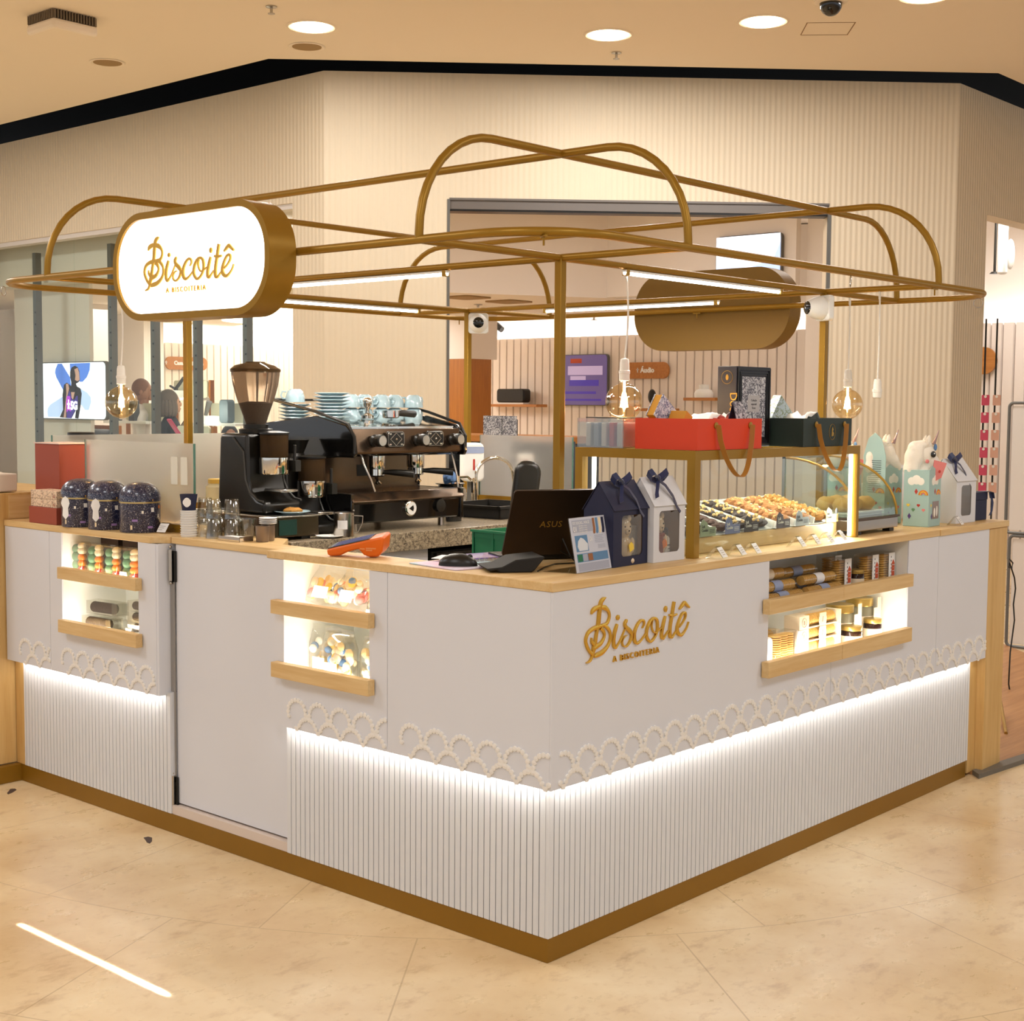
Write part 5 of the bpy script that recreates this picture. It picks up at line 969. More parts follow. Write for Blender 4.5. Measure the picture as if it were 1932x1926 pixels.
# acrylic bin of packets
r = thing('acrylic_bin', 'clear acrylic bin at the left end of the display top', 'bin', (.778, .362, ZD)); MB().box(0, .17, 0, .003, 0, .095).box(0, .17, .187, .19, 0, .095).box(0, .003, 0, .19, 0, .095).box(.167, .17, 0, .19, 0, .095).box(.003, .167, .003, .187, 0, .003).build('bin', 'clear_plastic', r)
MB().box(.02, .13, .02, .17, .0955, .099).build('bin_lid', 'dark_grey', r)
for i in range(5):
    o = MB(XF((.788+.0*i, .376+.032*i, ZD+.0035), 0, R_(0))).box(0, .145, 0, .02, 0, .078).build('snack_packet', mat(f'packet_{i}', ['c9c5c2', 'b9402e', 'd6d2cf', '9aa2b0', 'cfcac4'][i], .35), bevel=.003); tag(o, ['silver packet at the front of the acrylic bin', 'red packet second in the acrylic bin', 'white packet in the middle of the acrylic bin', 'grey-blue packet fourth in the acrylic bin', 'pale packet at the rear of the acrylic bin'][i], 'packet', 'packets in the acrylic bin')
# ------------------------------------------------------------------ curved pastry warmer
CX0, CX1, CY0, CY1 = 1.86, 2.19, .10, .42
r = thing('pastry_warmer', 'curved glass pastry warmer with steel base right of the gold display', 'pastry case', (0, 0, 0))
MB().box(CX0, CX1, CY0, CY1, TW+.014, TW+.055).build('base', 'steel', r, bevel=.003); MB().box(CX0-.002, CX1+.002, CY0-.006, CY1, TW+.055, TW+.063).build('base_rim', 'machine_steel', r)
for x in (CX0+.02, CX1-.05):
    for y in (CY0+.01, CY1-.05): MB().box(x, x+.035, y, y+.03, TW, TW+.0135).build('foot', 'black', r)
arc = [(CY0+.005+.30*(1-math.cos(a)), TW+.064+.215*math.sin(a)) for a in [R_(k) for k in range(0, 91, 9)]]
for x in (CX0+.004, CX1-.004): MB().tube([(x, a, b) for a, b in arc], .005, 8).build('arc_trim', 'gold_print', r, True)
MB().prism(arc+[(CY1-.005, TW+.279), (CY1-.005, TW+.275)]+[(a+.003, b-.003) for a, b in reversed(arc[1:])], CX0+.008, CX1-.008, 'x').build('curved_glass', 'thin_glass', r, True)
for x in (CX0+.002, CX1-.005): MB().prism(arc+[(CY1-.004, TW+.279), (CY1-.004, TW+.064)], x, x+.003, 'x').build('side_glass', 'thin_glass', r)
MB().box(CX0, CX1, CY1-.012, CY1, TW+.063, TW+.285).build('rear_post', 'steel', r) if False else MB().box(CX0, CX0+.01, CY1-.012, CY1, TW+.063, TW+.285).box(CX1-.01, CX1, CY1-.012, CY1, TW+.063, TW+.285).box(CX0, CX1, CY1-.012, CY1, TW+.275, TW+.285).build('rear_frame', 'steel', r)
r = thing('pastry_tray', 'white ceramic tray under the buns in the warmer', 'tray'); MB().prism(rrect(CX0+.02, CX1-.02, CY0+.05, CY1-.03, .02), TW+.064, TW+.074).prism(rrect(CX0+.015, CX1-.015, CY0+.045, CY1-.025, .02), TW+.074, TW+.080).build('dish', 'white', r)
mat('bun', 'e0ab5e', .6, var=.12, vscale=30, bump=.4, bscale=80)
for i, (x, y, a) in enumerate(((1.93, .20, .3), (2.02, .21, -.2), (2.11, .20, .1), (1.97, .29, .5), (2.07, .30, 0), (2.14, .28, -.5))):
    o = lump(MB(XF((x, y, TW+.105), a)), (0, 0, 0), (.050, .036, .028), 40+i, 18, 12, .05).build('cheese_bun', 'bun', None, True); tag(o, ['golden bun at the front left of the warmer', 'golden bun at the front middle of the warmer', 'golden bun at the front right of the warmer', 'golden bun behind left in the warmer', 'golden bun behind right in the warmer', 'golden bun at the right wall of the warmer'][i], 'bun', 'buns in the pastry warmer')
# ------------------------------------------------------------------ right end of the counter
TR_ = TW+.001
mat('uni_teal', 'a6c3bd', .5); mat('plush', 'f1e8d8', .9, bump=.3, bscale=200, sheen=.5); mat('uni_purple', '5a4080', .5)
def deco(r, T, k, w_, h_):
    rnd = random.Random(k)
    c_ = MB(T)
    for dx, dz, q in ((-.02, 0, .016), (0, .006, .019), (.018, 0, .015)): c_.ball((w_/2+dx, -.0004, h_-.045+dz), (q, .0008, q), 12, 8)
    c_.build('printed_cloud', 'sweet_white', r)
    for m_, nm, zz in (('sweet_red', 'printed_gem', h_*.62), ('uni_purple', 'printed_gem', h_*.18)):
        x = w_*.5 if nm == 'printed_gem' and m_ == 'sweet_red' else w_*.25
        MB(T).prism([(x, zz-.012), (x+.007, zz), (x, zz+.012), (x-.007, zz)], -.0009, -.0002, 'y').build(nm, m_, r)
    for q, m_ in enumerate(('sweet_orange', 'sweet_yellow', 'sweet_pink')): MB(T).tube([(w_*.78+(.018-.005*q)*math.cos(R_(a)), -.0005, h_*.56+(.018-.005*q)*math.sin(R_(a))) for a in range(0, 181, 20)], .0024, 6).build('printed_rainbow', m_, r)
    for q, m_ in enumerate(('sweet_yellow', 'sweet_green', 'sweet_red', 'sweet_pink')):
        x = w_*(.2+.2*q); zz = h_*(.30 if q % 2 else .38); MB(T).ball((x-.003, -.0004, zz), (.0042, .0008, .0045), 8, 6).ball((x+.003, -.0004, zz), (.0042, .0008, .0045), 8, 6).prism([(x, zz-.009), (x+.006, zz), (x-.006, zz)], -.0009, -.0001, 'y').build('printed_heart', m_, r)
def unicorn_box(label, loc, rz, back=False, face=True):
    r = thing('unicorn_gift_box', label, 'toy box', loc, rz, 'unicorn gift boxes'); w_, d, h = .125, .105, .225; loc_rz = rz
    b = MB().box(0, w_, 0, d, 0, h); b.prism([(.0, h), (.03, h+.018), (.06, h+.006), (.08, h)], 0, .002, 'y'); b.prism([(0, h), (d, h), (d, h+.05), (d*.8, h+.12), (d*.5, h+.145), (d*.2, h+.12), (0, h+.05)], w_-.003 if not back else 0, w_ if not back else .003, 'x') if back else None
    b.build('carton', 'uni_teal', r, bevel=.001)
    deco(r, Matrix.Identity(4), 3, w_, h); deco(r, XF((0, d, 0), R_(-90)), 5, d, h)
    if not back: MB().box(.04, .105, -.0012, -.0002, .03, .10).build('window', mat('uni_window', '8f7a70', .2) if 'uni_window' not in M else 'uni_window', r); MB().ball((.06, -.001, .055), (.010, .001, .02), 8, 6).ball((.085, -.001, .06), (.008, .001, .022), 8, 6).build('printed_pony', 'sweet_white', r)
    if back:
        ln = MB()
        for k in range(16): ln.box(-.0012, -.0003, .02, .08, h-.02-k*.0085+.05, h-.018-k*.0085+.05)
        ln.build('printed_text', 'ink', r)
    # plush head, seen in profile: local x of the head frame is where it looks
    c_ = Vector((w_*.5, d*.5, h)); HT = XF(tuple(c_), R_(-48)-loc_rz)
    def fuzz(m, nm, mt_):
        o = m.build(nm, mt_, r, True, angle=180); q = o.modifiers.new('merge', 'REMESH'); q.mode = 'VOXEL'; q.voxel_size = .0045; q.use_smooth_shade = True; w2 = o.modifiers.new('soften', 'SMOOTH'); w2.factor = .7; w2.iterations = 14; return o
    H = MB(HT); H.ball((-.012, 0, -.012), (.044, .034, .045), 18, 12).ball((.004, 0, .058), (.046, .036, .050), 20, 14).ball((.034, 0, .028), (.034, .029, .034), 16, 12).ball((.052, 0, .006), (.026, .024, .026), 14, 10)
    fuzz(H, 'plush_head', 'plush')
    mn = MB(HT); mn.ball((-.004, 0, .098), (.040, .034, .020), 16, 10).ball((-.034, 0, .082), (.030, .036, .034), 16, 10).ball((-.050, 0, .045), (.026, .038, .042), 16, 10).ball((-.056, 0, .005), (.022, .038, .038), 16, 10).ball((-.022, -.022, .060), (.022, .018, .045), 14, 10).ball((-.036, -.026, .020), (.018, .014, .045), 14, 10)
    fuzz(mn, 'mane', 'plush')
    for s in (-1, 1): MB(XF((0, 0, 0))).build if False else fuzz(lump(MB(HT @ XF((.012, s*.026, .118), 0, .25*s, .2)), (0, 0, 0), (.012, .008, .026), 2, 12, 8, 0), 'ear', 'plush')
    MB(HT).cyl((.040, 0, .100), (.060, 0, .158), .0075, 10, .0015).build('horn', mat('horn', 'a58a86', .3, .3) if 'horn' not in M else 'horn', r, True)
    if face:
        MB(HT @ XF((.055, -.030, .012), 0, 0, R_(14))).prism([(-.026, .022), (.026, .022), (.020, -.040), (.0, -.058), (-.018, -.045)], -.003, -.0005, 'y').build('muzzle_card', 'sweet_pink', r)
        MB(HT @ XF((.057, -.034, -.006))).ball((0, 0, 0), (.0045, .001, .006), 8, 6).build('nostril_heart', 'sweet_red', r)
        MB(HT @ XF((.030, -.035, .062))).ball((0, 0, 0), (.0105, .0035, .013), 14, 10).build('eye', 'black_gloss', r, True); MB(HT @ XF((.030, -.0385, .062))).ball((.003, 0, .004), (.003, .001, .003), 8, 6).build('eye_glint', 'white', r)
        MB(HT @ XF((.006, -.037, .034))).ball((0, 0, 0), (.008, .003, .008), 10, 6).build('cheek', 'sweet_pink', r); MB(HT @ XF((.044, -.012, .090))).ball((0, 0, 0), (.007, .007, .014), 10, 8).build('blue_forelock', 'sweet_blue', r)
    return r
unicorn_box('teal unicorn gift box with the plush head facing right and a pink muzzle card', (2.405, .078, TR_), R_(4))
unicorn_box('teal unicorn gift box turned to show its printed back, behind the pastry warmer', (2.40, .265, TR_), R_(-6), True, False)
unicorn_box('unicorn gift box mostly hidden behind the dark green gift box', (2.395, .425, TR_), R_(4), False, True)
for i, (x, y, w_, d, h, lb) in enumerate(((2.70, .34, .10, .10, .20, 'plain white upright carton between the two unicorn boxes'), (2.83, .42, .08, .08, .215, 'white carton just behind, showing its small top flap'), (2.56, .34, .06, .14, .15, 'white carton seen through the warmer glass'))):
    r = thing('white_carton', lb, 'carton', (x, y, TR_), 0, 'white cartons on the right worktop'); MB().box(0, w_, 0, d, 0, h).build('carton_body', 'paper', r, bevel=.001); MB().box(.005, w_-.005, .002, .004, h, h+.008).build('top_flap', 'paper', r)
WH = house_box('white_gift_box', 'white gabled gift box with navy bow at the right end of the counter', (2.640, .070, TR_), R_(-2), .175, .13, .262, .172, 'cardboard_white', (.045, .135, .03, .155), 'gabled gift boxes', .35)
r = thing('gold_ornament', 'small gold and dark ornament inside the rightmost gabled box', 'ornament', (2.715, .115, TR_+.003)); MB().lathe([(.02, 0), (.022, .02), (.012, .05), (.006, .06)], 16).build('body', 'dark_grey', r, True); MB().ball((0, 0, .072), .012).build('bead', 'sweet_yellow', r, True)
r = thing('navy_small_box', 'short navy box with a hanging ribbon at the far right of the counter', 'gift box', (2.855, .085, TR_), R_(-3)); MB().box(0, .11, 0, .10, 0, .085).build('box_base', 'navy', r, bevel=.001); MB().box(-.002, .112, -.002, .102, .0855, .118).build('box_lid', 'navy', r, bevel=.001)
MB().strip([(.075, .02, .1195), (.105, -.004, .121), (.128, -.01, .115), (.134, -.012, .09)], .03, .0015, (.3, .9, 0)).build('ribbon', 'ribbon', r, True); MB().strip([(.12, -.01, .115), (.133, -.014, .07), (.126, -.014, .035), (.115, -.012, .018)], .014, .001, (.8, -.3, .2)).build('ribbon_tail', 'ribbon', r, True)
price_tag(2.585, .045, TR_, R_(10), 'small price holder between the unicorn box and the white gabled box')
# things standing behind the right end
r = thing('leaning_board', 'black edged board standing just behind the right end panel', 'board', (3.02, .10, .013)); MB().box(0, .035, 0, .5, .0, 1.0).build('board', 'black', r, bevel=.003); MB().box(-.01, .07, -.03, .5, 1.0, 1.03).build('top_rail', 'dark_grey', r, bevel=.006)
p = at(1905, 1060, y=.5); o = MB().tube([tuple(at(u, v, y=.62)) for u, v in ((1905, 1055), (1911, 1062), (1909, 1072), (1903, 1070), (1905, 1062), (1914, 1090), (1916, 1110), (1912, 1140), (1914, 1170), (1906, 1230), (1903, 1290), (1908, 1320), (1912, 1345))], .004, 6).build('cable', 'black', None, True); tag(o, 'black cable hanging in a loop behind the leaning board', 'cable')
o = MB().cyl(tuple(at(1888, 1325, y=.40)), tuple(at(1898, 1383, z=.016)), .008, 8).build('easel_leg', 'gold_print', None, True); tag(o, 'thin brass easel leg on the timber floor behind the end panel', 'leg'); o.name = 'brass_easel'
o = MB(XF((3.42, .52, .16), .3, .25)).box(-.02, .02, -.05, .05, -.14, .26).build('folded_stand', 'steel', bevel=.01); tag(o, 'folded silver stand by the hanging cable', 'stand')
# ------------------------------------------------------------------ goods in the niches
SZ0, SZ1 = .6724, .8784
def sweets(m, rnd, w_, d, z0, z1, n, cols, size=(.012, .018)):
    for q in range(n): m.k = rnd.randrange(cols); s = rnd.uniform(*size); m.ball((rnd.uniform(-w_, w_), rnd.uniform(-d, d), rnd.uniform(z0, z1)), (s, s*.6, s*rnd.uniform(.7, 1.2)), 8, 6)
def pouch(name, label, loc, rz, w_, h, d, seed, mats, n, group, lean=0, card=True):
    r = thing(name, label, 'sweets bag', loc, rz, group); r.rotation_euler = (lean, 0, rz); rnd = random.Random(seed)
    P = []
    for z, k in ((0, .9), (.02, 1), (h*.6, .95), (h*.8, .45), (h*.92, .05), (h, .04)):
        P.append((z, k))
    vs = []; fs = []; n_ = 16
    for z, k in P:
        for i in range(n_): a = 2*math.pi*i/n_; vs.append((w_/2*(1.0 if k > .1 else .97)*max(-1, min(1, 1.25*math.cos(a))), d/2*k*math.sin(a), z+.0))
    for j in range(len(P)-1):
        for i in range(n_): fs.append((j*n_+i, j*n_+(i+1) % n_, (j+1)*n_+(i+1) % n_, (j+1)*n_+i))
    fs.append(tuple(range(n_-1, -1, -1))); MB().add(vs, fs).build('clear_bag', 'film', r, True, angle=60)
    m = MB(); sweets(m, rnd, w_*.38, d*.28, .018, h*.68, n, len(mats)); m.build('filling', mats, r, True)
    if card: MB().box(-w_*.2, w_*.2, -d/2-.004, -d/2-.0025, .012, .05).build('label', 'paper', r)
    return r
mat('sweet_buff', 'e2c48e', .55)
CM = ['sweet_cream', 'sweet_white', 'sweet_cream', 'sweet_buff', 'sweet_white', 'sweet_cream', 'sweet_pink', 'sweet_buff', 'sweet_blue', 'sweet_white', 'sweet_cream', 'sweet_yellow']
RZF = R_(-90)                                                   # facing -x
pouch('sweets_bag', 'bag of shaped marshmallows on the upper shelf of the front niche, left', (.09, 1.020, SZ1+.014), RZF, .17, .125, .07, 1, CM, 34, 'marshmallow bags in the front niche', R_(-22))
pouch('sweets_bag', 'bag of shaped marshmallows on the upper shelf of the front niche, middle', (.08, .885, SZ1+.014), RZF, .15, .125, .07, 2, CM, 34, 'marshmallow bags in the front niche', R_(-22))
pouch('sweets_bag', 'bag of shaped marshmallows at the right wall of the upper front niche', (.10, .775, SZ1+.011), RZF, .10, .10, .06, 3, CM, 26, 'marshmallow bags in the front niche', R_(-18), False)
pouch('sweets_bag', 'upright marshmallow bag on the lower shelf of the front niche, left', (.11, 1.035, SZ0), RZF, .14, .15, .07, 4, CM, 34, 'marshmallow bags in the front niche')
pouch('sweets_bag', 'upright marshmallow bag on the lower shelf of the front niche, centre', (.07, .930, SZ0), RZF, .14, .155, .07, 5, CM, 36, 'marshmallow bags in the front niche')
pouch('sweets_bag', 'upright marshmallow bag on the lower shelf of the front niche, right', (.09, .785, SZ0), RZF, .11, .14, .07, 6, CM, 34, 'marshmallow bags in the front niche', 0, False)
o = MB(XF((.03, .745, SZ1+.001), RZF)).prism([(-.022, 0), (.022, 0), (.018, .03), (-.018, .03)], -.001, 0, 'y').build('price_card', 'paper'); tag(o, 'white price card on the upper shelf of the front niche', 'price tag')
for i, y in enumerate((2.415, 2.298, 2.182, 2.066)):
    r = thing('sweets_bag', ['leftmost', 'second from the left', 'third from the left', 'rightmost'][i]+' bag of green, orange and red jellies in the left niche', 'sweets bag', (.062, y, SZ1), RZF, 'jelly bags on the upper shelf of the left niche'); r.scale = (1.12, 1.12, 1.05)
    m = MB(); 
    for k, (mi, z, q, x) in enumerate(((0, .03, .022, -.02), (0, .06, .024, -.02), (0, .088, .02, -.02), (3, .018, .016, .02), (2, .038, .018, .02), (2, .060, .018, .02), (1, .083, .019, .02), (1, .10, .015, .02), (1, .012, .012, -.022))):
        m.k = mi; m.ball((x, 0, z), (q*.85, .016, q*.8), 10, 8)
    m.build('jellies', ['sweet_green', 'sweet_cream', 'sweet_orange', 'sweet_red'], r, True); MB().box(-.046, .046, -.021, .021, .0, .115).build('clear_bag', 'film', r, bevel=.006)
o = MB(XF((.04, 2.085, SZ1+.001), RZF)).prism([(-.028, 0), (.03, 0), (.022, .032), (-.020, .032)], -.001, 0, 'y').build('price_card', 'paper'); tag(o, 'white price card before the jelly bags in the left niche', 'price tag')
for i, (y, dz) in enumerate(((2.36, 0), (2.21, 0), (2.06, 0))):
    r = thing('dark_carton', ['dark carton behind the jelly bags, left', 'dark carton behind the jelly bags, centre', 'dark carton behind the jelly bags, right'][i], 'carton', (.16, y, SZ1)); r['group'] = 'dark cartons at the back of the left niche'; MB().box(0, .07, -.06, .06, 0, .135).build('body', mat('dark_brown', '3b2a20', .6) if i == 0 else 'dark_brown', r)
for i, (x, y, z, L_, rz) in enumerate(((.10, 2.285, .054, .18, .1), (.07, 2.275, .0, .18, .05), (.12, 2.09, .0, .10, 0), (.12, 2.09, .042, .10, 0), (.12, 2.09, .084, .10, 0), (.035, 2.04, .0, .14, .0))):
    r = thing('cookie_box', ['upper clear box of dark cookies at the left of the lower left niche', 'lower clear box of cookies at the left of the lower left niche', 'bottom clear box of the stack of three in the lower left niche', 'middle clear box of the stack of three in the lower left niche', 'top clear box of the stack of three in the lower left niche', 'flat box of orange cookies at the front right of the lower left niche'][i], 'cookie box', (x, y, SZ0+z+.001), RZF+rz, 'clear cookie boxes in the left niche'); h = .05 if i < 2 else .039 if i < 5 else .028
    MB().box(-L_/2, L_/2, -.028, .028, 0, h).build('clear_box', 'film', r); m = MB(); k = 0
    while -L_/2+.014+k*.009 < L_/2-.04: m.lathe([(h*.38, -.0035), (h*.42, 0), (h*.38, .0035)], 14, (-L_/2+.014+k*.009, 0, h*.47), 'x'); k += 1
    m.build('cookies', 'choc' if i < 5 else 'cookie', r, True); MB().box(L_/2-.035, L_/2-.004, -.024, .024, .003, h-.004).build('end_card', 'clear_plastic' if i != 5 else 'paper', r)
# right-hand niche, upper shelf: biscuit rolls, tubes, jars
mat('biscuit', 'e4b868', .7, var=.2, vscale=80); mat('label_blue', '9aa6c4', .5); mat('label_cream', 'efe0c6', .5); mat('terracotta', 'c4502c', .5); mat('lid_gold', 'c2a55c', .3, .7); mat('preserve', '2a1712', .15)
def roll(x, y, z, L_, label, lab='label_blue', rad=.0185, rz=0):
    r = thing('biscuit_roll', label, 'biscuit roll', (x, y, z+rad+.001), rz, 'biscuit rolls on the upper shelf')
    m = MB(); k = 0
    while .008+k*.0095 < L_-.006: m.lathe([(rad*.5, -.0042), (rad*.92, -.0022), (rad*.92, .0022), (rad*.5, .0042)], 14, (.008+k*.0095, 0, 0), 'x'); k += 1
    m.build('biscuits', 'biscuit', r, True); MB().lathe([(rad, 0), (rad, L_)], 18, (0, 0, 0), 'x').build('wrapper', 'film', r, True, angle=40)
    MB().lathe([(rad+.0006, L_*.38), (rad+.0006, L_*.62)], 18, (0, 0, 0), 'x', False).build('paper_band', lab, r, True)
nm_ = ['bottom biscuit roll of the left pile', 'middle biscuit roll of the left pile', 'top biscuit roll of the left pile', 'front bottom biscuit roll of the centre pile', 'front top biscuit roll of the centre pile with a white band', 'rear lower biscuit roll of the centre pile', 'rear upper biscuit roll of the centre pile', 'biscuit roll lying behind the left pile']
for i, (x, y, z, L_, lab) in enumerate(((1.12, .05, 0, .255, 'label_blue'), (1.115, .062, .037, .225, 'label_blue'), (1.11, .085, .075, .20, 'label_cream'), (1.415, .055, 0, .235, 'label_blue'), (1.41, .072, .038, .225, 'paper'), (1.37, .125, 0, .24, 'label_blue'), (1.33, .125, .062, .26, 'label_blue'), (1.115, .135, .04, .20, 'label_cream'))):
    roll(x, y, SZ1+z, L_, nm_[i]+' in the right niche', lab)
def tube_box(x, y, z, label):
    r = thing('cookie_tube', label, 'cookie tube', (x, y, z), R_(0), 'tall clear cookie tubes on the upper shelf'); w_, h = .043, .112
    MB().box(-w_, w_, -.025, .03, .0, h).build('clear_tube', 'film', r); m = MB()
    for k in range(11):
        for xx in (-.024, 0, .02): lump(m, (xx, 0, .010+k*.0088), (.0125, .018, .0045), k, 10, 6, .1)
    m.build('biscuits', 'biscuit', r, True); MB().box(-.004, w_+.001, -.0265, -.0255, .003, h-.002).build('label', 'paper', r); MB().prism([(.018, .022), (.040, .022), (.040, .07), (.029, .084), (.018, .07)], -.0275, -.0268, 'y').build('orange_panel', 'terracotta', r)
    tx = text_polys('Biscoitê', .0055, .0004, 'CENTER', 1, XF((.029, -.0281, .062))); text_polys('+', .006, .0004, 'CENTER', 1, XF((.029, -.0281, .050)), tx); text_polys('artesanal', .004, .0004, 'CENTER', 1, XF((.029, -.0281, .040)), tx); tx.build('lettering', 'paper', r)
    vn = MB()
    for k in range(7): vn.ball((.0135, -.0269, .010+k*.014), (.0025, .0005, .004), 6, 4)
    vn.build('vine_print', 'ink', r)
for i, (x, y) in enumerate(((1.715, .09), (1.915, .085), (2.035, .08), (1.79, .17))): tube_box(x, y, SZ1, ['tall clear tube of cookies left of the jars, beside the biscuit rolls', 'tall cookie tube with terracotta label between the two jars', 'tall cookie tube with terracotta label at the right end', 'tall cookie tube standing behind the first jar'][i])
def jar(x, y, z, rad, h, label, grp, tag_card=False):
    r = thing('preserve_jar', label, 'jar', (x, y, z), 0, grp)
    MB().lathe([(rad*.93, 0), (rad, .005), (rad, h*.72), (rad*.9, h*.78)], 28).build('jar_body', 'preserve' if not tag_card else 'jar_glass', r, True, angle=40); MB().lathe([(rad*.98, h*.78), (rad*1.0, h*.80), (rad*1.0, h*.98), (rad*.95, h)], 28).build('lid', 'lid_gold', r, True, angle=40)
    MB().lathe([(rad+.0006, .006), (rad+.0006, h*.52)], 28, (0, 0, 0), 'z', False).build('label', 'label_cream', r, True)
    if tag_card: MB().prism([(-.005, 0), (.05, 0), (.05, h*1.02), (.022, h*1.02), (.022, h*.75), (-.005, h*.75)], -rad-.012, -rad-.010, 'y').build('hanging_card', 'label_cream', r)
jar(1.805, .07, SZ1, .030, .066, 'gold-lidded preserve jar between the tall tubes', 'preserve jars with gold lids'); jar(1.985, .13, SZ1, .030, .070, 'gold-lidded preserve jar half hidden by the terracotta tubes', 'preserve jars with gold lids')
jar(1.755, .055, SZ0, .038, .072, 'small gold-lidded jar on the lower shelf, left', 'preserve jars with gold lids'); jar(1.955, .075, SZ0, .034, .075, 'small gold-lidded jar on the lower shelf, right', 'preserve jars with gold lids')
jar(1.83, .145, SZ0, .052, .135, 'large cookie jar with a card, left, on the lower shelf', 'large cookie jars', True); jar(2.02, .165, SZ0, .052, .14, 'large cookie jar with a card, right, on the lower shelf', 'large cookie jars', True)
def window_box(x, y, z, label, L_=.27):
    r = thing('biscuit_box', label, 'biscuit box', (x, y, z+.001), 0, 'boxed biscuits on the lower shelf'); h = .046
    MB().box(0, .065, 0, .06, 0, h).box(.065, L_, .045, .06, 0, h).box(.065, L_, 0, .045, 0, .004).box(L_-.006, L_+.018, -.002, .06, 0, h).build('paper_box', 'label_cream', r)
    m = MB(); k = 0
    while .074+k*.0085 < L_-.012: m.lathe([(.013, -.0038), (.020, -.002), (.020, .002), (.013, .0038)], 16, (.074+k*.0085, .023, .025), 'x'); k += 1
    m.build('biscuits', 'biscuit', r, True); MB().prism([(.135, .002), (.178, .002), (.182, .023), (.178, h+.001), (.135, h+.001), (.131, .023)], -.003, -.001, 'y').build('paper_band', 'label_cream', r)
    o = text_polys('B', .02, .0005, 'CENTER', 1, XF((.033, -.0006, .016))); o.tube([(.033+.016*math.cos(a*.52), -.0006, .023+.016*math.sin(a*.52)) for a in range(12)], .0006, 4, True); text_polys('Biscoitê', .006, .0005, 'CENTER', 1, XF((.156, -.0034, .024)) @ Matrix.Rotation(R_(-78), 4, 'Y'), o); o.build('seal_print', 'print_brown', r)
for i in range(3): window_box(1.385, .055, SZ0+i*.0472, ['bottom', 'middle', 'top'][i]+' cream biscuit box of the stack in the lower right niche')
for i in range(2): window_box(1.12, .13+.0*i, SZ0+(i)*.0472+.0, ['cream biscuit box behind the biscuit bag', 'cream biscuit box stacked at the back left of the lower shelf'][i], .24)
r = thing('biscuit_bag', 'clear bag of stacked round biscuits at the left of the lower right niche', 'biscuit bag', (1.26, .06, SZ0)); m = MB()
for s in (-.03, .012, .05):
    for k in range(12): m.lathe([(.015, -.0036), (.023, -.0018), (.023, .0018), (.015, .0036)], 16, (s, 0, .008+k*.0078), 'z')
m.build('biscuits', 'biscuit', r, True); MB().box(-.058, .076, -.027, .03, 0, .108).build('clear_bag', 'film', r, bevel=.006)
o = MB(XF((1.125, .045, SZ0))).prism(rrect(0, .06, 0, .10, .018), -.008, .02, 'y').build('paper_pouch', 'paper', bevel=.004); tag(o, 'white paper pouch at the left edge of the lower right niche', 'pouch')
o = MB(XF((1.353, .05, SZ0))).prism([(0, 0), (.03, 0), (.025, .05), (.032, .085), (.012, .098), (0, .07)], -.004, .004, 'y').build('paper_tag', 'paper'); tag(o, 'folded white paper tag beside the biscuit bag', 'tag')
# ------------------------------------------------------------------ the shop behind
XS = XB-.035
def pill(u0, v0, u1, v1, x=None, y=None, name='aisle_sign', label='', txt=''):
    a = at(u0, v0, x=x, y=y); b = at(u1, v1, x=x, y=y)
    L_ = math.dist(a[:2], b[:2]); h = abs(a.z-b.z); r = thing(name, label, 'sign', (a.x, a.y, min(a.z, b.z)), math.atan2(b.y-a.y, b.x-a.x))
    MB().prism(rrect(0, L_, 0, h, h*.45), -.01, .02, 'y').build('board', 'orange_wood_y', r, bevel=.004)
    t_ = text_polys(txt, h*.42, .004, 'CENTER', 1, XF((L_*.54, -.013, h*.38)), None, .004)
    f = XF((L_*.54-len(txt)*h*.122-h*.12, -.013, h*.5)); s = h*.12
    t_.T = f; t_.lathe([(s*.3, -.002), (s*.3, .002)], 12, (0, 0, s*1.05), 'y').prism([(-s*.9, s*.6), (-s*.2, s*.55), (-s*.3, -s*1.2), (0, -s*.4), (s*.3, -s*1.2), (s*.2, s*.55), (s*.9, s*.6), (s*.9, s*.35), (s*.2, s*.2), (-s*.2, s*.2), (-s*.9, s*.35)], -.002, .002, 'y')
    t_.build('lettering', 'paper', r); return r
pill(1177, 684, 1262, 714, x=XS, label='orange wooden pill sign reading Audio on the slatted wall', txt='Áudio')
pill(312, 672, 391, 699, y=YB-.035, label='brown wooden pill sign reading Casa Inteligente behind the left front post', txt='Casa Inteligente')
o = at(1853, 655, x=XS); q = at(1878, 706, x=XS); rr = (o.z-q.z)/2
r = MB().lathe([(rr, -.01), (rr, .02)], 32, (0, 0, 0), 'x').build('round_sign', 'orange_wood_y', None, True, angle=40); r.location = (XS-.02, (at(1857, 690, x=XS)).y, (o.z+q.z)/2); tag(r, 'round orange wooden sign at the right opening', 'sign')
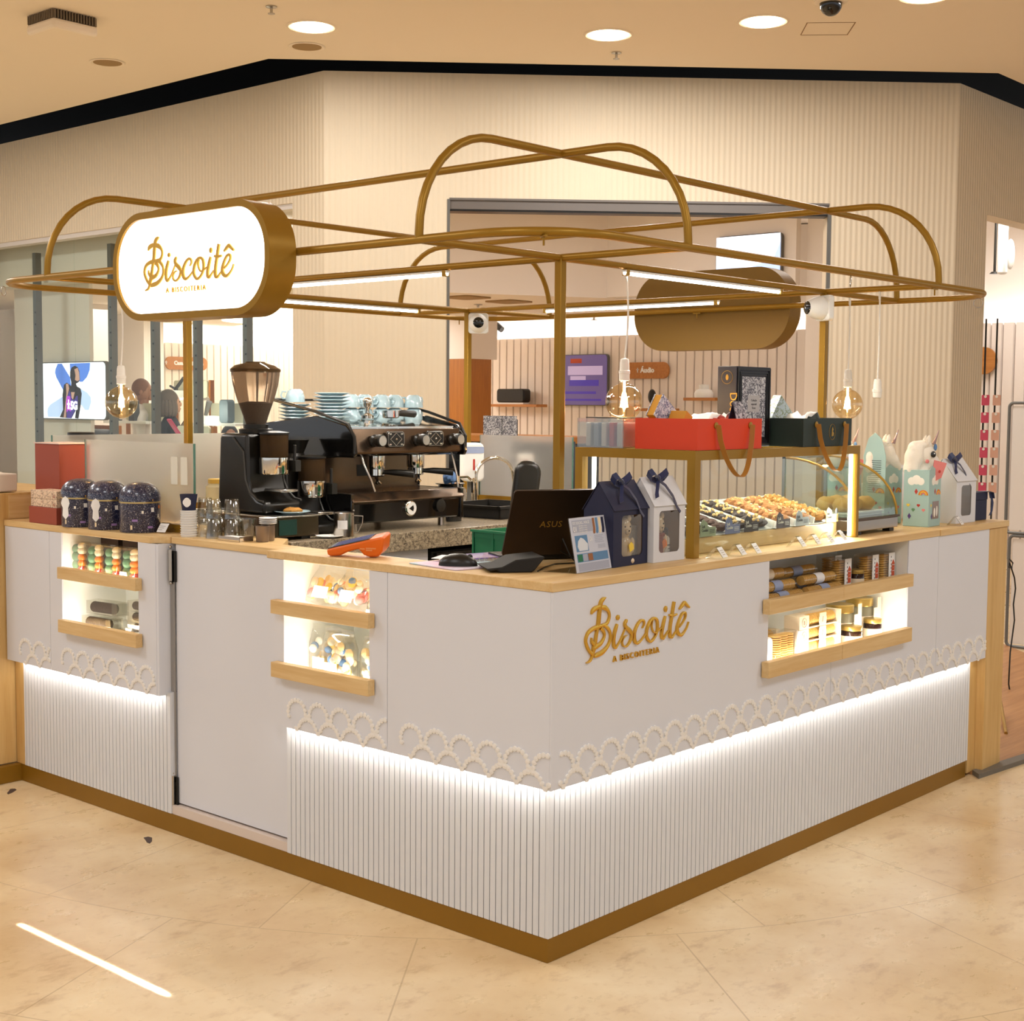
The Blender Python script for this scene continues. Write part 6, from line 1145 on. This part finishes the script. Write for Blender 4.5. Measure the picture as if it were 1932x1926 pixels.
# screens
def screen_pic(u0, v0, u1, v1, x, name, label, m, yy=None):
    a = at(u0, v0, x=x); b = at(u1, v1, x=x); W_ = abs(a.y-b.y); h = a.z-b.z
    r = thing(name, label, 'screen', (x, a.y, b.z), R_(-90)); MB().prism(rrect(-.01, W_+.01, -.01, h+.01, .05), .006, .05, 'y').build('housing', 'grey_metal', r, bevel=.003)
    MB().prism(rrect(0, W_, 0, h, .045), .0, .0055, 'y').build('display', m, r); return r, W_, h
mat('scr_white', 'f4f6ff', .4, emis=.95, ecol='f2f6ff'); mat('scr_blue', '5b86e0', .4, emis=.6, ecol='4f7fe0'); mat('scr_pale', 'b9cdf0', .4, emis=.7, ecol='b4caf2'); mat('scr_dark', '241a28', .4, emis=.02); mat('scr_skin', 'c99a84', .4, emis=.45, ecol='c8a090'); mat('scr_purple', '4a3aa0', .4, emis=.3, ecol='4634a0'); mat('scr_magenta', 'c040d8', .4, emis=.5, ecol='c040e0'); mat('scr_lilac', '6a5c90', .4, emis=.22, ecol='6a5c98'); mat('scr_lilac_light', 'b8a8cc', .4, emis=.3, ecol='b8a8d0')
r, W_, h = screen_pic(69, 686, 199, 791, 4.60, 'advert_screen', 'bright wall screen with a gymnast advert reading 5G behind the shop window', 'scr_white')
def poly(nm, P, m, y): MB().prism([((a-100)/1470*W_, (1390-b)/1200*h) for a, b in P], y, y+.0006, 'y').build(nm, m, r)
poly('blue_petal', [(575, 205), (665, 205), (840, 500), (860, 680), (700, 800), (540, 500), (515, 400), (525, 320)], 'scr_blue', -.0008); poly('blue_petal', [(838, 205), (1270, 200), (1260, 350), (1200, 500), (1110, 600), (1050, 600), (850, 450)], 'scr_blue', -.0008)
poly('pale_petal', [(670, 920), (400, 1090), (340, 1170), (325, 1260), (340, 1365), (590, 1365), (680, 1200)], 'scr_pale', -.0008); poly('pale_petal', [(980, 700), (1200, 830), (1270, 920), (1280, 1030), (1230, 1200), (1150, 1200), (1000, 1000)], 'scr_pale', -.0008)
poly('gymnast_figure', [(600, 1368), (680, 1200), (672, 880), (690, 760), (710, 660), (770, 615), (830, 660), (862, 690), (865, 600), (842, 500), (845, 380), (880, 290), (950, 255), (1010, 290), (1040, 370), (1052, 560), (1020, 610), (965, 640), (990, 700), (1060, 740), (1085, 850), (1060, 1100), (1010, 1388), (935, 1380), (960, 1200), (860, 1384), (730, 1380)], 'scr_dark', -.0016)
poly('lit_face', [(940, 330), (1010, 300), (1038, 400), (1048, 560), (1000, 590), (950, 560), (960, 460)], 'scr_skin', -.0024); poly('lit_arm', [(750, 640), (800, 640), (820, 740), (780, 900), (750, 1100), (740, 1368), (690, 1368), (730, 1100), (760, 850)], 'scr_skin', -.0024); poly('lit_chest', [(860, 820), (940, 820), (920, 900), (900, 980), (870, 940)], 'scr_skin', -.0024)
poly('leotard', [(830, 780), (860, 900), (890, 985), (930, 985), (970, 900), (1000, 900), (1000, 1100), (930, 1230), (850, 1384), (760, 1384), (760, 1000), (790, 880)], 'scr_purple', -.0020); poly('magenta_mark', [(770, 900), (840, 910), (850, 1240), (800, 1200), (760, 1260), (750, 1060)], 'scr_magenta', -.0028)
t_ = text_polys('5G', h*.20, .0006, 'LEFT', .85, XF(((845-100)/1470*W_, -.0036, (1390-1190)/1200*h)), None, .006); t_.T = XF(((805-100)/1470*W_, -.0036, (1390-1095)/1200*h)); s = h*.05
t_.prism([(-s*.9, s*.6), (-s*.3, s*.6), (-s*.3, s*1.9), (s*.3, s*1.9), (s*.3, s*.6), (s*.9, s*.6), (s*.9, 0), (s*.4, -s*.1), (s*.7, -s*1.5), (s*.15, -s*1.5), (0, -s*.7), (-s*.15, -s*1.5), (-s*.7, -s*1.5), (-s*.4, -s*.1), (-s*.9, 0)], -.0003, .0003, 'y'); t_.build('lettering', mat('scr_text', 'ffffff', .4, emis=1.2), r)
p0 = at(66, 686, x=4.65); p1 = at(168, 686, x=4.65); o = MB().box(4.66, 4.70, p1.y, p0.y+.4, 0, 2.9).build('wall_shop_screen', 'shop_white'); struct(o)
r, W_, h = screen_pic(1048, 671, 1144, 764, XS-.03, 'wall_screen', 'purple menu screen on the slatted wall left of the globe bulb', 'scr_lilac')
for (a, b, c_, d, m_) in ((.30, .52, .84, .93, 'terracotta'), (.25, .92, .60, .78, 'scr_lilac_light'), (.28, .85, .38, .50, 'scr_purple'), (.12, .8, .22, .27, 'scr_purple'), (.15, .9, .08, .12, 'scr_purple'), (.3, .6, .5, .58, 'scr_lilac_light')): MB().box(W_*a, W_*b, -.001, -.0003, h*c_, h*d).build('menu_block', m_, r)
a = at(1352, 447, x=9.0); q_ = at(1471, 470, x=9.0)
r, W_, h = screen_pic(1352, 449, 1471, 524, 9.0, 'hanging_screen', 'pale glowing screen high behind the oval board', 'scr_pale')
MB().prism([(W_*.25, h*.0), (W_*.8, 0), (W_*.7, h*.12), (W_*.45, h*.16)], -.001, -.0003, 'y').build('yellow_swirl', 'sweet_yellow', r); MB().prism([(0, h*.3), (W_*.55, h*.28), (W_*.9, h*.45), (W_, h*.8), (W_, h), (0, h)], -.001, -.0003, 'y').build('pale_panel', 'scr_white', r)
b = at(1340, 430, x=9.06); c_ = at(1500, 560, x=9.06); struct(MB().box(9.06, 9.14, c_.y, b.y+2.0, 2.667, 3.54).build('wall_shop_bulkhead', 'shop_white'))
# shelves with devices on the slatted wall
def shelf(u0, v0, u1, label, dep=.22):
    a = at(u0, v0, x=XS-dep); b = at(u1, v0, x=XS-dep); o = MB().box(XS-dep, XS-.002, b.y, a.y, a.z-.035, a.z).build('wall_shelf', 'orange_wood_y', bevel=.003); tag(o, label, 'shelf', 'wooden shelves on the slatted shop wall'); return a, b
a, b = shelf(910, 762, 1012, 'wooden wall shelf holding a black speaker'); r = thing('speaker', 'black box speaker on the wooden wall shelf', 'speaker', (XS-.13, (a.y+b.y)/2, a.z+.0006)); MB().prism(rrect(-.24, .24, .02, .20, .04), -.07, .07, 'x').build('body', 'black', r, bevel=.015); MB().box(-.06, .06, -.22, .22, 0, .0195).build('base', 'white', r)
a, b = shelf(1289, 750, 1349, 'wooden wall shelf with a white camera above the orange box'); r = thing('white_router', 'white dome camera on the small wooden shelf', 'camera', (XS-.12, (a.y+b.y)/2, a.z+.0006)); MB().lathe([(.11, 0), (.115, .05), (.09, .09), (.06, .10), (.06, .15), (.02, .155)], 20).build('body', 'white', r, True, angle=40)
a, b = shelf(1356, 751, 1420, 'short wooden shelf running behind the framed box'); a, b = shelf(1200, 770, 1262, 'wooden wall shelf behind the globe bulb')
r = thing('microphone', 'small black oval speaker on a white stand behind the globe bulb', 'speaker', (XS-.12, at(1230, 765, x=XS-.12).y, a.z+.0006)); MB().lathe([(.09, 0), (.09, .015)], 20).build('base', 'white', r); MB().ball((0, 0, .14), (.04, .055, .09), 14, 10).cyl((0, 0, .015), (0, 0, .06), .01, 8).build('body', 'black', r, True)
# counter with black fronts, banner and card
pc = at(975, 823, x=7.0); pd = at(1050, 824, x=7.0)
r = thing('service_counter', 'orange wood topped black counter in the shop behind the rear glass', 'counter', (7.0, pd.y-.0, 0)); Lc = pc.y-pd.y+1.3
MB().box(-.0, .7, 0, Lc, pc.z-.06, pc.z).build('top', 'orange_wood_y', r); MB().box(.03, .65, .02, Lc-.02, .0, pc.z-.065).build('body', 'black_gloss', r)
pb = at(912, 784, x=3.3); pe = at(974, 784, x=3.3); r = thing('pattern_banner', 'folded toile patterned paper standing behind the rear glass screen', 'banner', (3.3, pe.y, 0)); 
MB().box(0, .006, 0, pb.y-pe.y, .55, pb.z).build('sheet', 'toile_grey', r); MB().box(-.002, .0, (pb.y-pe.y)*.42, (pb.y-pe.y)*.43, .55, pb.z).build('fold', 'black', r); MB().box(.007, .015, .0, .03, 0, pb.z-.02).box(.007, .015, pb.y-pe.y-.03, pb.y-pe.y, 0, pb.z-.02).build('stand', 'grey_metal', r)
pf = at(977, 855, x=2.6); pg = at(1003, 915, x=2.6); r = thing('framed_card', 'white framed card with a dark red picture behind the black backrest', 'card', (2.6, pg.y, pg.z-.05)); MB().box(0, .012, 0, pf.y-pg.y, 0, pf.z-pg.z+.05).build('frame', 'paper', r); MB().box(-.001, 0, (pf.y-pg.y)*.25, (pf.y-pg.y)*.72, .10, pf.z-pg.z+.02).build('picture', 'wine', r); MB().box(.013, .03, .02, .05, -(pg.z-.05), .02).build('stand', 'grey_metal', r)
pk = at(1005, 832, x=2.75); pm = at(1046, 832, x=2.75); r = thing('tall_fridge', 'tall black glossy fridge behind the sink', 'fridge', (2.75, pm.y-.02, .0)); MB().box(0, .15, 0, pk.y-pm.y+.16, 0, pk.z).build('body', 'black_gloss', r, bevel=.004); MB().box(-.012, 0, .10, .13, .5, 1.1).build('handle', 'dark_grey', r)
r = thing('wood_column', 'orange wood clad column left of the rear post', 'column', (9.4, at(884, 700, x=9.4).y, 0)); MB().box(0, .4, 0, at(851, 700, x=9.4).y-at(884, 700, x=9.4).y+.4, 0, at(865, 677, x=9.4).z).build('cladding', 'orange_wood', r)
struct(MB().box(9.4, 9.9, at(884, 700, x=9.4).y, at(851, 700, x=9.4).y+.4, at(865, 677, x=9.4).z+.001, 2.655).build('wall_shop_column_top', 'shop_white'))
# display racks behind the left window
mat('cream_board', 'd9d6bc', .5, emis=.0); mat('case_blue', '4e5a60', .6)
def rack(u0, u1, vshelf, vtop, label, x=5.2, wood_=True):
    a = at(u0, vshelf, x=x); b = at(u1, vshelf, x=x); z1_ = at(u0, vtop, x=x).z; W_ = a.y-b.y
    r = thing('display_stand', label, 'display stand', (x, a.y, a.z), R_(-90), 'device displays behind the shop window')
    MB().box(0, W_, -.05, .25, -.025, 0).build('shelf', 'white', r); MB().prism(rrect(.02, W_-.02, 0, z1_-a.z, .03), .20, .22, 'y').build('backboard', 'cream_board', r)
    MB().box(W_-.015, W_+.015, .215, .26, -a.z+.002, z1_-a.z).box(-.015, .015, .225, .26, -a.z+.002, -.026).build('upright', 'orange_wood', r); return r, W_
r, W_ = rack(295, 362, 750, 717, 'lit cream display with a desk lamp, above the grey-haired person', 5.6); MB().box(.03, .26, .02, .16, .0, .075).build('device_plinth', 'white', r); MB().tube([(.18, .1, .08), (.26, .1, .14), (.33, .1, .20)], .018, 8).tube([(.1, .1, .12), (.22, .1, .08)], .012, 8).build('desk_lamp', 'dark_grey', r, True)
light('POINT', 'display_glow', tuple(at(345, 735, x=5.5)), 3, (1, .93, .8), .03); light('POINT', 'display_glow', tuple(at(392, 775, x=5.1)), 3, (1, .93, .8), .03)
r, W_ = rack(203, 283, 793, 760, 'cream display with a webcam and a dark tower beside the globe bulb'); MB().lathe([(.04, 0), (.04, .01), (.01, .015), (.01, .06)], 14, (.10, .06, 0)).ball((.10, .06, .09), (.045, .03, .03), 12, 8).build('webcam', 'black', r, True); MB().prism([(.33, 0), (.43, 0), (.41, .2), (.35, .2)], .03, .1, 'y').build('tower_speaker', 'dark_grey', r)
r, W_ = rack(363, 452, 797, 760, 'cream display with a small lamp and a grey-blue case'); MB().box(.04, .26, .02, .16, 0, .065).build('device_plinth', 'white', r); MB().prism(rrect(.36, .50, 0, .22, .035), .04, .12, 'y').build('travel_case', 'case_blue', r, bevel=.01); MB().cyl((.10, .08, .07), (.16, .08, .20), .018, 10, .03).build('small_lamp', 'grey_metal', r, True)
r, W_ = rack(296, 362, 829, 803, 'low cream display with a tilted pink phone', 4.5); MB().box(.1, .4, .02, .16, 0, .04).build('device_plinth', 'white', r); MB(XF((.22, .08, .05), 0, R_(38))).box(-.03, .03, -.008, .008, 0, .17).build('pink_phone', mat('hot_pink', 'd04a6a', .4), r, bevel=.004)
r, W_ = rack(520, 562, 750, 714, 'cream router display at the right end of the left window'); MB().tube([(.1, .14, .05), (.28, .14, .05), (.28, .14, .22), (.1, .14, .22)], .003, 6, True).build('device_outline', 'grey_metal', r)
pz = at(245, 829, x=3.0); r = thing('countertop_tub', 'clear tub with a black lid standing behind the frosted screens', 'tub', (.50, 2.955-.2, TW)) if False else None
r = thing('countertop_tub', 'clear tub with a black lid seen over the left frosted screen', 'tub', (.55, 3.185, 1.3335)); MB().lathe([(.05, 0), (.055, .03)], 24).build('tub', 'clear_plastic', r, True); MB().lathe([(.058, .0305), (.058, .062), (.05, .064)], 28).build('lid', 'black', r, True, angle=40)
o = MB().box(.47, .63, 3.1, 3.27, .0, 1.333).build('tub_pedestal', 'panel_white'); tag(o, 'pale pedestal carrying the black-lidded tub', 'pedestal')
r = thing('bench_seat', 'orange wood bench back with a grey cushion behind the red carton', 'bench', (5.6, at(212, 820, x=5.6).y-.1, 0)); Lb = at(152, 820, x=5.6).y-at(212, 820, x=5.6).y+.2
MB().box(0, .05, 0, Lb, 0, at(180, 802, x=5.6).z).build('back_panel', 'orange_wood', r); MB().box(-.3, -.001, .05, Lb-.05, .45, 1.24).build('cushion', 'dark_grey', r, bevel=.05)
struct(MB().box(5.66, 5.72, at(214, 700, x=5.66).y, at(150, 700, x=5.66).y, 1.85, 1.92).build('trim_4', 'orange_wood_y'))
# ceiling discs and spots in the shop
for i, (u, v, rr_) in enumerate(((545, 604, .9), (560, 618, .9), (535, 588, .7))):
    p = at(u, v, z=ZI); 
    if i == 3: p = at(846, 616, z=ZI)
    o = MB().lathe([(rr_, -.012), (rr_, -.03)], 40).build('disc_lamp', 'led_soft', None, True, angle=30); o.location = (p.x, p.y, ZI+.010); tag(o, ['large round ceiling lamp in the left window, middle', 'large round ceiling lamp in the left window, lowest', 'large round ceiling lamp in the left window, highest', 'small round ceiling lamp at the left edge of the middle doorway'][i], 'ceiling light', 'round disc lamps in the shop')
for (u, v), lb in (((947, 622), 'black spotlight on the cove of the shop'),):
    p = at(u, v, x=XB+.05); o = MB(XF((p.x, p.y, p.z), 0, R_(-60))).lathe([(.04, 0), (.05, .12), (.045, .12), (.02, .02)], 16).build('spotlight', 'black', None, True); tag(o, lb, 'spotlight')
for (u, v), lb in (((902, 574), 'sprinkler in the shop ceiling by the rear camera'), ((1121, 592), 'sprinkler in the shop ceiling right of the front post')):
    p = at(u, v, z=ZI); o = MB().lathe([(.05, -.001), (.05, -.01), (.015, -.014), (.015, -.07), (.04, -.072), (.04, -.08)], 12).build('sprinkler', 'steel'); o.location = (p.x, p.y, ZI); tag(o, lb, 'sprinkler', 'sprinklers in the shop ceiling')
for (u, v), lb in (((880, 560), 'round vent in the shop ceiling left'), ((960, 568), 'square vent in the shop ceiling')):
    p = at(u, v, z=ZI); o = MB().prism(rrect(-.2, .2, -.2, .2, .06), -.015, -.001).build('vent_grille', 'grille'); o.location = (p.x, p.y, ZI); tag(o, lb, 'vent', 'vents in the shop ceiling')
# right opening: hanging tags, phone stand, rails
pv = at(1862, 760, x=9.0)
for col, (u, m_, nm) in enumerate(((1860, 'hot_pink', 'pink'), (1881, 'sweet_pink', 'peach'))):
    for k in range(7 if col == 0 else 6):
        p = at(u+(-1.6*k if col else -1.3*k), 745+k*33, x=9.0); r = thing('hanging_tag', f'{nm} phone card, {ords[k]} from the top of the {"left" if col == 0 else "right"} strip', 'card', (9.0, p.y, p.z), R_(-90), 'pink cards hanging in strips')
        MB().prism(rrect(-.035, .035, -.09, 0, .008), -.004, 0, 'y').build('card', m_ if col == 0 else mat('peach', 'dfb09c', .5) if 'peach' not in M else 'peach', r); MB().lathe([(.012, -.008), (.012, -.004)], 12, (0, 0, -.014), 'y').build('peg', 'white', r)
    a = at(u, 700, x=9.03); o = MB().box(9.0004, 9.012, a.y-.006, a.y+.006, .0, 2.3).build('card_rail', 'black_matt'); tag(o, ('thin black rail behind the pink cards', 'thin black rail behind the peach cards')[col], 'rail')
p = at(1880, 404, y=3.3); q = at(1878, 515, y=3.3); r = thing('ceiling_pole', 'thin black pole hanging from the track in the right opening', 'pole', (p.x, p.y, 0)); MB().cyl((0, 0, q.z), (0, 0, 3.5495), .012, 8).lathe([(.05, q.z-.01), (.03, q.z+.01)], 12).build('rod', 'black', r, True); MB().box(-.6, 1.2, -.03, .03, 3.36, 3.42).build('track', 'black', r)
p = at(1893, 440, y=3.0); q = at(1893, 518, y=3.0); r = thing('projector_mount', 'white projector mount under the ceiling in the right opening', 'projector mount', (p.x, p.y, 0)); MB().box(-.04, .04, -.04, .04, q.z, 3.5495).build('column', 'white', r, bevel=.02); MB().ball((.08, -.04, (p.z+q.z)/2), (.045, .04, .14), 14, 10).build('fitting', 'white', r, True)
mat('stand_pale', 'd8cfc4', .5)
for k, (u0, u1, v0, v1) in enumerate(((1905, 1932, 760, 1010), (1905, 1940, 1010, 1130))):
    a = at(u0, v0, x=6.0); b = at(u1, v1, x=6.0); r = thing('poster_frame', ['tall pale poster frame at the right edge', 'pale cabinet front below the poster frame at the right edge'][k], 'frame', (6.0, b.y-.3, max(.0, b.z-.9 if k else b.z))); H_ = a.z-r.location.z
    MB().tube([(0, y_, z_) for y_, z_ in rrect(0, a.y-b.y+.3, .0+.012, H_, .03)], .010, 8, True).build('tube_frame', 'grey_metal', r, True); MB().box(.002, .006, .02, a.y-b.y+.28, .03, H_-.02).build('sheet', 'stand_pale', r)
# ------------------------------------------------------------------ people in the shop
mat('skin', '9a6a4c', .5); mat('skin_light', 'b98a6c', .5); mat('hair_brown', '7a5238', .7, bump=.5, bscale=150); mat('hair_grey', '5a4c40', .7, bump=.6, bscale=120); mat('hair_black', '14100e', .6); mat('shirt_white', 'e9e4e2', .8); mat('shirt_black', '1c1a1c', .8); mat('trousers', '2b2f3c', .8)
def skin_mesh(name, verts, edges, radii, m, parent, levels=1):
    me = bpy.data.meshes.new(name); me.from_pydata(verts, edges, []); me.materials.append(M[m]); o = bpy.data.objects.new(name, me); COL.objects.link(o)
    if parent is not None: o.parent = parent
    s = o.modifiers.new('skin', 'SKIN'); s.use_smooth_shade = True
    lay = me.skin_vertices[0].data
    for i, r_ in enumerate(radii): lay[i].radius = (r_, r_) if not isinstance(r_, tuple) else r_
    lay[0].use_root = True; sb_ = o.modifiers.new('smooth', 'SUBSURF'); sb_.levels = levels; sb_.render_levels = levels; return o
def head(r, z, m, hair, style, yaw=0):
    T = XF((0, 0, z), yaw); h = MB(T)                               # the face looks towards local -y
    h.ball((0, 0, 0), (.075, .092, .115), 20, 14).ball((0, -.07, -.055), (.042, .03, .04), 14, 10).ball((0, -.098, -.012), (.013, .018, .022), 10, 8)
    for s in (-1, 1): h.ball((s*.076, .005, -.012), (.012, .02, .03), 10, 8)
    h.build('head', m, r, True, angle=80); f = MB(T)
    for s in (-1, 1): f.ball((s*.03, -.085, .012), (.012, .006, .007), 10, 6)
    f.ball((0, -.098, -.055), (.022, .005, .006), 10, 6); f.build('eyes_and_mouth', 'hair_black', r, True)
    hr = MB(T); hr.ball((0, .018, .025), (.086, .097, .105), 20, 14)
    if style == 'bob':
        for a in range(-120, 121, 20): hr.ball((.078*math.sin(R_(a)), .02+.08*math.cos(R_(a)), -.05), (.03, .03, .085), 10, 8)
    hr.build('hair', hair, r, True, angle=80)
def person(label, loc, rz, H, skin_m, hair, style, shirt, sit=False, phone=False):
    r = thing('person', label, 'person', loc, rz); k = H/1.70; zh = .0
    hip = .92*k if not sit else .50; sh = hip+.50*k; nk = sh+.06*k; hd = sh+.22*k
    V = [(0, 0, hip), (0, .01, hip+.18*k), (0, .01, hip+.36*k), (0, 0, sh-.02), (0, 0, nk+.05*k)]; Ed = [(0, 1), (1, 2), (2, 3), (3, 4)]; Rd = [(.155*k, .105*k), (.14*k, .10*k), (.165*k, .11*k), (.12*k, .085*k), .05*k]
    V2 = [(0, 0, hip)]; E2 = []; R2 = [(.15*k, .11*k)]
    for s in (-1, 1):
        b = len(V2)
        if sit: V2 += [(s*.09, 0, hip-.02), (s*.10, -.42, hip), (s*.10, -.44, .10), (s*.10, -.56, .05)]
        else: V2 += [(s*.09*k, 0, hip-.06), (s*.10*k, -.01, .50*k), (s*.10*k, .02, .09), (s*.10*k, -.13, .045)]
        E2 += [(0, b), (b, b+1), (b+1, b+2), (b+2, b+3)]; R2 += [.09*k, .062*k, .042*k, .035]
        b = len(V); el = (s*.25*k, .02, sh-.30*k) if not phone else (s*.24*k, -.02, sh-.28*k); wr = (s*.22*k, -.16, sh-.46*k) if not phone else (s*.10*k, -.30*k, sh-.20*k if s > 0 else sh-.26*k)
        V += [(s*.165*k, 0, sh-.03), el, wr]; Ed += [(3, b), (b, b+1), (b+1, b+2)]; Rd += [.062*k, .045*k, .032*k]
        hw = Vector(wr); hm = skin_m; hd_ = []
        palm = MB(); dr_ = Vector((-.25*s, -.6, .5)).normalized() if phone else Vector((0, -.3, -1)).normalized(); sd = dr_.cross(Vector((0, 0, 1))).normalized()
        palm.tube([tuple(hw-dr_*.03), tuple(hw+dr_*.03), tuple(hw+dr_*.085)], [.026, .03, .036], 10, flat=.5)
        for q in range(4): a_ = hw+dr_*.08+sd*(.024-.016*q); palm.tube([tuple(a_), tuple(a_+dr_*(.035+.004*(q in (1, 2)))+Vector((0, 0, -.004))), tuple(a_+dr_*.06+Vector((-.3*s*.03, 0, .012)))], [.009, .008, .007], 7)
        a_ = hw+dr_*.03-sd*.03*(-1); palm.tube([tuple(a_), tuple(a_+dr_*.03+sd*.025), tuple(a_+dr_*.055+sd*.02)], [.011, .010, .008], 7); palm.build('hand', skin_m, r, True, angle=80)
        if phone and s > 0: ph_ = (hw+dr_*.10, s)
    skin_mesh('shirt', V, Ed, Rd, shirt, r); skin_mesh('trousers', V2, E2, R2, 'trousers', r); MB().cyl((0, 0, sh), (0, -.01, hd-.06), .05*k, 12).build('neck', skin_m, r, True); head(r, hd, skin_m, hair, style)
    for s in (-1, 1): MB().ball((s*.10*k, -.12 if not sit else -.54, .042), (.045, .13, .04), 12, 8).build('shoe', 'black', r, True)
    return r, (ph_ if phone else None)
p = atd(270, 757, 14.4); H1 = 1.70
r, ph_ = person('person in a white T-shirt holding a phone, head half hidden by the globe bulb', (p.x, p.y, 0), R_(45), H1, 'skin', 'hair_brown', 'short', 'shirt_white', False, True)
pp = r.matrix_basis @ (Vector(ph_[0])+Vector((-.05, -.02, .02))); o = MB(XF((0, 0, 0), R_(45), R_(25), R_(30))).box(-.037, .037, -.004, .004, -.075, .075).build('mobile_phone', 'black_gloss', bevel=.003); o.location = pp; tag(o, 'black mobile phone held by the person in the white T-shirt', 'phone')
p = atd(321, 778, 13.4); person('person with a grey-brown bob and black top, left of the lit oval sign post', (p.x, p.y, 0), R_(75), 1.58, 'skin_light', 'hair_grey', 'bob', 'shirt_black')
p = atd(434, 822, 14.0); person('seated dark-haired person, only the crown showing left of the grinder hopper', (p.x, p.y, 0), R_(-30), 1.62, 'skin', 'hair_black', 'short', 'shirt_black', True)
r = thing('stool', 'dark stool under the seated person in the shop', 'stool', (p.x, p.y, 0), R_(-30)); MB().lathe([(.17, .35), (.18, .362), (.17, .378)], 20).build('seat', 'dark_grey', r, True); MB().lathe([(.02, .02), (.02, .37)], 10).build('pillar', 'steel', r); MB().lathe([(.18, .002), (.17, .02)], 20).build('base', 'steel', r)
